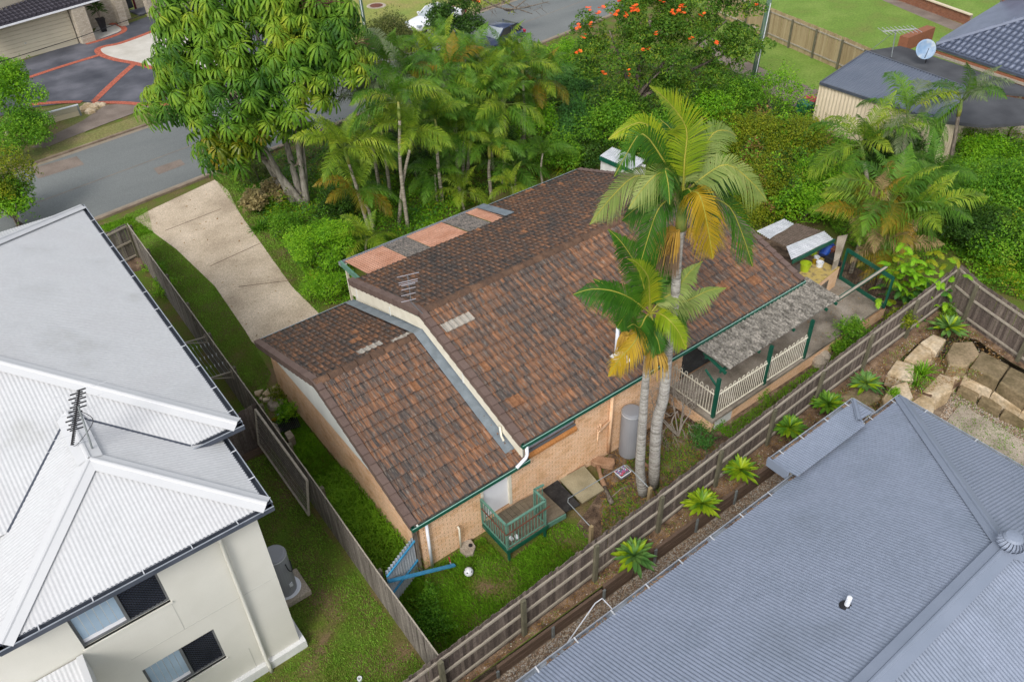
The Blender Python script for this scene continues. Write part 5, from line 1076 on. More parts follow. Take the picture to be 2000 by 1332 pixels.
# ------------------------------------------------------------------ TOP LEFT HOUSE
th_ = thing('dark_tiled_house', 'cream brick house across the street with dark tiles and a beige garage door', 'house', (10, 66, 0))
e0, e1 = at(-40, 66, 2.45), at(196, -1, 2.45); de = (e1-e0)/np.linalg.norm(e1-e0); ne = np.array([-de[1], de[0], 0])
L_ = np.linalg.norm(e1-e0); RT = MB(); RT.prism([e0+(0, 0, .14), e1+(0, 0, .14), e1+ne*8+(0, 0, 3.1), e0+ne*8+(0, 0, 3.1)], .1); ro = RT.build('roof', 'dark_tile', th_)
V = []; Fs = []; th2 = math.atan2(2.96, 8); vv_ = ne*math.cos(th2)+np.array([0, 0, math.sin(th2)]); nn = np.cross(de, vv_); cnt = 0
for r_ in range(22):
    for c in range(int(L_/.3)):
        p = e0+(0, 0, .16)+de*c*.3+vv_*r_*.34; TVs = np.array(TV)*np.array([1, 1, 1.6]); pts = p+np.outer(TVs[:, 0], de)+np.outer(TVs[:, 1], vv_)+np.outer(TVs[:, 2], nn); V.append(pts); Fs.append(np.array(TF)+cnt*len(TV)); cnt += 1
npmesh('roof_tile', np.concatenate(V), np.concatenate(Fs), 'dark_tile', ro, kind='stuff', local=False) if 0 else None
V = np.concatenate(V)-ORG[th_.name]; npmesh('roof_tile', V, np.concatenate(Fs), 'dark_tile', ro, kind='stuff', local=True)
MB().bar(e0-ne*.02, e1-ne*.02, .12, .1).build('gutter', 'pvc', th_); MB().bar(e0+ne*.12+(0, 0, .05), e1+ne*.12+(0, 0, .05), .12, .2).build('fascia', 'red_trim', th_)
gA, gB = at(-40, 140, 0), at(154, 86, 0); dg = (gB-gA)/np.linalg.norm(gB-gA)
for k in range(9):
    z = .02+k*.26; MB().bar(gA+(0, 0, z+.125), gB+(0, 0, z+.125), .05, .245).build('garage_panel', 'garage', th_)
hd_ = at(61, 118, 0)+(0, 0, 1.1); MB().bar(hd_, hd_+dg*.12, .05, .05).build('door_handle', 'steel', th_)
MB().bar(gA+ne*.1+(0, 0, 2.4), gB+dg*8+ne*.1+(0, 0, 2.4), .06, .16).build('lintel', 'garage2', th_)
def pillar(px, py, w, h, dpt=.5, off=0):
    p = at(px, py, 0); mb = MB(); q0 = p; q1 = p+dg*w
    brick_wall(mb, q0, q1, 0, h, thick=dpt, L=.24, outw=(-ne[0], -ne[1])); brick_wall(mb, q0+ne*dpt*.98, q0, 0, h, thick=.03, outw=(-dg[0], -dg[1])) ; return mb.build('brick_pillar', ['white_brick', 'grey_mortar'], th_, kind='stuff')
pillar(164, 88, .9, 2.35); pillar(239, 54, .55, 2.35); pillar(296, 36, .5, 2.35); pillar(153, 85, .25, 2.35, .3)
mb = MB(); bw0 = at(178, 62, 0)+ne*.5; brick_wall(mb, bw0, bw0+dg*3.4, 0, 2.5, outw=(-ne[0], -ne[1])); mb.build('brick_wall', ['white_brick', 'grey_mortar'], th_, kind='stuff')
mb = MB(); bw1 = at(245, 38, 0)+ne*1.4; brick_wall(mb, bw1+dg*1.8, bw1+dg*3.8, 0, 2.5, outw=(-ne[0], -ne[1])); mb.build('brick_wall', ['white_brick', 'grey_mortar'], th_, kind='stuff')
MB().bar(bw1+dg*.3+(0, 0, 1.1), bw1+dg*1.0+(0, 0, 1.1), .06, 2.2).build('front_door', 'door_red', th_); MB().bar(bw1+dg*1.05+(0, 0, 1.2), bw1+dg*1.6+(0, 0, 1.2), .05, 1.9).build('side_light', 'dark_glass', th_)
MB().bar(bw1+dg*1.65+(0, 0, 1.15), bw1+dg*1.8+(0, 0, 1.15), .06, 2.3).build('door_frame', 'door_red', th_); MB().bar(bw0+dg*4.1+ne*.7+(0, 0, .06), bw0+dg*5.6+ne*.7+(0, 0, .06), 1.6, .12).build('door_step', 'blue_drive', th_)
mb = MB(); bw2 = at(305, 30, 0)+ne*.1; mb.bar(bw2+(0, 0, 1.2), bw2+dg*9+(0, 0, 1.2), .2, 2.4); mb.build('side_wall', 'white_brick', th_)
mb = MB(); bk_ = e0+ne*2; mb.prism([e0+ne*.9+(0, 0, 2.4), e1+ne*2.2+(0, 0, 2.4), e1+ne*8+(0, 0, 2.4), e0+ne*8+(0, 0, 2.4)], 2.4); mb.build('rear_wall', 'white_brick', th_)
pp = at(204, 63, 0); pl_ = thing('potted_plant', 'spiky dark plant in a tall black pot on the pebble bed by the brick pillar', 'potted plant', tuple(pp))
MB().prism([pp+(-.28, -.28, .95), pp+(.28, -.28, .95), pp+(.28, .28, .95), pp+(-.28, .28, .95)], 0.08).add([tuple(pp+q) for q in ((-.16, -.16, 0), (.16, -.16, 0), (.16, .16, 0), (-.16, .16, 0), (-.26, -.26, .9), (.26, -.26, .9), (.26, .26, .9), (-.26, .26, .9))], [(0, 3, 2, 1), (4, 5, 6, 7), (0, 1, 5, 4), (1, 2, 6, 5), (2, 3, 7, 6), (3, 0, 4, 7)]).build('pot', 'plastic_black', pl_)
mb = MB()
for k in range(3): mb.tube([pp+(0, 0, .9), pp+(.1*math.cos(k*2), .1*math.sin(k*2), 1.5+.2*k)], .03, 5)
mb.build('stem', 'bark', pl_); mb = MB()
for k in range(3):
    c = pp+(.1*math.cos(k*2), .1*math.sin(k*2), 1.5+.2*k)
    for j in range(26):
        a = random.uniform(0, 6.28); e = random.uniform(-.3, 1.3); d = np.array([math.cos(a)*math.cos(e), math.sin(a)*math.cos(e), math.sin(e)]); s = np.array([-math.sin(a), math.cos(a), 0])*.025; mb.add([c-s, c+s, c+d*.5+s*.7-(0, 0, .06), c+d*.65-(0, 0, .16), c+d*.5-s*.7-(0, 0, .06)], [(0, 1, 2, 3, 4)])
mb.build('leaves', 'leaf_dark', pl_, kind='stuff')
rw_ = thing('driveway_retaining_wall', 'low cream concrete sleeper wall in front of the charcoal driveway', 'retaining wall', tuple(at(100, 225, 0)))
ra_, rb_ = at(8, 266, 0), at(160, 225, 0); MB().bar(ra_+(0, 0, .15), rb_+(0, 0, .15), .1, .3).build('panel', 'garage2', rw_); MB().bar(ra_+(0, 0, .45), rb_+(0, 0, .45), .1, .28).build('panel', 'garage', rw_); MB().bar(ra_+(0, 0, .62), rb_+(0, 0, .62), .14, .05).build('capping', 'pvc', rw_)
for t in (.05, .38, .98): c = ra_+(rb_-ra_)*t+np.array([.02, -.08, 0]); MB().bar(c, c+(0, 0, .62), .12, .1).build('steel_post', 'steel', rw_)
for i_, (px, py, s_) in enumerate(((165, 216, .35), (173, 212, .4), (183, 212, .35), (192, 208, .3), (178, 220, .35), (200, 207, .25))):
    tag(MB().lathe(at(px, py, 0), [(s_, 0), (s_*.95, s_*.4), (s_*.5, s_*.7)], 6).build('rock', 'sandstone'), ('brown rock touching the end of the cream retaining wall', 'second rock from the end of the cream retaining wall', 'middle rock of the row below the driveway band', 'fourth rock of the row below the driveway band', 'lowest rock of the row near the footpath', 'last and smallest rock of the row below the driveway band')[i_], 'rock')
# ------------------------------------------------------------------ TOP RIGHT: garage, flat roof, tiled house
sg = thing('steel_garage', 'cream steel garage with a dark ribbed skillion roof behind the palms', 'garage', (40, 18, 0))
q1, q2, q3, q4 = at(1602, 163, 2.4), at(1693, 102, 2.75), at(1905, 178, 2.75), at(1830, 238, 2.4)
s_m = MB(); corrugated(s_m, [q1, q2, q3, q4], q2-q1, .17, .02, 8, .03); s_m.build('roof_sheet', 'shed_roof', sg)
for a, b in ((q1, q4), (q1, q2), (q2, q3)): MB().bar(a+(0, 0, .0), b+(0, 0, .0), .08, .14).build('roof_trim', 'gutter_dk', sg)
def clad(a, b, h, m, parent, pitch=.2, name='wall_sheet', z0=0):
    a = np.array([a[0], a[1], z0]); b = np.array([b[0], b[1], z0]); d = b-a; L = np.linalg.norm(d); d /= L; n = np.array([-d[1], d[0], 0]); V = []; k = int(L/(pitch/4))
    for i in range(k+1): u = L*i/k; h_ = .02*(1 if (i % 4) in (1, 2) else -1); V += [a+d*u+n*h_, a+d*u+n*h_+(0, 0, h-z0)]
    return MB().add(V, [(2*i, 2*i+2, 2*i+3, 2*i+1) for i in range(k)]).build(name, m, parent)
clad(q1+(.08, .05, 0), q4+(.08, .05, 0), 2.32, 'garage2', sg); clad(q1+(.1, .1, 0), q2+(.0, -.1, 0), 2.4, 'garage2', sg)
fr_ = thing('flat_roofed_carport', 'dark flat bitumen roof with parapet between the garage and the tiled house', 'carport', (44, 16, 0))
k1, k2, k3, k4 = at(1690, 97, 2.8), at(1760, 90, 2.8), at(2060, 190, 2.8), at(1995, 235, 2.8)
MB().prism([q2+(0, 0, .06), k2, k3, q3+(0.3, -.6, .06), (q3+(0, 0, .06))], .12).build('flat_roof', 'roof_dark', fr_)
MB().prism([at(1905, 178, 2.8), at(2060, 205, 2.8), at(2080, 235, 2.8), at(1925, 245, 2.6), at(1840, 236, 2.6)], .15).build('flat_roof', 'roof_dark', fr_, label='lower corner of the flat roof behind the slender palm')
w_a, w_b = at(1845, 246, 2.4), at(1990, 200, 2.4); clad(w_a, at(1998, 186, 2.5), 2.45, 'garage2', fr_)
mb = MB(); brick_wall(mb, at(1958, 262, 0)+(.5, .8, 0), at(2080, 240, 0)+(.5, .8, 0), 0, 2.5, outw=(-.3, -1)); 
hb = thing('blue_tiled_house', 'red brown brick house with a glossy slate blue tiled roof at the right edge', 'house', (50, 14, 0))
mb.build('brick_wall', ['red_brick', 'grey_mortar'], hb, kind='stuff')
h1_, h2_, h3_, h4_ = at(1822, 92, 3.1), at(1812, 88, 3.1), at(2100, 190, 3.1), at(2100, -30, 5.2)
ha = at(1828, 90, 3.0); hb_ = at(2110, 182, 3.0); hap = at(2060, 22, 5.2)
# plane facing the camera: eave ha-hb_, hip from ha up to hap
de2 = (hb_-ha)/np.linalg.norm(hb_-ha); hap2 = hap
n2 = np.cross(de2, hap2-ha); n2 /= np.linalg.norm(n2); n2 = n2 if n2[2] > 0 else -n2; v2 = np.cross(n2, de2); v2 = v2 if v2[2] > 0 else -v2
MB().prism([ha, hb_, hap2], .1).build('roof', 'blue_tile', hb); V = []; Fs = []; cnt = 0; Lh = np.linalg.norm(hb_-ha)
apu, apv = (hap2-ha)@de2, (hap2-ha)@v2
TV2 = np.array(TV)*np.array([1, 1, 1.7])
for r_ in range(int(apv/.34)):
    v0 = r_*.34; ulo = apu*v0/apv; c = 0
    for c in range(int(Lh/.3)):
        u0_ = c*.3
        if u0_ < ulo-.1 or u0_ > Lh-(Lh-apu)*v0/apv: continue
        V.append(ha+np.outer(TV2[:, 0]+u0_, de2)+np.outer(TV2[:, 1]+v0, v2)+np.outer(TV2[:, 2]+.01, n2)); Fs.append(np.array(TF)+cnt*len(TV)); cnt += 1
rt2 = [o for o in hb.children if o.name.startswith('roof')][0]
npmesh('roof_tile', np.concatenate(V)-ORG[hb.name], np.concatenate(Fs), 'blue_tile', rt2, kind='stuff', local=True)
MB().prism([ha, hap2, at(2060, -60, 5.2), at(1838, 75, 3.0)], .1).build('roof', 'blue_tile', hb, label='far slope of the slate blue roof')
MB().tube([ha+(0, 0, .08), hap2+(0, 0, .08)], .12, 6).build('hip_cap', 'blue_tile', hb)
for dz_, m_i, ww in ((-.12, 'gutter_dk', .14), (-.3, 'red_brick', .1), (-.42, 'rail', .25)): MB().bar(ha+(.05, 0, dz_), hb_+(.05, 0, dz_), ww, .12).build('eaves_board', m_i, hb)
mb = MB(); mb.box(*(lambda p: (p[0], p[0]+2.6, p[1]-.2, p[1]+.3, 2.6, 3.3))(at(1764, 88, 2.9))); mb.build('parapet_wall', 'red_brick', hb)
cw = at(1955, 10, 4.0); mb = MB(); brick_wall(mb, cw+(0, 0, 0), cw+(2.2, -1.5, 0), 2.0, 5.5, outw=(-1, -1)); mb.build('chimney', ['red_brick', 'grey_mortar'], hb, kind='stuff')
wl_ = thing('garden_wall', 'low brick garden wall with pale coping crossing the far lawn', 'wall', tuple(at(1800, 25, 0)))
wa_, wb_ = at(1735, -5, 0), at(1890, 52, 0); mb = MB(); brick_wall(mb, wa_, wb_, 0, .7, outw=(-1, -1)); mb.build('brickwork', ['red_brick', 'grey_mortar'], wl_, kind='stuff'); MB().bar(wa_+(0, 0, .74), wb_+(0, 0, .74), .26, .07).build('coping', 'garage2', wl_)
sheet('garden_path', [at(1700, -8), at(1740, -5), at(1895, 55), at(1860, 60), at(1760, 18)], 'path', z=.03)
ds = at(1807, 124, 2.9); sd_t = thing('satellite_dish', 'round blue painted satellite dish on a post on the flat roof', 'satellite dish', tuple(ds))
dc = vert(ds, 1808, 97); dn = np.array([-.62, -.62, .42]); dn /= np.linalg.norm(dn); du = np.cross(dn, (0, 0, 1)); du /= np.linalg.norm(du); dv_ = np.cross(du, dn)
V = [dc-dn*.12]; Fq = []; NR, NS = 5, 28
for r_ in range(1, NR+1):
    for k in range(NS): rr = .49*r_/NR; V.append(dc+dn*(-.12+.16*(r_/NR)**2)+(du*math.cos(2*math.pi*k/NS)+dv_*math.sin(2*math.pi*k/NS))*rr)
fs = [(0, 1+k, 1+(k+1) % NS) for k in range(NS)]
for r_ in range(NR-1): fs += [(1+r_*NS+k, 1+(r_+1)*NS+k, 1+(r_+1)*NS+(k+1) % NS, 1+r_*NS+(k+1) % NS) for k in range(NS)]
do = MB().add(V, fs).build('reflector', 'dish', sd_t, smooth=True); so = do.modifiers.new('thick', 'SOLIDIFY'); so.thickness = .02
MB().tube([ds, ds+(0, 0, .45), dc-dn*.15], .03, 6).build('post', 'plastic_black', sd_t); MB().tube([dc-dv_*.45, dc+dn*.45], .015, 5).build('feed_arm', 'plastic_black', sd_t)
a2 = at(1741, 112, 2.9); at2 = thing('tv_antenna', 'silver television antenna with a bracing wire on the dark flat roof', 'antenna', tuple(a2))
a2t = vert(a2, 1750, 60); MB().tube([a2, a2t], .03, 5).build('mast', 'steel', at2); MB().tube([a2t, at(1702, 98, 2.9)], .015, 4).build('bracing', 'steel', at2)
bdir = np.array([.85, -.5, 0]); bdir /= np.linalg.norm(bdir); sdir = np.array([.5, .85, 0])
MB().bar(a2t-bdir*.7, a2t+bdir*1.1, .04, .04).build('boom', 'alu', at2)
for k in range(9): c = a2t-bdir*.7+bdir*1.8*k/8; MB().bar(c-sdir*.55, c+sdir*.55, .02, .02).build('element', 'alu', at2)
ac = at(1985, 285, 0); acn = thing('air_conditioner', 'cream air conditioner unit by the red brown brick wall', 'air conditioner', tuple(ac))
MB().box(ac[0]-.3, ac[0]+.75, ac[1]-.1, ac[1]+.4, .1, .85).build('casing', 'garage2', acn, bevel=.03); MB().lathe((ac[0]+.15, ac[1]-.11, .45), [(.2, 0), (.2, .01)], 16).build('fan_grille', 'frame_grey', acn)
for (px, py, m_, lb) in ((1578, 228, 'bin_red', 'red lidded wheelie bin showing above the yellow green shrubs'), (1566, 236, 'bin_green', 'green wheelie bin beside the red lidded one')):
    p = at(px, py, 0); t = thing('wheelie_bin', lb, 'bin', tuple(p)); MB().add([tuple(p+q) for q in ((-.22, -.25, 0), (.22, -.25, 0), (.22, .25, 0), (-.22, .25, 0), (-.29, -.33, .95), (.29, -.33, .95), (.29, .33, .95), (-.29, .33, .95))], [(0, 3, 2, 1), (4, 5, 6, 7), (0, 1, 5, 4), (1, 2, 6, 5), (2, 3, 7, 6), (3, 0, 4, 7)]).build('bin_body', 'bin_green', t)
    MB().prism([p+q for q in ((-.33, -.36, 1.0), (.33, -.36, 1.0), (.3, .36, 1.06), (-.3, .36, 1.06))], .06).build('lid', m_, t, bevel=.02)
# ------------------------------------------------------------------ POLES, CARS, STREET THINGS
def pole(base, px, py, label, r=.16):
    top = vert(base, px, py); t = thing('power_pole', label, 'power pole', tuple(base)); MB().tube([base-(0, 0, .2), base+(top-base)*.5, base+(top-base)*1.6], [r, r*.9, r*.7], 12).build('pole', 'pole_green', t, smooth=True)
    MB().bar(base+(-.1, -r-.02, .3), top+(-.1, -r-.02, 0), .06, .03).build('cable_cover', 'pvc', t); return t
MT['pole_green'] = mat('weathered_green_pole', [(.05, .09, .065), (.10, .17, .12), (.18, .2, .14)], 3, .9, .2, stretch=(3, 3, .5))
pole(at(1468, 170, 0), 1502, 5, 'weathered green power pole standing in the shrubs beside the pine fence', .17); pole(at(716, 75, 0), 703, -5, 'green power pole on the far verge behind the umbrella tree', .14)
mh = at(735, 12, .03); tag(MB().lathe((mh[0], mh[1], .02), [(.75, 0), (.72, .03)], 20).build('manhole_surround', 'concrete'), 'pale concrete ring around the drain cover on the far verge', 'drain'); tag(MB().lathe((mh[0], mh[1], .055), [(.5, 0), (.48, .015)], 20).build('manhole_cover', 'rust'), 'round brown metal cover set in the pale concrete ring', 'manhole cover')
wr = thing('overhead_cable', 'thin dark cable crossing in front of the garage door and brick pillars', 'cable', tuple(at(0, 120, 6)))
MB().tube([at(-60, 140, 6.0), at(150, 75, 5.7), at(340, 8, 6.0), at(420, -20, 6.3)], .018, 5).build('cable', 'plastic_black', wr)
def car(name, loc, yaw, paint, label, hatch=False, L=4.5, W=1.75):
    t = thing(name, label, 'car', (0, 0, 0)); H0, H1 = .82, 1.42
    xs = [-L/2, -L/2+.12, -L/2+.9, -L/2+1.45, -L/2+2.1, L/2-1.55, L/2-.95, L/2-.25, L/2]
    top = [.62, .80, .88, .93, .93, .93, .93, .9, .7]; wd = [.62, .78, .86, .88, .88, .88, .87, .8, .66]
    mb = MB(); rings = []
    for x, z, w_ in zip(xs, top, wd): rings.append([(x, -w_*.96, .22), (x, -w_, .5), (x, -w_*.95, z-.06), (x, -w_*.8, z), (x, w_*.8, z), (x, w_*.95, z-.06), (x, w_, .5), (x, w_*.96, .22)])
    V = [v for r_ in rings for v in r_]; n = 8; fs = [(i*n+k, (i+1)*n+k, (i+1)*n+(k+1) % n, i*n+(k+1) % n) for i in range(len(xs)-1) for k in range(n)]+[tuple(range(n)), tuple(range(len(xs)*n-1, (len(xs)-1)*n-1, -1))]
    mb.add(V, fs); body = mb.build('body', paint, t, smooth=True)
    b = body.modifiers.new('s', 'SUBSURF'); b.levels = 1; b.render_levels = 1
    x0, x1, x2, x3 = (-L/2+1.25, -L/2+1.95, L/2-1.5 if not hatch else L/2-.75, L/2-.85 if not hatch else L/2-.3)
    rf = MB(); ring = []
    for x, w_, z in ((x0, .74, .9), (x1, .64, H1-.05), ((x1+x2)/2, .65, H1), (x2, .62, H1-.05), (x3, .7, .9)): ring.append((x, w_, z))
    P = []
    for x, w_, z in ring[1:4]: P += [(x, -w_, z), (x, w_, z)]
    rf.add(P, [(0, 2, 3, 1), (2, 4, 5, 3)]); rfo = rf.build('roof_panel', paint, t, smooth=True); so_ = rfo.modifiers.new('t', 'SOLIDIFY'); so_.thickness = .04
    (a0, aw, az), (b0, bw, bz), _, (c0, cw_, cz), (d0, dw, dz) = ring
    MB().add([(a0, -aw, az), (a0, aw, az), (b0, bw*.96, bz-.01), (b0, -bw*.96, bz-.01)], [(0, 1, 2, 3)]).build('windscreen', 'pale_glass', t)
    MB().add([(d0, -dw, dz), (d0, dw, dz), (c0, cw_*.96, cz-.01), (c0, -cw_*.96, cz-.01)], [(0, 3, 2, 1)]).build('rear_window', 'pale_glass', t)
    for s in (-1, 1):
        MB().add([(a0+.1, s*(aw+.02), az), (d0-.1, s*(dw+.03), dz), (c0, s*(cw_+.0), cz-.03), (b0, s*(bw+.0), bz-.03)], [(0, 1, 2, 3)]).build('side_window', 'dark_glass', t)
        for xx, zz0, zz1, w0, w1 in ((a0, az, bz, aw, bw),): MB().bar((a0, s*aw, az), (b0, s*bw, bz), .06, .05).bar((d0, s*dw, dz), (c0, s*cw_, cz), .08, .05).bar(((b0+c0)/2, s*(aw+.025), az), ((b0+c0)/2, s*.65, H1-.02), .07, .03).build('pillar', paint, t)
        for xw in (-L/2+.8, L/2-.85):
            wh_ = MB(); cc = (xw, s*(W/2-.06), .31); vs = []
            wh_.tube([(xw, s*(W/2-.2), .31), (xw, s*(W/2-.0), .31)], .31, 18); w_o = wh_.build('wheel', 'tyre', t); MB().tube([(xw, s*(W/2-.02), .31), (xw, s*(W/2+.012), .31)], .19, 12).build('rim', 'alu', w_o)
        MB().box(-L/2+.02, -L/2+.3, s*.62-.13, s*.62+.13, .6, .74).build('headlight', 'pale_glass', t); MB().box(L/2-.22, L/2-.01, s*.6-.12, s*.6+.12, .62, .78).build('tail_light', 'bin_red', t)
        MB().box(a0+.15, a0+.3, s*.95-.08, s*.95+.08, .92, 1.03).build('mirror', paint, t)
    t.location = loc; t.rotation_euler = (0, 0, yaw); return t
ry_ = math.atan2(rd[1], rd[0])
c1_ = at(852, 36, .6); car('parked_car', (c1_[0], c1_[1], .01), ry_, 'white_car', 'white sedan parked across the street beyond the palms')
c2_ = at(972, 76, .6); car('parked_car', (c2_[0], c2_[1], .01), ry_+R(4), 'blue_car', 'dark blue hatchback parked at the near kerb behind the palms', True, 4.1)
# ------------------------------------------------------------------ VEGETATION
def unit(a): return a/(np.linalg.norm(a, axis=-1, keepdims=True)+1e-9)
def leaf_quads(P, N, size, asp=.5, fold=.25, dirn=None):
    n = len(P); N = unit(N); T = unit(np.cross(N, RNG.normal(size=(n, 3)))) if dirn is None else unit(dirn-N*(dirn*N).sum(1, keepdims=True)); B = np.cross(N, T); s = np.asarray(size).reshape(-1, 1)
    V = np.stack([P-T*s*.5, P+B*s*asp*.5-N*s*fold*.3, P+T*s*.5-N*s*fold*.4, P-B*s*asp*.5-N*s*fold*.3], 1)
    return V.reshape(-1, 3), np.arange(4*n).reshape(-1, 4)
def clump_leaves(C, Rr, dens, size, asp=.5, up=.5, flat=.8, shell=.35, low=-.45):
    """leaves scattered over the shells of clump balls C with radii Rr; dens leaves per square metre of shell"""
    Ps = []; Ns = []
    for c, r in zip(C, Rr):
        n = int(4*math.pi*r*r*dens*.75); d = unit(RNG.normal(size=(n*2, 3))); d = d[d[:, 2] > low][:n]
        rad = r*(1-shell*RNG.random(len(d))**1.6)[:, None]; p = c+d*rad*np.array([1, 1, flat]); Ps.append(p); Ns.append(d*(1-up)+np.array([0, 0, up])+RNG.normal(size=d.shape)*.38)
    P = np.concatenate(Ps); N = np.concatenate(Ns); keep = P[:, 2] > .03; P = P[keep]; N = N[keep]
    return leaf_quads(P, N, size*RNG.uniform(.6, 1.25, len(P)), asp)
def sub_clumps(c, r, h, k, rs=(.18, .46)):
    C = []; Rr = []
    for i in range(int(k*1.8)):
        d = unit(RNG.normal(size=3)); d[2] = abs(d[2])*1.0-.25; q = RNG.random()**.4
        rr = r*RNG.uniform(*rs); C.append(c+d*np.array([r-rr*.5, r-rr*.5, h/2-rr*.35])*(.35+.75*q)); Rr.append(rr)
    return C, Rr
def shrub(label, px, py, z, r, h, m='leaf_mid', size=.09, dens=130, k=9, name='shrub', cat='shrub', group=None, stems=True, asp=.5, world=None):
    c = at(px, py, z) if world is None else np.array(world, float); t = thing(name, label, cat, (c[0], c[1], 0), group)
    C, Rr = sub_clumps(c, r, h, k); C.append(c+(0, 0, -h*.12)); Rr.append(r*.6); V, Q = clump_leaves(C, Rr, dens, size, asp)
    SP = []; SN = []
    for q_ in range(int(len(C)*9)):
        j_ = RNG.integers(len(C)); d_ = unit(RNG.normal(size=3)+[0, 0, .55]); l_ = RNG.uniform(.15, .42)*min(1, r)+.05; tt_ = np.linspace(0, 1, 8)[:, None]; SP.append(C[j_]+d_*(Rr[j_]*.9+tt_*l_)+RNG.normal(size=(8, 3))*size*.35); SN.append(np.tile([0, 0, 1.], (8, 1))+RNG.normal(size=(8, 3))*.6)
    SP = np.concatenate(SP); SN = np.concatenate(SN); ok_ = SP[:, 2] > .03; V2, Q2 = leaf_quads(SP[ok_], SN[ok_], size*RNG.uniform(.7, 1.3, int(ok_.sum())), asp*.8); Q = np.concatenate([Q, Q2+len(V)]); V = np.concatenate([V, V2])
    npmesh('foliage', V, Q, m, t, kind='stuff')
    if stems:
        b = np.array([c[0], c[1], 0.])
        for i in range(2): e = C[i]; MB().tube([b+(.08*i, 0, -.05), (b+e)/2+(0, 0, .1), e], [.05, .035, .015], 5).build('stem', 'bark', t, smooth=True)
    return t
# ---- palm fronds
def leaflet_strip(mb, base, dirv, side_n, L, w, droop):
    dirv = dirv/np.linalg.norm(dirv); wv = side_n/np.linalg.norm(side_n)*w/2
    p1 = base+dirv*L*.55+np.array([0, 0, -droop*L*.12]); p2 = base+dirv*L*.95+np.array([0, 0, -droop*L*.55])
    mb.add([base-wv*.6, base+wv*.6, p1+wv, p1-wv, p2], [(0, 1, 2, 3), (3, 2, 4)])
def frond_pts(pts, n=34, LL=.5, w=.035, droop=1.0, vee=.35, start=.16, rach=.018, tip=.35, ref=(0, 0, 1), ragged=.06):
    """pts: smooth list of points along the midrib -> (leaf MB, rachis MB)"""
    P = smooth(pts, 6) if len(pts) < 8 else pts; P = np.array(P); seg = np.linalg.norm(np.diff(P, axis=0), axis=1); cum = np.concatenate([[0], np.cumsum(seg)])/seg.sum()
    lf = MB(); rc = MB(); rc.tube([p for p in P[::2]]+([P[-1]] if len(P) % 2 == 0 else []), list(np.linspace(rach, rach*.3, len(P[::2])+(1 if len(P) % 2 == 0 else 0))), 4, cap=False)
    for k in range(n):
        t = start+(1-start)*(k+.5)/n; p = np.array([np.interp(t, cum, P[:, j]) for j in range(3)]); q = np.array([np.interp(min(t+.04, 1), cum, P[:, j]) for j in range(3)])-np.array([np.interp(t-.04, cum, P[:, j]) for j in range(3)])
        tg = q/(np.linalg.norm(q)+1e-9); sd = np.cross(tg, ref); sn = np.linalg.norm(sd); sd = sd/sn if sn > .15 else np.array([.7, -.7, 0]); un = np.cross(sd, tg)
        Ls = LL*(math.sin(math.pi*min(1, (t*.86+.13)))**.7)*(1-(1-tip)*max(0, t-.7)/.3)
        for s in (1, -1):
            d = sd*s*.85+tg*(.42+.5*t)+un*vee+RNG.normal(size=3)*ragged; leaflet_strip(lf, p, d, tg, Ls*RNG.uniform(.9, 1.08), w, droop*RNG.uniform(.7, 1.3))
    return lf, rc
def arch(L, e0, e1, n=9, bend=0.0):
    P = [np.zeros(3)]; 
    for i in range(n):
        e = e0+(e1-e0)*((i+.5)/n)**1.15; a = bend*i/n; P.append(P[-1]+L/n*np.array([math.cos(e)*math.cos(a), math.cos(e)*math.sin(a), math.sin(e)]))
    return P
PROTO = {}
def frond_proto(kind):
    if kind in PROTO: return PROTO[kind]
    spec = {'up': (1.45, .5, .3), 'mid': (1.05, -.5, .35), 'out': (.65, -.9, .3), 'low': (.2, -1.3, .2), 'hang': (-.4, -1.5, .0)}[kind]
    out = []
    for v in range(2):
        lf, rc = frond_pts(arch(2.3, spec[0], spec[1], 9, (-.35, .4)[v]), 58, .66, .033, 1.1, spec[2], ragged=.10)
        ml = D.meshes.new('frond'); ml.from_pydata([tuple(map(float, x)) for x in lf.v]+rc.v, [], lf.f+[tuple(i+len(lf.v) for i in f) for f in rc.f]); ml.materials.append(MT['palm_mid']); ml.materials.append(MT['rachis_g'])
        ml.polygons.foreach_set('material_index', [0]*len(lf.f)+[1]*len(rc.f)); ml.update(); out.append(ml)
    PROTO[kind] = out; return out
def palm(label, px, py, h, m='palm_gold', L=1.0, n=9, base=None, r=.06, name='cane_palm', group=None, mats=None, trunk='trunk_cane', kinds=('up', 'mid', 'out', 'mid', 'out', 'low', 'mid', 'out', 'low', 'up', 'low'), shaft=True):
    top = at(px, py, h); b = np.array(base if base is not None else (top[0], top[1], 0), float)
    if base is not None and len(base) == 2: b = at(base[0], base[1], 0); top = vert(b, px, py)
    t = thing(name, label, 'palm tree', tuple(b), group); mid = (b+top)/2+np.array([RNG.uniform(-.15, .15), RNG.uniform(-.1, .1), 0])
    sh = top-(top-b)/np.linalg.norm(top-b)*.7*L**.5 if shaft else top
    MB().tube(smooth([b+(0, 0, -.1), mid, sh], 5), list(np.linspace(r*1.25, r*.8, 11)), 7).build('trunk', trunk, t, smooth=True)
    if shaft: MB().tube([sh, sh*.6+top*.4, top+(0, 0, .05)], [r*.95, r*1.15, r*.5], 7).build('crownshaft', 'shaft', t, smooth=True)
    a0 = RNG.uniform(0, 6)
    for i in range(n):
        k = kinds[i % len(kinds)]; me = frond_proto(k)[i % 2]; a = a0+i*2.4+RNG.uniform(-.25, .25); s = L*RNG.uniform(.85, 1.12)
        mm_ = (mats[i % len(mats)] if mats else m); o = inst(me, t, top, (RNG.uniform(-.25, .25), RNG.uniform(-.12, .12), a), s*(.85 if k == 'up' else 1), m=mm_, name='frond')
    return t
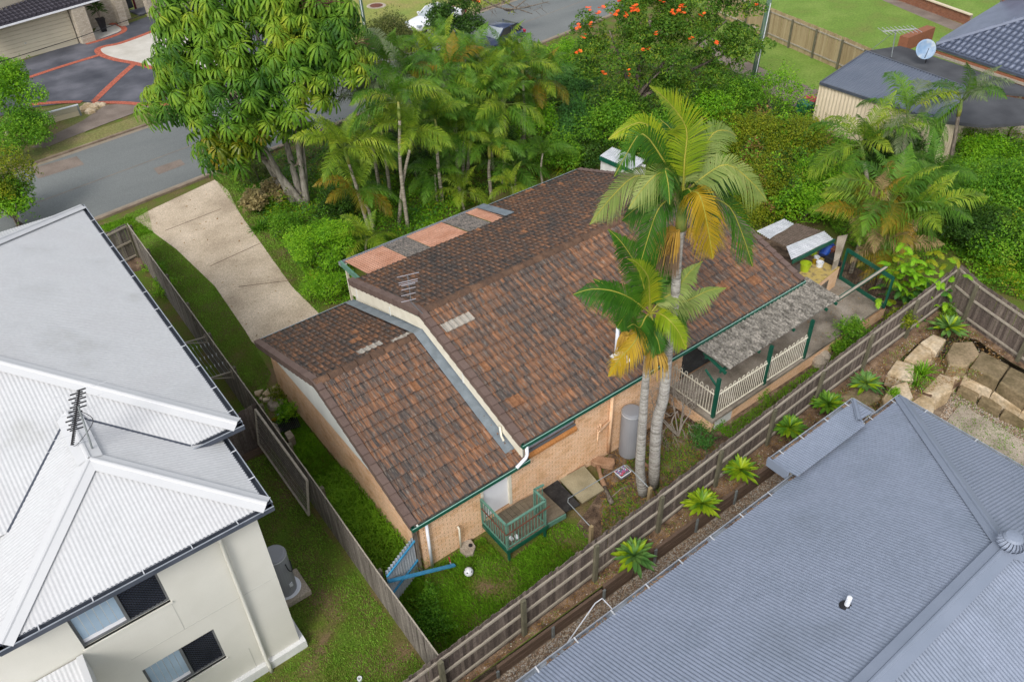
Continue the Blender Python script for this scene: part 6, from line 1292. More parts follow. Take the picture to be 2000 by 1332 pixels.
# foreground king palms, posed after the photograph
RF = -.75*fw+np.array([0, 0, .45])
def posed(t, top, specs, r=1.0):
    for i, (mid, tip, dm, dt, mt_, LL, dr) in enumerate(specs):
        pm_ = vert(top, mid[0], mid[1], dm); pt = vert(top, tip[0], tip[1], dt); lf, rc = frond_pts([top, top*.5+pm_*.5+(0, 0, .10), pm_, pm_*.45+pt*.55+(0, 0, .10), pt], 84, LL*1.08, .034, dr, .28, .14, .026, ref=RF, ragged=.045)
        fo = lf.build('frond', mt_, t, kind='stuff' if 0 else None); rc.build('rachis', 'rachis', fo, smooth=True)
ba = at(1277, 948, .05); kp = thing('king_palm', 'taller of two king palms with yellow and silver fronds above the tiled roof', 'palm tree', tuple(ba))
pts = [ba+(0, 0, -.1)]+[vert(ba, x, y) for x, y in ((1282, 830), (1296, 776), (1306, 668), (1317, 596), (1324, 500), (1330, 448))]
MB().tube(smooth(pts, 3), list(np.linspace(.17, .09, 19)), 12).build('trunk', 'trunk_pale', kp, smooth=True)
sh0, sh1 = pts[-1], vert(ba, 1333, 378); MB().tube([sh0, sh0*.7+sh1*.3, sh0*.3+sh1*.7, sh1], [.135, .13, .10, .08], 12).build('crownshaft', 'shaft', kp, smooth=True)
O = vert(ba, 1333, 380)
posed(kp, O, [((1340, 250), (1268, 168), .1, -.2, 'palm_lime', .62, .3), ((1262, 243), (1188, 272), .3, .2, 'palm_lime', .55, .9), ((1255, 262), (1200, 345), -.2, -.2, 'palm_king', .55, 1.0), ((1240, 345), (1152, 438), .0, .2, 'palm_silver', .5, 1.1),
     ((1288, 338), (1228, 408), -.7, -1.0, 'palm_silver', .55, 1.3), ((1300, 330), (1308, 400), -.9, -1.3, 'palm_king', .5, 1.2), ((1285, 410), (1248, 525), -.5, -.6, 'palm_king', .5, 1.2), ((1420, 322), (1498, 392), .1, .0, 'palm_silver', .6, 1.2),
     ((1392, 262), (1438, 266), .7, 1.0, 'palm_silver', .6, .7), ((1368, 385), (1392, 505), -.6, -.8, 'palm_yel', .6, 1.1), ((1425, 405), (1470, 520), .3, .2, 'palm_king', .6, 1.1), ((1330, 290), (1290, 235), 1.0, 1.5, 'palm_king', .5, .7),
     ((1395, 350), (1460, 360), .9, 1.4, 'palm_king', .55, 1.0), ((1290, 385), (1215, 430), .6, .9, 'palm_king', .55, 1.2), ((1360, 350), (1405, 470), .9, 1.4, 'palm_king', .55, 1.2), ((1345, 300), (1372, 232), .3, .4, 'palm_silver', .45, .5), ((1318, 320), (1245, 300), 1.2, 1.8, 'palm_king', .5, 1.0),
     ((1350, 375), (1380, 425), -.3, -.5, 'palm_king', .5, 1.2), ((1300, 345), (1262, 372), .5, .7, 'palm_king', .55, 1.0)])
def bunch(t, c, n, L, m, name='flower_stalks', spread=.6, dn=1.0, dirb=(0, 0, 0)):
    mb = MB()
    for k in range(n):
        a = RNG.uniform(0, 6.28); d = np.array([math.cos(a)*spread, math.sin(a)*spread, 0])+np.array(dirb)*1.0; l = L*RNG.uniform(.6, 1.1); pp_ = [c, c+d*l*.45+(0, 0, .10*l), c+d*l*.75+(0, 0, -l*.35*dn), c+d*l*.85+(0, 0, -l*dn)]
        mb.tube(pp_, [.012, .011, .01, .007], 3, cap=False)
    return mb.build(name, m, t, kind='stuff')
bunch(kp, vert(ba, 1322, 452, -.1), 110, .62, 'fruit', dirb=(-.38, .22, 0)); bunch(kp, vert(ba, 1322, 475, -.1), 150, .75, 'fruit_brown', spread=.4, dirb=(-.22, .12, 0)); bunch(kp, vert(ba, 1345, 450, .1), 30, .3, 'fruit', dirb=(.3, -.3, 0))
bb2 = at(1257, 962, .05); kq = thing('king_palm', 'shorter of two king palms with dark green crown in front of the tiled roof', 'palm tree', tuple(bb2))
pts = [bb2+(0, 0, -.1)]+[vert(bb2, x, y) for x, y in ((1250, 920), (1252, 870), (1256, 810), (1259, 767), (1263, 722), (1264, 690))]
MB().tube(smooth(pts, 3), list(np.linspace(.155, .085, 19)), 12).build('trunk', 'trunk_pale', kq, smooth=True)
O2 = vert(bb2, 1270, 612); MB().tube([pts[-1], pts[-1]*.5+O2*.5, O2], [.12, .12, .07], 10).build('crownshaft', 'shaft', kq, smooth=True)
posed(kq, O2, [((1244, 520), (1188, 448), .2, .3, 'palm_king', .6, .7), ((1195, 568), (1120, 575), -.2, -.2, 'palm_king', .62, 1.1), ((1265, 540), (1225, 505), -.5, -.9, 'palm_lime', .45, .6), ((1318, 568), (1372, 510), .3, .4, 'palm_silver', .42, .9), ((1340, 588), (1418, 562), .5, .7, 'palm_silver', .42, 1.3),
     ((1310, 628), (1340, 682), -.5, -.6, 'palm_lime', .42, 1.0), ((1238, 670), (1188, 735), -.5, -.6, 'palm_yel', .42, 1.1), ((1275, 545), (1283, 478), .3, .4, 'palm_king', .5, .6), ((1215, 590), (1160, 545), .6, .8, 'palm_king', .5, 1.0), ((1290, 560), (1310, 500), .8, 1.1, 'palm_king', .5, .8),
     ((1250, 640), (1225, 640), -.6, -1.2, 'palm_king', .5, 1.2), ((1300, 600), (1345, 620), .3, .5, 'palm_king', .5, 1.1), ((1278, 650), (1290, 690), -.4, -.6, 'palm_king', .4, 1.0), ((1240, 600), (1205, 640), .2, .3, 'palm_king', .5, 1.2), ((1260, 565), (1235, 535), .9, 1.3, 'palm_king', .5, .8)])
bunch(kq, vert(bb2, 1225, 655, -.3), 90, .48, 'fruit', spread=.45, dirb=(-.15, .1, 0)); bunch(kq, vert(bb2, 1277, 690, -.2), 90, .62, 'fruit', spread=.6, dirb=(.15, -.12, 0))
# bare shrub between the palms and the veranda
bs_ = thing('bare_shrub', 'leafless grey branching shrub between the king palms and the veranda balustrade', 'shrub', tuple(at(1325, 852, 0)))
def twig(mb, p, d, l, r, dep):
    q = p+d*l; mid = (p+q)/2+RNG.normal(size=3)*l*.08; mb.tube([p, mid, q], [r, r*.85, r*.7], 4, cap=False)
    if dep == 0: return
    for k in range(3 if dep > 1 else 2):
        nd = d+RNG.normal(size=3)*.55+np.array([0, 0, .12]); nd /= np.linalg.norm(nd); twig(mb, q, nd, l*RNG.uniform(.62, .85), r*.62, dep-1)
b0 = at(1325, 852, 0)
for i, (px, py, dd) in enumerate(((1345, 745, -.2), (1300, 710, .2), (1262, 800, -.1), (1345, 700, .2), (1240, 775, .1), (1370, 770, 0), (1320, 760, -.3))):
    e = vert(b0, px, py, dd); d = e-b0; l = np.linalg.norm(d); d /= l; br = MB(); fork = b0+d*l*.5+(0, 0, .1); br.tube(smooth([b0, b0+d*l*.3+RNG.normal(size=3)*.06, fork], 4), list(np.linspace(.03, .018, 9)), 6, cap=False)
    for k in range(3): dd_ = d+RNG.normal(size=3)*.6; dd_ /= np.linalg.norm(dd_); twig(br, fork, dd_, .40, .013, 4)
    br.build('branch', 'twig', bs_, smooth=True, kind='stuff')
# ---- cluster of cane palms behind the house
G1 = 'cane palms behind the house'
pal = [ # label, px, py, base px, L, m, n
 ('golden cane palm nearest the umbrella tree with drooping lime fronds', 672, 290, (722, 452), 1.05, 'palm_gold', 10, None),
 ('slim golden palm leaning out over two ringed trunks by the roof', 805, 262, (778, 442), 1.0, 'palm_gold', 9, None),
 ('cane palm in the middle of the clump with large green fronds', 778, 200, (797, 446), 1.15, 'palm_mid', 10, ['palm_mid', 'palm_gold', 'palm_mid']),
 ('blue grey palm behind the golden palm near the umbrella tree', 715, 190, None, 1.15, 'palm_blue', 9, None),
 ('second blue grey palm behind the first blue grey one', 792, 155, None, 1.1, 'palm_blue', 8, ['palm_blue', 'palm_mid']),
 ('tall cane palm on two straight pale trunks behind the roof sheets', 907, 222, (902, 362), 1.05, 'palm_gold', 10, ['palm_gold', 'palm_mid', 'palm_mid']),
 ('cane palm right beside the two straight pale trunks, set lower', 930, 205, (910, 362), .95, 'palm_mid', 9, None),
 ('cane palm with one orange dying frond high in the clump', 880, 140, None, 1.1, 'palm_mid', 10, ['palm_mid', 'palm_gold', 'palm_mid', 'palm_orange']),
 ('high cane palm in front of the blue car', 925, 118, None, 1.0, 'palm_gold', 10, ['palm_mid', 'palm_gold']),
 ('cane palm on a curved trunk above the long tiled slope', 985, 205, (982, 358), 1.0, 'palm_gold', 9, ['palm_gold', 'palm_mid']),
 ('cane palm behind the curved trunk one, beside the road', 985, 112, None, 1.05, 'palm_mid', 10, ['palm_mid', 'palm_gold']),
 ('rightmost tall cane palm with browned hanging fronds', 1056, 158, (1034, 272), 1.0, 'palm_gold', 10, ['palm_mid', 'palm_gold', 'palm_orange']),
 ('slender cane palm beside the rightmost tall one', 1020, 190, (1017, 285), .8, 'palm_mid', 8, None),
 ('low cane palm with fronds sweeping over the undergrowth', 700, 372, (730, 452), .95, 'palm_gold', 8, ['palm_gold', 'palm_orange', 'palm_mid']),
 ('cane palm between the blue grey palms and the road', 840, 112, None, 1.0, 'palm_mid', 9, ['palm_mid', 'palm_gold']),
 ('short cane palm filling the gap under the tall crowns', 850, 235, None, .9, 'palm_mid', 9, ['palm_mid', 'palm_gold']),
 ('upright green palm rising between the blue grey ones', 750, 130, None, 1.15, 'palm_mid', 10, ['palm_mid', 'palm_blue', 'palm_mid']),
 ('dense green palm crown left of the tall straight trunks', 850, 185, None, 1.1, 'palm_mid', 10, None),
 ('palm crown packed right of the tall straight trunks', 955, 165, None, 1.1, 'palm_mid', 10, ['palm_mid', 'palm_gold']),
 ('bright palm crown below the cars at the kerb', 870, 95, None, 1.0, 'palm_gold', 10, ['palm_gold', 'palm_mid']),
 ('palm crown between the curved trunk and the rightmost cane palm', 1020, 130, None, 1.0, 'palm_mid', 10, ['palm_mid', 'palm_gold']),
 ('low green crown just behind the slim leaning palm', 745, 255, None, 1.0, 'palm_mid', 10, ['palm_mid', 'palm_gold']),
 ('drooping crown behind the two straight trunks', 890, 262, None, .95, 'palm_mid', 10, ['palm_mid', 'palm_gold']),
 ('crown low over the back gutter near the curved trunk', 955, 285, None, .9, 'palm_mid', 10, ['palm_mid', 'palm_gold']),
]
HH = {16: 4.6, 17: 4.4, 18: 4.4, 19: 4.4, 20: 4.2, 21: 3.4, 22: 3.2, 23: 2.6, 3: 4.6, 4: 5.0, 7: 5.0, 8: 4.6, 10: 4.2, 14: 4.6, 15: 4.2}
for i, (lb, px, py, bp, L, m, n, ms) in enumerate(pal): palm(lb, px, py, HH.get(i, 5), m, L*.98, n+4, bp, .075, group=G1, mats=ms)
for lb, px, py, h, L, m in (('bushy young palm against the back gutter of the roof', 716, 468, 1.0, .75, 'palm_gold'), ('low spreading palm under the curved trunk', 1005, 325, 1.2, .85, 'palm_mid'), ('young palm at the foot of the two straight trunks', 905, 375, .9, .7, 'palm_gold'), ('dark young palm between clump and tulip tree', 1060, 300, 1.6, .8, 'palm_mid'), ('young palm beside the lean-to gutter end', 1000, 365, 1.0, .6, 'palm_gold'), ('small young palm deep under the tall crowns', 850, 340, 1.6, .8, 'palm_mid')):
    palm(lb, px, py, h, m, L, 10, None, .05, group='young palms under the cane palms', shaft=False)
G2 = 'palms by the steel garage'
palm('slender curved palm with dark trunk in front of the carport wall', 1878, 196, 5, 'palm_blue', 1.05, 11, (1842, 372), .09, group=G2, mats=['palm_mid', 'palm_blue'], trunk='bark', name='palm')
palm('palm with one lime upright frond in front of the garage', 1772, 225, 5.0, 'palm_mid', 1.15, 11, (1765, 380), .09, group=G2, mats=['palm_mid', 'palm_mid', 'palm_blue', 'palm_lime'], name='palm')
palm('broad olive palm at the left of the garage', 1682, 285, 4.2, 'palm_mid', 1.2, 12, (1700, 405), .09, group=G2, mats=['palm_mid', 'palm_gold'], name='palm')
for lb, px, py, h, L, ms in (('large palm with orange edged fronds beside the awning', 1738, 400, 3.0, 1.25, ['palm_gold', 'palm_mid', 'palm_orange', 'palm_mid']), ('palm with hanging brown and yellow fronds over the gate', 1690, 430, 2.4, 1.05, ['palm_orange', 'palm_gold', 'palm_dry']), ('green palm just right of the orange edged palm', 1790, 425, 2.6, 1.15, ['palm_mid', 'palm_gold']), ('low palm with dead grey fronds behind the green gate', 1735, 490, 1.7, .9, ['palm_dry', 'palm_gold', 'palm_orange', 'palm_dry']), ('dim palm between the orange edged palm and the shrubs', 1820, 350, 2.8, 1.0, ['palm_mid'])):
    palm(lb, px, py, h, 'palm_gold', L, 14, None, .07, group=G2, mats=ms, name='palm', shaft=False)
# ---- umbrella tree
ut = thing('umbrella_tree', 'large umbrella tree with whorls of drooping glossy leaflets beside the driveway', 'tree', tuple(at(585, 405, 0)))
ub = at(585, 402, 0)
crowns = [(400, 110, 0, 1.9), (500, 60, .5, 2.0), (600, 90, .3, 1.9), (345, 205, -.3, 1.4), (455, 185, -.8, 2.1), (565, 170, -.6, 1.8), (655, 120, .2, 1.4), (430, 290, -.9, 1.3), (480, 300, -.6, 1.1), (405, 20, 1.2, 1.9), (530, -20, 1.5, 1.8), (650, 45, 1.2, 1.3), (520, 240, -.3, 1.1), (600, 262, .2, .7), (575, 325, -.2, .6), (340, 130, .4, 1.0), (620, 20, 1.6, 1.4), (690, 115, .6, .8)]
UC = [(vert(ub, x, y, dd), r*1.1) for x, y, dd, r in crowns]
for i, (bx_, by_, targets) in enumerate((((600), (400), (5, 2, 14)), ((575), (398), (4, 7)), ((590), (395), (1, 16)), ((560), (385), (0, 3)))):
    b = at(bx_, by_, 0); c0 = UC[targets[0]][0]; mb = MB(); mb.tube(smooth([b+(0, 0, -.1), b*.6+c0*.4+(0, 0, .2), c0], 4), list(np.linspace(.19, .07, 9)), 8); mb.build('trunk', 'trunk_grey', ut, smooth=True)
    for j in targets[1:]: MB().tube(smooth([b*.55+c0*.45, (b+c0)*.25+UC[j][0]*.5+(0, 0, -.3), UC[j][0]], 4), list(np.linspace(.10, .03, 9)), 6).build('limb', 'bark', ut, smooth=True)
for bx_, by_, w1, w2, r0 in ((596, 402, (548, 345), (492, 288), .17), (580, 400, (552, 350), (505, 285), .13), (600, 398, (596, 330), (590, 270), .10)):
    b = at(bx_, by_, 0); MB().tube(smooth([b+(0, 0, -.1), vert(ub, *w1), vert(ub, *w2), vert(ub, w2[0]-40 if w2[0] < 580 else 585, w2[1]-70)], 4), list(np.linspace(r0, r0*.45, 13)), 8).build('trunk', 'trunk_grey', ut, smooth=True)
for px_, py_, j in ((395, 248, 3), (375, 245, 7)): MB().tube(smooth([UC[4][0]+(0, 0, -1.2), vert(ub, px_, py_, -.2), UC[j][0]], 4), list(np.linspace(.06, .03, 9)), 6).build('limb', 'bark', ut, smooth=True)
def whorl_geo(n=11, seed=0, L=.44):
    rg = np.random.default_rng(seed); mb = MB()
    for k in range(n):
        a = 2*math.pi*(k+rg.uniform(-.2, .2))/n; dr = rg.uniform(.8, 1.3); d = np.array([math.cos(a), math.sin(a), 0]); s = np.array([-math.sin(a), math.cos(a), 0]); l = L*rg.uniform(.85, 1.1); w = .05
        p = [d*.05, d*(.05+l*.32)+np.array((0, 0, -l*.06*dr)), d*(.05+l*.62)+np.array((0, 0, -l*.34*dr)), d*(.05+l*.82)+np.array((0, 0, -l*.72*dr))]
        up_ = np.array([0, 0, .02])
        mb.add([p[0], p[1]-s*w*.75, p[1]+up_*.5, p[1]+s*w*.75, p[2]-s*w, p[2]+up_, p[2]+s*w, p[3]-s*w*.6, p[3]+up_*.5, p[3]+s*w*.6], [(0, 2, 1), (0, 3, 2), (1, 2, 5, 4), (2, 3, 6, 5), (4, 5, 8, 7), (5, 6, 9, 8)])
    return mb
WM = []
for s_ in range(5):
    g_ = whorl_geo(10+s_ % 3, s_); me = D.meshes.new('leaf_whorl'); me.from_pydata(g_.v, [], g_.f); me.materials.append(MT['leaf_umb']); me.update(); WM.append((me, g_))
W_ = []
for ci, (c, r) in enumerate(UC):
    n = int(4*math.pi*r*r*.62*3.6); d = unit(RNG.normal(size=(n*2, 3))); d = d[d[:, 2] > -.5][:n]
    for v in d:
        rad = r*RNG.uniform(.62, 1.05); W_.append((c+v*rad*np.array([1, 1, .85]), v, ci))
def px_of(p): d = np.asarray(p)-[0, 0, CH]; z = d@fw; return 1000+F*(d@rt)/z, 666-F*(d@upv)/z
W_ = [w_ for w_ in W_ if w_[0][2] > .5 and not (px_of(w_[0])[0] > 470+max(0, (330-px_of(w_[0])[1]))*.8 and px_of(w_[0])[1] > 262 and px_of(w_[0])[0] < 640)]
camp = np.array([0, 0, CH]); vis = sorted(W_, key=lambda w_: -(w_[1]@unit(camp-w_[0]))+.05*np.linalg.norm(w_[0]-camp)/10)
from mathutils import Euler
for k, (p, v, ci) in enumerate(vis[:300]):
    d = v*.55+np.array([0, 0, .75])+RNG.normal(size=3)*.12; e = Vector(d).to_track_quat('Z', 'Y').to_euler(); yel = ci in (7, 8, 12, 17, 14) and RNG.random() < .45
    o = inst(WM[k % 5][0], ut, p, e, RNG.uniform(.7, 1.3), name='leaf_whorl')
    if yel: o.material_slots[0].link = 'OBJECT'; o.material_slots[0].material = MT['leaf_umb_y']
rest = vis[300:]; V = []; Fm = []; cnt = 0
mb = MB()
for k, (p, v, ci) in enumerate(rest):
    d = v*.5+np.array([0, 0, .75])+RNG.normal(size=3)*.12; q = np.array(Vector(d).to_track_quat('Z', 'Y').to_matrix()); g_ = WM[k % 5][1]; mb.add((np.array(g_.v)@q.T)*RNG.uniform(.8, 1.2)+p, g_.f)
mb.build('foliage', 'leaf_umb', ut, kind='stuff')
V, Q = clump_leaves([c for c, r in UC], [r*.72 for c, r in UC], 16, .26, .35, up=.4); npmesh('foliage', V, Q, 'leaf_dark', ut, kind='stuff')  # inner filler leaves: the crown's inside shade is put into their dark colour
for (x, y) in ((610, 15), (640, 8), (690, 88), (655, 75), (665, 190), (615, 5)):
    c = vert(ub, x, y, .6); mb = MB()
    for k in range(7): a = k*.9; mb.tube([c, c+(math.cos(a)*.35, math.sin(a)*.35, .12), c+(math.cos(a)*.75, math.sin(a)*.75, .05+.1*(k % 3))], [.018, .014, .01], 4)
    mb.build('flower_spike', MT['spike'] if 'spike' in MT else MT.setdefault('spike', mat('maroon_spike', [(.06, .015, .02), (.12, .04, .035)], 6, .8)), ut, kind='stuff')
# ---- African tulip style tree with orange flowers
tt = thing('flowering_tree', 'large dark green tree dotted with bright orange flower clusters beside the road', 'tree', tuple(at(1235, 250, 0)))
tb = at(1235, 255, 0); TC = []
for x, y, dd, r in ((1190, 60, 0, 1.9), (1270, 40, .5, 2.2), (1350, 60, .3, 2.1), (1420, 40, .6, 1.9), (1200, 150, -.6, 1.9), (1290, 140, -.8, 2.1), (1370, 140, -.6, 1.7), (1450, 90, .2, 1.4), (1160, 110, -.3, 1.2), (1240, 210, -1.0, 1.7), (1330, 205, -1.0, 1.5), (1410, 110, 0, 1.2), (1300, -20, 1.5, 2.2), (1440, -10, 1.6, 1.5)): TC.append((vert(tb, x, y, dd), r))
C = []; Rr = []
for c, r in TC:
    for k in range(15): d = unit(RNG.normal(size=3)); C.append(c+d*r*np.array([.8, .8, .65])*RNG.uniform(.5, 1.1)); Rr.append(r*RNG.uniform(.2, .4))
V, Q = clump_leaves(C, Rr, 80, .17, .42, up=.55, flat=.7); npmesh('foliage', V, Q, 'leaf_tulip', tt, kind='stuff')
MB().tube(smooth([tb, tb+(0, 0, 2), TC[1][0]], 4), list(np.linspace(.25, .09, 9)), 8).build('trunk', 'bark', tt, smooth=True)
for j in (0, 2, 5, 7, 3): MB().tube(smooth([tb+(0, 0, 1.6), (tb+TC[j][0])/2+(0, 0, .9), TC[j][0]], 4), list(np.linspace(.12, .03, 9)), 6).build('limb', 'bark', tt, smooth=True)
fm = MB()
for k in range(6):
    a = k*1.047; d = np.array([math.cos(a), math.sin(a), 0]); s = np.array([-math.sin(a), math.cos(a), 0]); fm.add([d*.02, d*.12+s*.06+(0, 0, .08), d*.2+(0, 0, .10), d*.12-s*.06+(0, 0, .08)], [(0, 1, 2, 3)])
fme = D.meshes.new('flower'); fme.from_pydata(fm.v, [], fm.f); fme.materials.append(MT['flower']); fme.update()
for x, y in ((1156, 53), (1175, 18), (1165, 28), (1199, 27), (1207, 25), (1222, 31), (1235, 18), (1240, 14), (1213, 2), (1130, 57), (1228, 145), (1178, 143), (1128, 103), (1315, 28), (1326, 25), (1331, 13), (1336, 14), (1332, 27), (1310, 24), (1284, 69), (1352, 77), (1474, 11), (1245, 20), (1290, 4), (1375, 30), (1150, 20), (1262, 95), (1400, 85), (1140, 75)):
    p = min((vert(tb, x, y, dd) for dd in (-1.9, -1.9)), key=lambda q: 0); p = vert(tb, x, y, -1.8 if y > 60 else -1.5)
    for k in range(3): inst(fme, tt, p+RNG.normal(size=3)*.07, (RNG.uniform(-.5, .5), RNG.uniform(-.5, .5), RNG.uniform(0, 6)), RNG.uniform(.4, .65), name='flower')
# branch reaching over the road at the top
bt = thing('bare_branch_tree', 'spreading branch with sparse yellow leaves and orange blooms over the road', 'tree', tuple(at(900, 60, 0)))
bb3 = at(905, 75, 0); mb = MB()
for (x0, y0, x1, y1, x2, y2) in ((915, -20, 985, 18, 1072, 4), (940, -25, 1000, 12, 1040, 28), (985, 18, 1000, 20, 1040, -10)): mb.tube(smooth([vert(bb3, x0, y0, 1), vert(bb3, x1, y1, .5), vert(bb3, x2, y2, .3)], 5), list(np.linspace(.09, .02, 11)), 5, cap=False)
for k in range(30):
    x = 950+k*4; y = 14+8*math.sin(k*.6); mb.tube([vert(bb3, x, y, .5), vert(bb3, x+RNG.uniform(-12, 16), y+RNG.uniform(-8, 14), .5)], [.02, .008], 3, cap=False)
mb.build('branch', 'bark', bt, kind='stuff'); C = [vert(bb3, x, y, .6) for x, y in ((925, 5), (940, 12), (960, 2), (905, 0), (985, 2), (1000, 25))]; V, Q = clump_leaves(C, [.45, .4, .5, .5, .4, .25], 50, .16, .4); npmesh('foliage', V, Q, 'leaf_yellow', bt, kind='stuff')
for x, y in ((925, 4), (930, 6), (921, 2)): inst(fme, bt, vert(bb3, x, y, -.2), (.2, .3, 0), 1.6, name='flower')
MB().tube([bb3, vert(bb3, 905, 20, .5), vert(bb3, 915, -20, 1)], [.14, .12, .1], 6).build('trunk', 'bark', bt, smooth=True)
# ---- shrubs and small trees
S = shrub
S('dense bright round bush between the driveway and the palms', 628, 480, 1.2, 1.35, 2.5, 'leaf_bright', .075, 260, 14)
S('low bright bush at the front corner of the big round bush', 640, 560, .5, .95, 1.1, 'leaf_bright', .07, 240, 9)
S('low leafy shrub between the silver shrub and the round bush', 560, 440, .4, .8, .9, 'leaf_mid', .08, 200, 8)
S('silver grey leaved shrub at the driveway edge', 500, 395, .5, .6, .9, 'leaf_silver', .17, 90, 8, asp=.7)
S('second silver grey shrub nearer the umbrella trunks', 540, 375, .5, .6, .9, 'leaf_silver', .16, 80, 7, asp=.7)
S('dark low shrub in front of the umbrella tree trunks', 500, 335, .6, .9, 1.3, 'leaf_olive', .08, 160, 8)
S('olive green fine leaved tree between the umbrella tree and white car', 758, 105, 2.6, 2.1, 4.6, 'leaf_olive', .11, 120, 16, 'small_tree', 'tree')
S('glossy dark green tree standing between the two cars', 888, 42, 2.4, 1.8, 3.6, 'leaf_dark', .17, 75, 12, 'small_tree', 'tree')
S('bright hedge shrub at the kerb left of the flowering tree', 1105, 105, .9, 1.4, 2.0, 'leaf_bright', .11, 110, 9)
S('dark shrub under the left of the flowering tree', 1120, 170, 1.0, 1.8, 2.6, 'leaf_fern', .12, 110, 10)
S('ferny shrub between the flowering tree and the cane palms', 1125, 240, 1.0, 1.6, 2.4, 'leaf_fern', .11, 120, 10)
S('mid green shrub below the flowering tree crown', 1200, 250, 1.2, 1.8, 2.8, 'leaf_mid', .12, 110, 12)
S('dark green shrub behind the small shed at the roof end', 1150, 300, .6, 1.2, 1.6, 'leaf_dark', .12, 120, 8)
S('broad shrub behind the tall king palm crown', 1290, 255, 1.3, 1.9, 3.0, 'leaf_mid', .12, 110, 12)
S('shrub right of the broad shrub behind the king palm', 1370, 220, 1.4, 1.7, 2.8, 'leaf_bright', .12, 110, 12)
S('rounded shrub at the foot of the power pole', 1440, 190, 1.4, 1.6, 2.8, 'leaf_mid', .12, 110, 12)
S('pale feathery shrub just right of the power pole', 1520, 175, 1.6, 1.3, 3.0, 'leaf_bright', .12, 60, 9)
S('yellow green vine mound in the middle of the shrubbery', 1450, 270, 1.0, 1.9, 2.2, 'leaf_yellow', .10, 120, 14)
S('yellow green vine mound beside the red lidded bin', 1545, 275, .9, 1.9, 2.0, 'leaf_yellow', .10, 120, 14)
S('sparse yellow vine mound showing brown ground behind the roof verge', 1500, 350, .7, 2.0, 1.5, 'leaf_yellow', .095, 75, 16)
S('low yellow vine patch next to the zinc awning', 1470, 410, .4, 1.5, .9, 'leaf_yellow', .09, 70, 12)
S('fresh green ferny shrub between vine mounds and garage palms', 1605, 350, .9, 1.5, 1.9, 'leaf_bright', .11, 120, 12)
S('fresh green ferny shrub above the awning', 1570, 405, .7, 1.4, 1.6, 'leaf_bright', .11, 120, 11)
S('white flecked dark shrub behind the broad olive palm', 1735, 300, 1.0, 1.6, 2.4, 'leaf_dark', .12, 100, 12)
S('round green shrub below the slender curved palm', 1905, 300, 1.0, 1.6, 2.2, 'leaf_bright', .10, 130, 12)
S('dark green shrub mass right of the palms', 1890, 380, 1.2, 1.9, 2.6, 'leaf_mid', .11, 130, 14)
S('dark tall shrub at the right edge of the picture', 1970, 370, 1.4, 1.9, 2.8, 'leaf_mid', .11, 130, 14)
S('dark shrub right of the last palm above the corner fence', 1920, 450, .9, 1.8, 2.0, 'leaf_dark', .11, 140, 13)
S('lower dark shrub at the right edge behind the fence', 1990, 480, .8, 1.7, 1.8, 'leaf_mid', .11, 140, 12)
S('small green shrub behind the wheelie bins at the garage wall', 1640, 240, .5, .8, 1.2, 'leaf_yellow', .11, 90, 7)
S('leafy shrub half hiding the cream carport wall', 1860, 250, .9, 1.2, 2.2, 'leaf_bright', .12, 80, 9)
S('green shrub right beside the air conditioner', 1950, 300, .8, 1.2, 1.8, 'leaf_mid', .11, 120, 9)
S('bright bushy tree at the top left edge above the charcoal driveway', 8, 175, 2.6, 2.0, 3.4, 'leaf_bright', .13, 120, 14, 'small_tree', 'tree')
S('dark dense bush at the left edge below the bright bushy tree', 22, 262, 1.2, 1.9, 2.4, 'leaf_mid', .12, 130, 14)
S('yellow green tree at the left edge beside the road', 2, 355, 2.2, 1.5, 3.6, 'leaf_yellow', .12, 100, 14, 'small_tree', 'tree')
S('dense low green bush at the left edge between road and yellow tree', 4, 385, 1.6, 1.4, 2.4, 'leaf_mid', .12, 130, 12)
S('leafy twig of low growth at the left edge under the yellow tree', 12, 400, 1.6, .95, 1.6, 'leaf_bright', .12, 100, 8)
S('small bright shrub poking over the paling fence by the slab', 1765, 622, .95, .45, .9, 'leaf_yellow', .09, 160, 8)
S('row of bright weeds inside the narrow strip by the white roof', 320, 560, .25, .6, .5, 'leaf_bright', .06, 260, 7, stems=False)
S('bright weed patch at the top of the narrow strip', 300, 525, .2, .45, .4, 'leaf_bright', .06, 240, 6, stems=False)
S('fern like weed growing beside the gable wall', 558, 808, .3, .38, .7, 'leaf_bright', .08, 170, 7)
S('small yellow flowered weed by the gable wall corner', 545, 770, .2, .35, .5, 'leaf_yellow', .06, 160, 6, stems=False)
S('low dark weeds where the two paling fences meet', 845, 1215, .12, .55, .35, 'leaf_mid', .06, 220, 8, stems=False)
S('dark weeds along the foot of the grey fence', 830, 1165, .12, .35, .3, 'leaf_mid', .06, 220, 6, stems=False)
S('small shrub beside the veranda base', 1370, 850, .2, .45, .5, 'leaf_fern', .07, 160, 7)
S('green weeds by the palm trunks and timber', 1395, 830, .12, .4, .3, 'leaf_bright', .06, 180, 6, stems=False)
S('weedy growth along the veranda base wall', 1478, 770, .1, .4, .3, 'leaf_mid', .06, 180, 6, stems=False)
S('tiny bright weed in the upper sandstone bed', 1748, 772, .15, .2, .3, 'leaf_bright', .06, 180, 5, stems=False)
S('green weed cluster at the fence corner beyond the sandstone', 1850, 610, .1, .4, .35, 'leaf_mid', .06, 180, 6, stems=False)
S('lopped leafy branches lying on the slab edge', 1668, 645, .85, .55, .4, 'leaf_mid', .12, 90, 8, stems=False, asp=.3)
S('more cut foliage lying between slab and fence', 1650, 675, .3, .6, .5, 'leaf_mid', .1, 110, 8, stems=False, asp=.3)
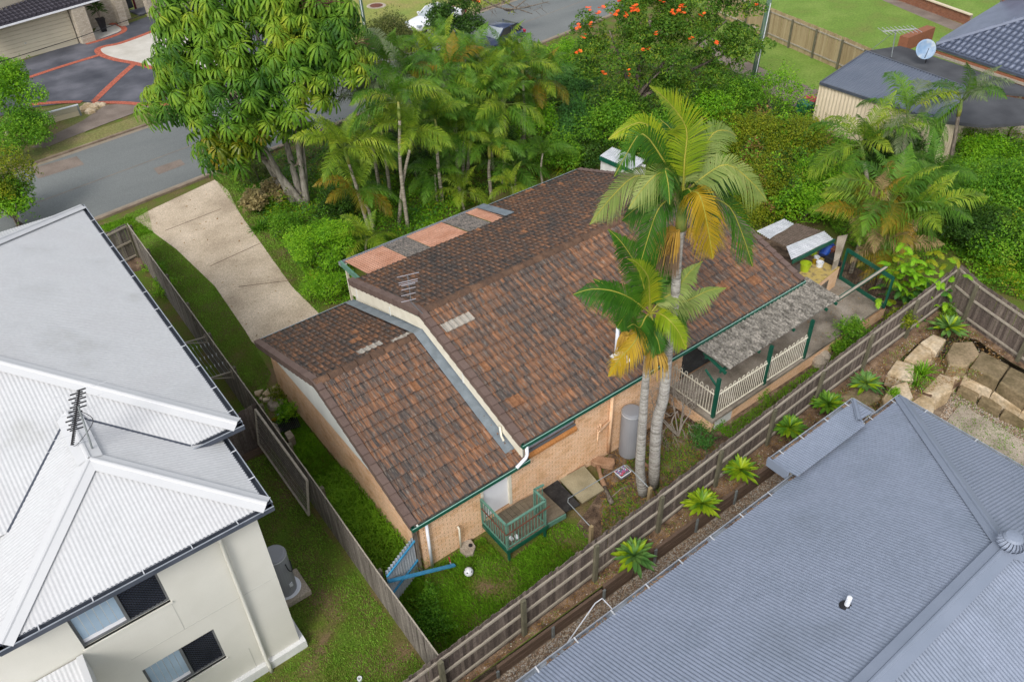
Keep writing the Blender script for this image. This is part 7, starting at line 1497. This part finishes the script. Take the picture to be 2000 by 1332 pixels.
for i_, (x, y, z, r, h, m_, lb) in enumerate(((765, 300, 1.2, 1.3, 2.6, 'leaf_dark', 'dark filler shrub behind the slim leaning palm'), (835, 320, 1.0, 1.3, 2.2, 'leaf_dark', 'shrub between the slim leaning palm and the two straight trunks'), (870, 255, 1.2, 1.3, 2.6, 'leaf_dark', 'shrub behind the two straight pale trunks'), (955, 270, 1.1, 1.4, 2.4, 'leaf_dark', 'shrub between the straight trunks and the curved trunk'), (1045, 240, 1.1, 1.4, 2.4, 'leaf_bright', 'bright shrub behind the rightmost cane palm'), (690, 320, 1.0, 1.1, 2.2, 'leaf_dark', 'dark shrub between umbrella tree trunks and golden palm'), (815, 170, 1.4, 1.5, 3.0, 'leaf_olive', 'olive shrub under the blue grey palms'), (930, 165, 1.3, 1.4, 2.8, 'leaf_mid', 'shrub at the kerb below the blue car'), (1010, 165, 1.2, 1.4, 2.6, 'leaf_fern', 'fern green shrub at the kerb right of the blue car'), (660, 400, .8, .9, 1.7, 'leaf_dark', 'dark glossy shrub right of the umbrella tree trunks'), (1090, 300, .9, 1.2, 2.0, 'leaf_mid', 'shrub behind the yellow tipped ginger plant'), (1565, 262, .7, .9, 1.6, 'leaf_yellow', 'vine covered shrub just in front of the green bin'))):
    S(lb, x, y, z, r, h, m_, .12, 110, 11, group='shrubs filling the palm garden')  # leaf_dark fillers: shade between the palm crowns put into leaf colour
# pinnate tree over the fence
pn = thing('feather_leaved_tree', 'small tree with drooping feather shaped leaves behind the corner fence', 'tree', tuple(at(1790, 600, 0)))
pb = at(1790, 600, 0); MB().tube([pb, pb+(0, 0, 1.2), vert(pb, 1800, 545)], [.06, .05, .03], 6).build('trunk', 'bark', pn, smooth=True)
pfm = []
for v_ in range(3):
    lf, rc = frond_pts(arch(.62, .6, -1.0, 7, .2*v_-.2), 9, .17, .075, .5, .1, .2, .006, tip=.8, ragged=.05); me = D.meshes.new('feather_leaf'); me.from_pydata([tuple(map(float, x)) for x in lf.v], [], lf.f); me.materials.append(MT['leaf_bright']); me.update(); pfm.append(me)
for k in range(150):
    x, y = RNG.normal(1790, 34), RNG.normal(560, 30); f_ = (y-500)/100
    if y > 625 or x < 1715: continue
    p = vert(pb, x, y, RNG.uniform(-.8, .5)); inst(pfm[k % 3], pn, p, (RNG.uniform(-.3, .3), RNG.uniform(-.3, .3), RNG.uniform(0, 6.28)), RNG.uniform(.8, 1.15), m='leaf_yellow' if (y < 520 and x > 1790) or RNG.random() < .08 else ('leaf_bright' if y < 560 or RNG.random() < .3 else 'leaf_fern'), name='feather_leaf')
# strappy clumps
def strappy(label, c, n, L, m='leaf_mid', w=.035, el=(.4, 1.3), name='strappy_plant', cat='plant'):
    t = thing(name, label, cat, tuple(c)); mb = MB()
    for k in range(n):
        a = RNG.uniform(0, 6.28); e = RNG.uniform(*el); d = np.array([math.cos(a)*math.cos(e), math.sin(a)*math.cos(e), math.sin(e)]); s = np.array([-math.sin(a), math.cos(a), 0])*w/2; l = L*RNG.uniform(.6, 1.1); b = c+RNG.normal(size=3)*[.05, .05, 0]
        m1 = b+d*l*.5; m2 = b+d*l*.85-(0, 0, l*.12); tp_ = b+d*l*1.05-(0, 0, l*.35); mb.add([b-s, b+s, m1+s, m1-s, m2+s*.8, m2-s*.8, tp_], [(0, 1, 2, 3), (3, 2, 4, 5), (5, 4, 6)])
    mb.build('leaves', m, t, kind='stuff'); return t
strappy('strappy leaved clump planted between the two sandstone rows', at(1800, 735, -.1), 90, .75, 'leaf_bright', .035)
strappy('strappy clump in front of the first, nearer the blocks', at(1786, 752, -.1), 60, .6, 'leaf_mid', .03)
for i_, (x, y, z, L, lb) in enumerate(((510, 450, 0, .7, 'spiky fan plant beside the lower silver shrub'), (500, 310, 0, 1.2, 'dark spiky plant at the driveway top'), (1135, 215, 1.2, 1.4, 'spiky dracaena in the undergrowth left of the small shed'), (1205, 215, 1.5, 1.3, 'spiky plant below the flowering tree'), (1160, 245, .8, 1.5, 'broad strappy plant above the small shed roof'), (1110, 330, .2, .9, 'yellow tipped ginger plant by the roof gutter'), (1180, 200, 1.4, 1.5, 'sword leaved plant in the dark middle of the shrubs'), (470, 345, 0, .8, 'small spiky plant on the grass verge edge'))):
    strappy(lb, at(x, y, z), 70, L, ('leaf_mid', 'leaf_dark', 'leaf_mid', 'leaf_fern', 'leaf_mid', 'leaf_yellow', 'leaf_fern', 'leaf_olive')[i_], .07 if L > .8 else .045, (.1, 1.35))
# ---- agaves in the garden bed
am = []
lg_ = MB(); prof_a = [(0, .02), (.12, .03), (.25, .054), (.37, .04), (.48, 0)]
for x, w_ in prof_a: lg_.v += [(x, -w_, .10*x-.30*x*x+.012), (x, 0, .10*x-.30*x*x-.008), (x, w_, .10*x-.30*x*x+.012)]
lg_.f = [(3*i, 3*i+3, 3*i+4, 3*i+1) for i in range(4)]+[(3*i+1, 3*i+4, 3*i+5, 3*i+2) for i in range(4)]
ame = D.meshes.new('leaf'); ame.from_pydata(lg_.v, [], lg_.f); ame.materials.append(MT['agave']); ame.update(); ame.polygons.foreach_set('use_smooth', [True]*8)
AG = [(1238, 1088, .58, 'agave_b', 1.0, 'blue green agave nearest the camera, in front of the first sleeper step'), (1370, 986, .5, 'agave_y', .92, 'lime green agave, second from the camera along the sleeper wall'), (1446, 920, .5, 'agave_y', .92, 'bright agave on a grey stalk above the sleeper wall, third from the camera'), (1541, 838, .5, 'agave', .95, 'agave beside the small grey roof corner, fourth from the camera'), (1618, 792, .5, 'agave', .95, 'agave half hidden by the small grey roof gutter with a pup beside it'), (1598, 788, .3, 'agave_y', .6, 'small bright agave pup left of the gutter agave'), (1692, 752, .5, 'agave_b', .95, 'agave beside the first sandstone block'), (1852, 642, .45, 'agave_b', 1.08, 'largest agave on its own at the corner of the sandstone blocks')]
for px, py, h, m_, sc_, lb in AG:
    h = h*.72
    c = at(px, py, h); t = thing('agave', lb, 'agave', (c[0], c[1], 0), 'agaves along the garden bed'); MB().tube([(c[0], c[1], GZ if c[1] < BED else 0), tuple(c-(0, 0, .03))], [.03, .035], 7).build('stalk', 'bark', t, smooth=True)
    nl = 46
    for k in range(nl):
        q = k/nl; a = k*2.399; e = -(.05+1.05*q**1.7)+.10*RNG.normal(); inst(ame, t, c+(0, 0, .02+.06*q), (0, e, a), 1.4*sc_*(1.05-.45*q)*RNG.uniform(.92, 1.08), m=m_ if RNG.random() < .8 else ('agave_y' if m_ != 'agave_y' else 'agave'), name='leaf')
# ---- ground cover, grass, litter
def scatter(poly, n):
    P = np.array([p[:2] for p in poly]); lo, hi = P.min(0), P.max(0); X = RNG.uniform(lo, hi, (n*4, 2)); return X[inpoly(X[:, 0], X[:, 1], P)][:n]
def grass(name, poly, n, h, w, m, z=0.0, lean=.5, label=None, cat='grass', clump=0, mask=None):
    X = scatter(poly, n)
    if clump: 
        f = np.sin(X[:, 0]*2.3+1.3)*np.sin(X[:, 1]*1.9)+.5*np.sin(X[:, 0]*5.1)*np.sin(X[:, 1]*4.3+2); X = X[RNG.random(len(X)) < 1/(1+np.exp(-(f+.25)*clump))]
    if mask is not None: X = X[~inpoly(X[:, 0], X[:, 1], np.array([p[:2] for p in mask]))]
    n = len(X); a = RNG.uniform(0, 6.28, n); hh = h*RNG.uniform(.5, 1.3, n); V = np.zeros((n, 4, 3)); dx, dy = np.cos(a), np.sin(a); le = RNG.uniform(0, lean, n)
    for k, (s, u, l) in enumerate(((-1, 0, 0), (1, 0, 0), (.7, .55, .3), (-.1, 1, 1))):
        V[:, k, 0] = X[:, 0]+dx*s*w/2-dy*le*hh*l; V[:, k, 1] = X[:, 1]+dy*s*w/2+dx*le*hh*l; V[:, k, 2] = z+hh*u*(1-.25*le*l)
    o = npmesh(name, V.reshape(-1, 3), np.arange(4*n).reshape(-1, 4), m); return tag(o, label, cat, kind='stuff')
yard = [(4.45, 9.25), (9.75, 9.35), (10.0, 10.6), (9.6, 11.2), (9.0, 11.1), (7.6, 11.0), (7.6, 12.1), (5.8, 12.15), (4.5, 11.7)]
grass('grass', yard, 52000, .085, .015, 'blade_dk', .004, 1.0, 'lush green grass in the small backyard', clump=3)
grass('grass', [(2.15, 7.4), (4.2, 7.9), (4.2, 19), (2.5, 19), (2.15, 12)], 42000, .055, .018, 'blade', .002, 1.2, 'mossy patchy lawn beside the cream house', clump=2.2)
grass('grass', [(-.5, 6), (3.9, 7.8), (3.9, 9), (2.15, 12.1), (0, 12)], 16000, .055, .018, 'blade', .002, 1.2, 'mossy lawn at the foot of the cream rendered wall', clump=2.2)
lawn_l = [(4.8, 20.2), (4.95, 33.2), (5.3, 37.3), (6.4, 37.4), at(300, 455), at(345, 488), at(420, 560), at(480, 648), at(492, 668), at(530, 730), at(520, 760), (4.75, 20)]
grass('grass', lawn_l, 45000, .045, .014, 'blade', .004, 1.2, 'strip of mown grass between the grey fence and the driveway')
grass('grass', [at(420, 352), at(500, 318), at(560, 420), at(640, 560), at(622, 612), at(570, 560), at(470, 420)], 15000, .07, .018, 'blade', .01, 1.2, 'grass edge on the palm side of the driveway')
grass('grass', [at(190, 445), at(255, 425), at(300, 455), at(250, 470)], 4000, .12, .02, 'blade_dk', .004, 1.0, 'tall bright grass tuft near the white roof corner')
grass('weeds', [(4.55, 9.9), (5.68, 12.3), (5.7, 21.0), (4.6, 19.8), (4.5, 12)], 26000, .12, .02, 'blade_dk', .0, 1.2, 'weedy green growth between the grey fence and gable wall')
X = scatter([(4.6, 12.2), (5.68, 12.3), (5.68, 16.8), (4.6, 16.4)], 3200); mb = MB()
for i, (x, y) in enumerate(X[:2600]):
    a = RNG.uniform(0, 6.28); l = RNG.uniform(.25, .6); d = np.array([math.cos(a), math.sin(a), 0]); s = np.array([-d[1], d[0], 0])*.009; b = np.array([x, y, 0.]); m1 = b+d*l*.25+(0, 0, l*.7); t_ = b+d*l*.8+(0, 0, l*.62); mb.add([b-s, b+s, m1+s, m1-s, t_], [(0, 1, 2, 3), (3, 2, 4)])
tag(mb.build('long_grass', 'blade_dk'), 'long arching grass against the gable wall by the blue gate', 'grass', kind='stuff')
def cover(name, poly, n, size, m, zr, label, asp=.55, z0=0, mask=None, cat='ground cover', patch=None):
    X = scatter(poly, n)
    if patch is not None: X = X[np.sin(X[:, 0]*1.1+patch)*np.sin(X[:, 1]*1.4+patch*2)+.5*np.sin(X[:, 0]*3.1+patch)*np.sin(X[:, 1]*2.7) > .15]
    if mask is not None: X = X[~inpoly(X[:, 0], X[:, 1], np.array([p[:2] for p in mask]))]
    f = .5+.5*np.sin(X[:, 0]*1.7+np.sin(X[:, 1]*1.3)*2)*np.sin(X[:, 1]*1.9+np.sin(X[:, 0])*1.5); z = z0+.03+zr*f*RNG.random(len(X))**.5; P = np.column_stack([X, z]); N = RNG.normal(size=(len(P), 3))*.45+[0, 0, 1]
    V, Q = leaf_quads(P, N, size*RNG.uniform(.6, 1.3, len(P)), asp); return tag(npmesh(name, V, Q, m), label, cat, kind='stuff')
und = [at(*p) for p in ((440, 345), (560, 300), (700, 235), (900, 150), (1060, 95), (1130, 85), (1300, 100), (1400, 130), (1560, 225), (1590, 260), (1600, 420), (1500, 450), (1420, 405), (1240, 350), (1150, 312), (920, 408), (690, 512), (700, 570), (630, 600), (560, 500))]
cover('undergrowth', und, 60000, .12, 'leaf_mid', .7, 'tangled green undergrowth below the palms behind the house')
cover('undergrowth', [at(*p) for p in ((470, 350), (600, 330), (900, 330), (900, 420), (690, 520), (700, 590), (630, 600), (560, 480))], 34000, .085, 'leaf_bright', .35, 'bright low ground cover along the driveway and back gutter')
cover('undergrowth', [at(*p) for p in ((1620, 250), (2150, 250), (2200, 650), (1905, 560), (1862, 500), (1760, 560), (1640, 470), (1600, 420))], 60000, .11, 'leaf_mid', .6, 'dark green thicket behind the corner fence')
cover('undergrowth', [at(*p) for p in ((1870, 490), (2100, 490), (2200, 700), (2010, 590), (1930, 530))], 16000, .09, 'leaf_bright', .3, 'lighter creeping plants outside the fence at the right edge')
cover('undergrowth', [at(*p) for p in ((1380, 225), (1600, 240), (1620, 430), (1500, 445), (1400, 390))], 15000, .10, 'leaf_yellow', .9, 'yellow green creeper spread between the mounds')
VN = [at(*p) for p in ((1380, 225), (1600, 240), (1640, 430), (1500, 445), (1400, 390), (1340, 300))]
for i_, (m_, lb) in enumerate((('leaf_bright', 'fresh green patches through the yellow creeper'), ('leaf_mid', 'mid green patches through the yellow creeper'), ('leaf_dry', 'brown dead patches through the yellow creeper'), ('leaf_dark', 'dark green leaf patches through the yellow creeper'))): cover('undergrowth', VN, 14000, .13, m_, 2.3 if i_ != 2 else 1.7, lb, patch=i_*1.7, z0=.2)
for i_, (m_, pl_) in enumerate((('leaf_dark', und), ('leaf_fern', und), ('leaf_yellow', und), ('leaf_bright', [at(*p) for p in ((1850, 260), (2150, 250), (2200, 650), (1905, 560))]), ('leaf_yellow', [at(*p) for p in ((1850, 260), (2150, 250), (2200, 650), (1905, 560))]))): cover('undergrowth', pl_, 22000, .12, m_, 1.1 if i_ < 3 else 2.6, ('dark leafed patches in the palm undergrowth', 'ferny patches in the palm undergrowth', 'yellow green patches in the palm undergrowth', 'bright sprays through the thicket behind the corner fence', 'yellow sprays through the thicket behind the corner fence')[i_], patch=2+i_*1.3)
def litter(label, poly, n, size, m, z=.012, name='leaf_litter'):
    X = scatter(poly, n); P = np.column_stack([X, np.full(len(X), z)+RNG.random(len(X))*.02]); N = RNG.normal(size=(len(P), 3))*.25+[0, 0, 1]; V, Q = leaf_quads(P, N, size*RNG.uniform(.4, 1.4, len(P)), .4); tag(npmesh(name, V, Q, m), label, 'leaf litter', kind='stuff')
bed = [(4.6, 8.9), (19.1, 8.9), (19.2, 8.0), (23, 7.6), (24.3, 7), (26.3, 7), (27.0, 9.7), (19, 9.5), (4.6, 9.0)]
litter('scattered bark and dry leaves on the fence side garden bed', bed, 4200, .075, 'leaf_dry'); litter('fallen palm litter on the bare soil below the palms', [(9.8, 9.6), (15.3, 9.8), (15.4, 12.6), (12.5, 12.2), (11.3, 11.4)], 3500, .10, 'leaf_dry')
litter('dry leaves scattered on the concrete slab', [(21, 11), (25, 11.2), (25, 13), (21, 13)], 160, .06, 'leaf_dry', .61)
litter('few brown leaves scattered on the driveway', dv, 60, .12, 'leaf_dry', .03)
pebbles('gravel', bed, 1500, .012, .012, .032, 'pebble', 'small pale stones scattered through the garden bed soil', 'stones')
grass('weeds', [(9.6, 9.5), (15.3, 9.9), (15.4, 12), (12.6, 11.6), (11, 10.9)], 9000, .08, .012, 'blade_dk', .012, 1.1, 'patchy weeds on bare soil around the palm trunks', clump=5)
grass('weeds', [(15.8, 10.0), (25, 10.1), (25, 10.8), (15.8, 10.75)], 12000, .08, .015, 'blade_dk', .012, 1.0, 'green weeds between the veranda base and the paling fence')
grass('weeds', bed, 5000, .06, .012, 'blade', .008, 1.0, 'sparse weeds in the fence side garden bed', clump=7)
grass('weeds', [at(1860, 750, PIT), at(2050, 850, PIT), at(2050, 960, PIT), at(1850, 850, PIT)], 2500, .08, .014, 'blade_dk', PIT+.03, 1.0, 'weeds sprouting through the gravel below the sandstone', clump=5)
# small shed behind the roof end
shd = thing('small_shed', 'small shed with a pale ribbed roof and dark green edge behind the tiled roof', 'shed', tuple(at(1210, 320, 0)))
s1, s2, s3, s4 = at(1172, 306, 2.1), at(1196, 289, 2.1), at(1262, 314, 2.1), at(1236, 334, 2.1)
s_m = MB(); corrugated(s_m, [s1, s2, s3, s4], s2-s1, .1, .016, 8, .03); s_m.build('roof_sheet', 'zinc', shd); MB().bar(s1-(0, 0, .08), s4-(0, 0, .08), .06, .18).build('fascia', 'green', shd); MB().bar(s1-(0, 0, .08), s2-(0, 0, .08), .06, .18).build('fascia', 'green', shd)
MB().prism([s1+(.15, .1, -.15), s4+(-.1, .15, -.15), s3+(-.1, -.1, -.15), s2+(.1, -.1, -.15)], 1.95).build('wall', 'slab_edge', shd)
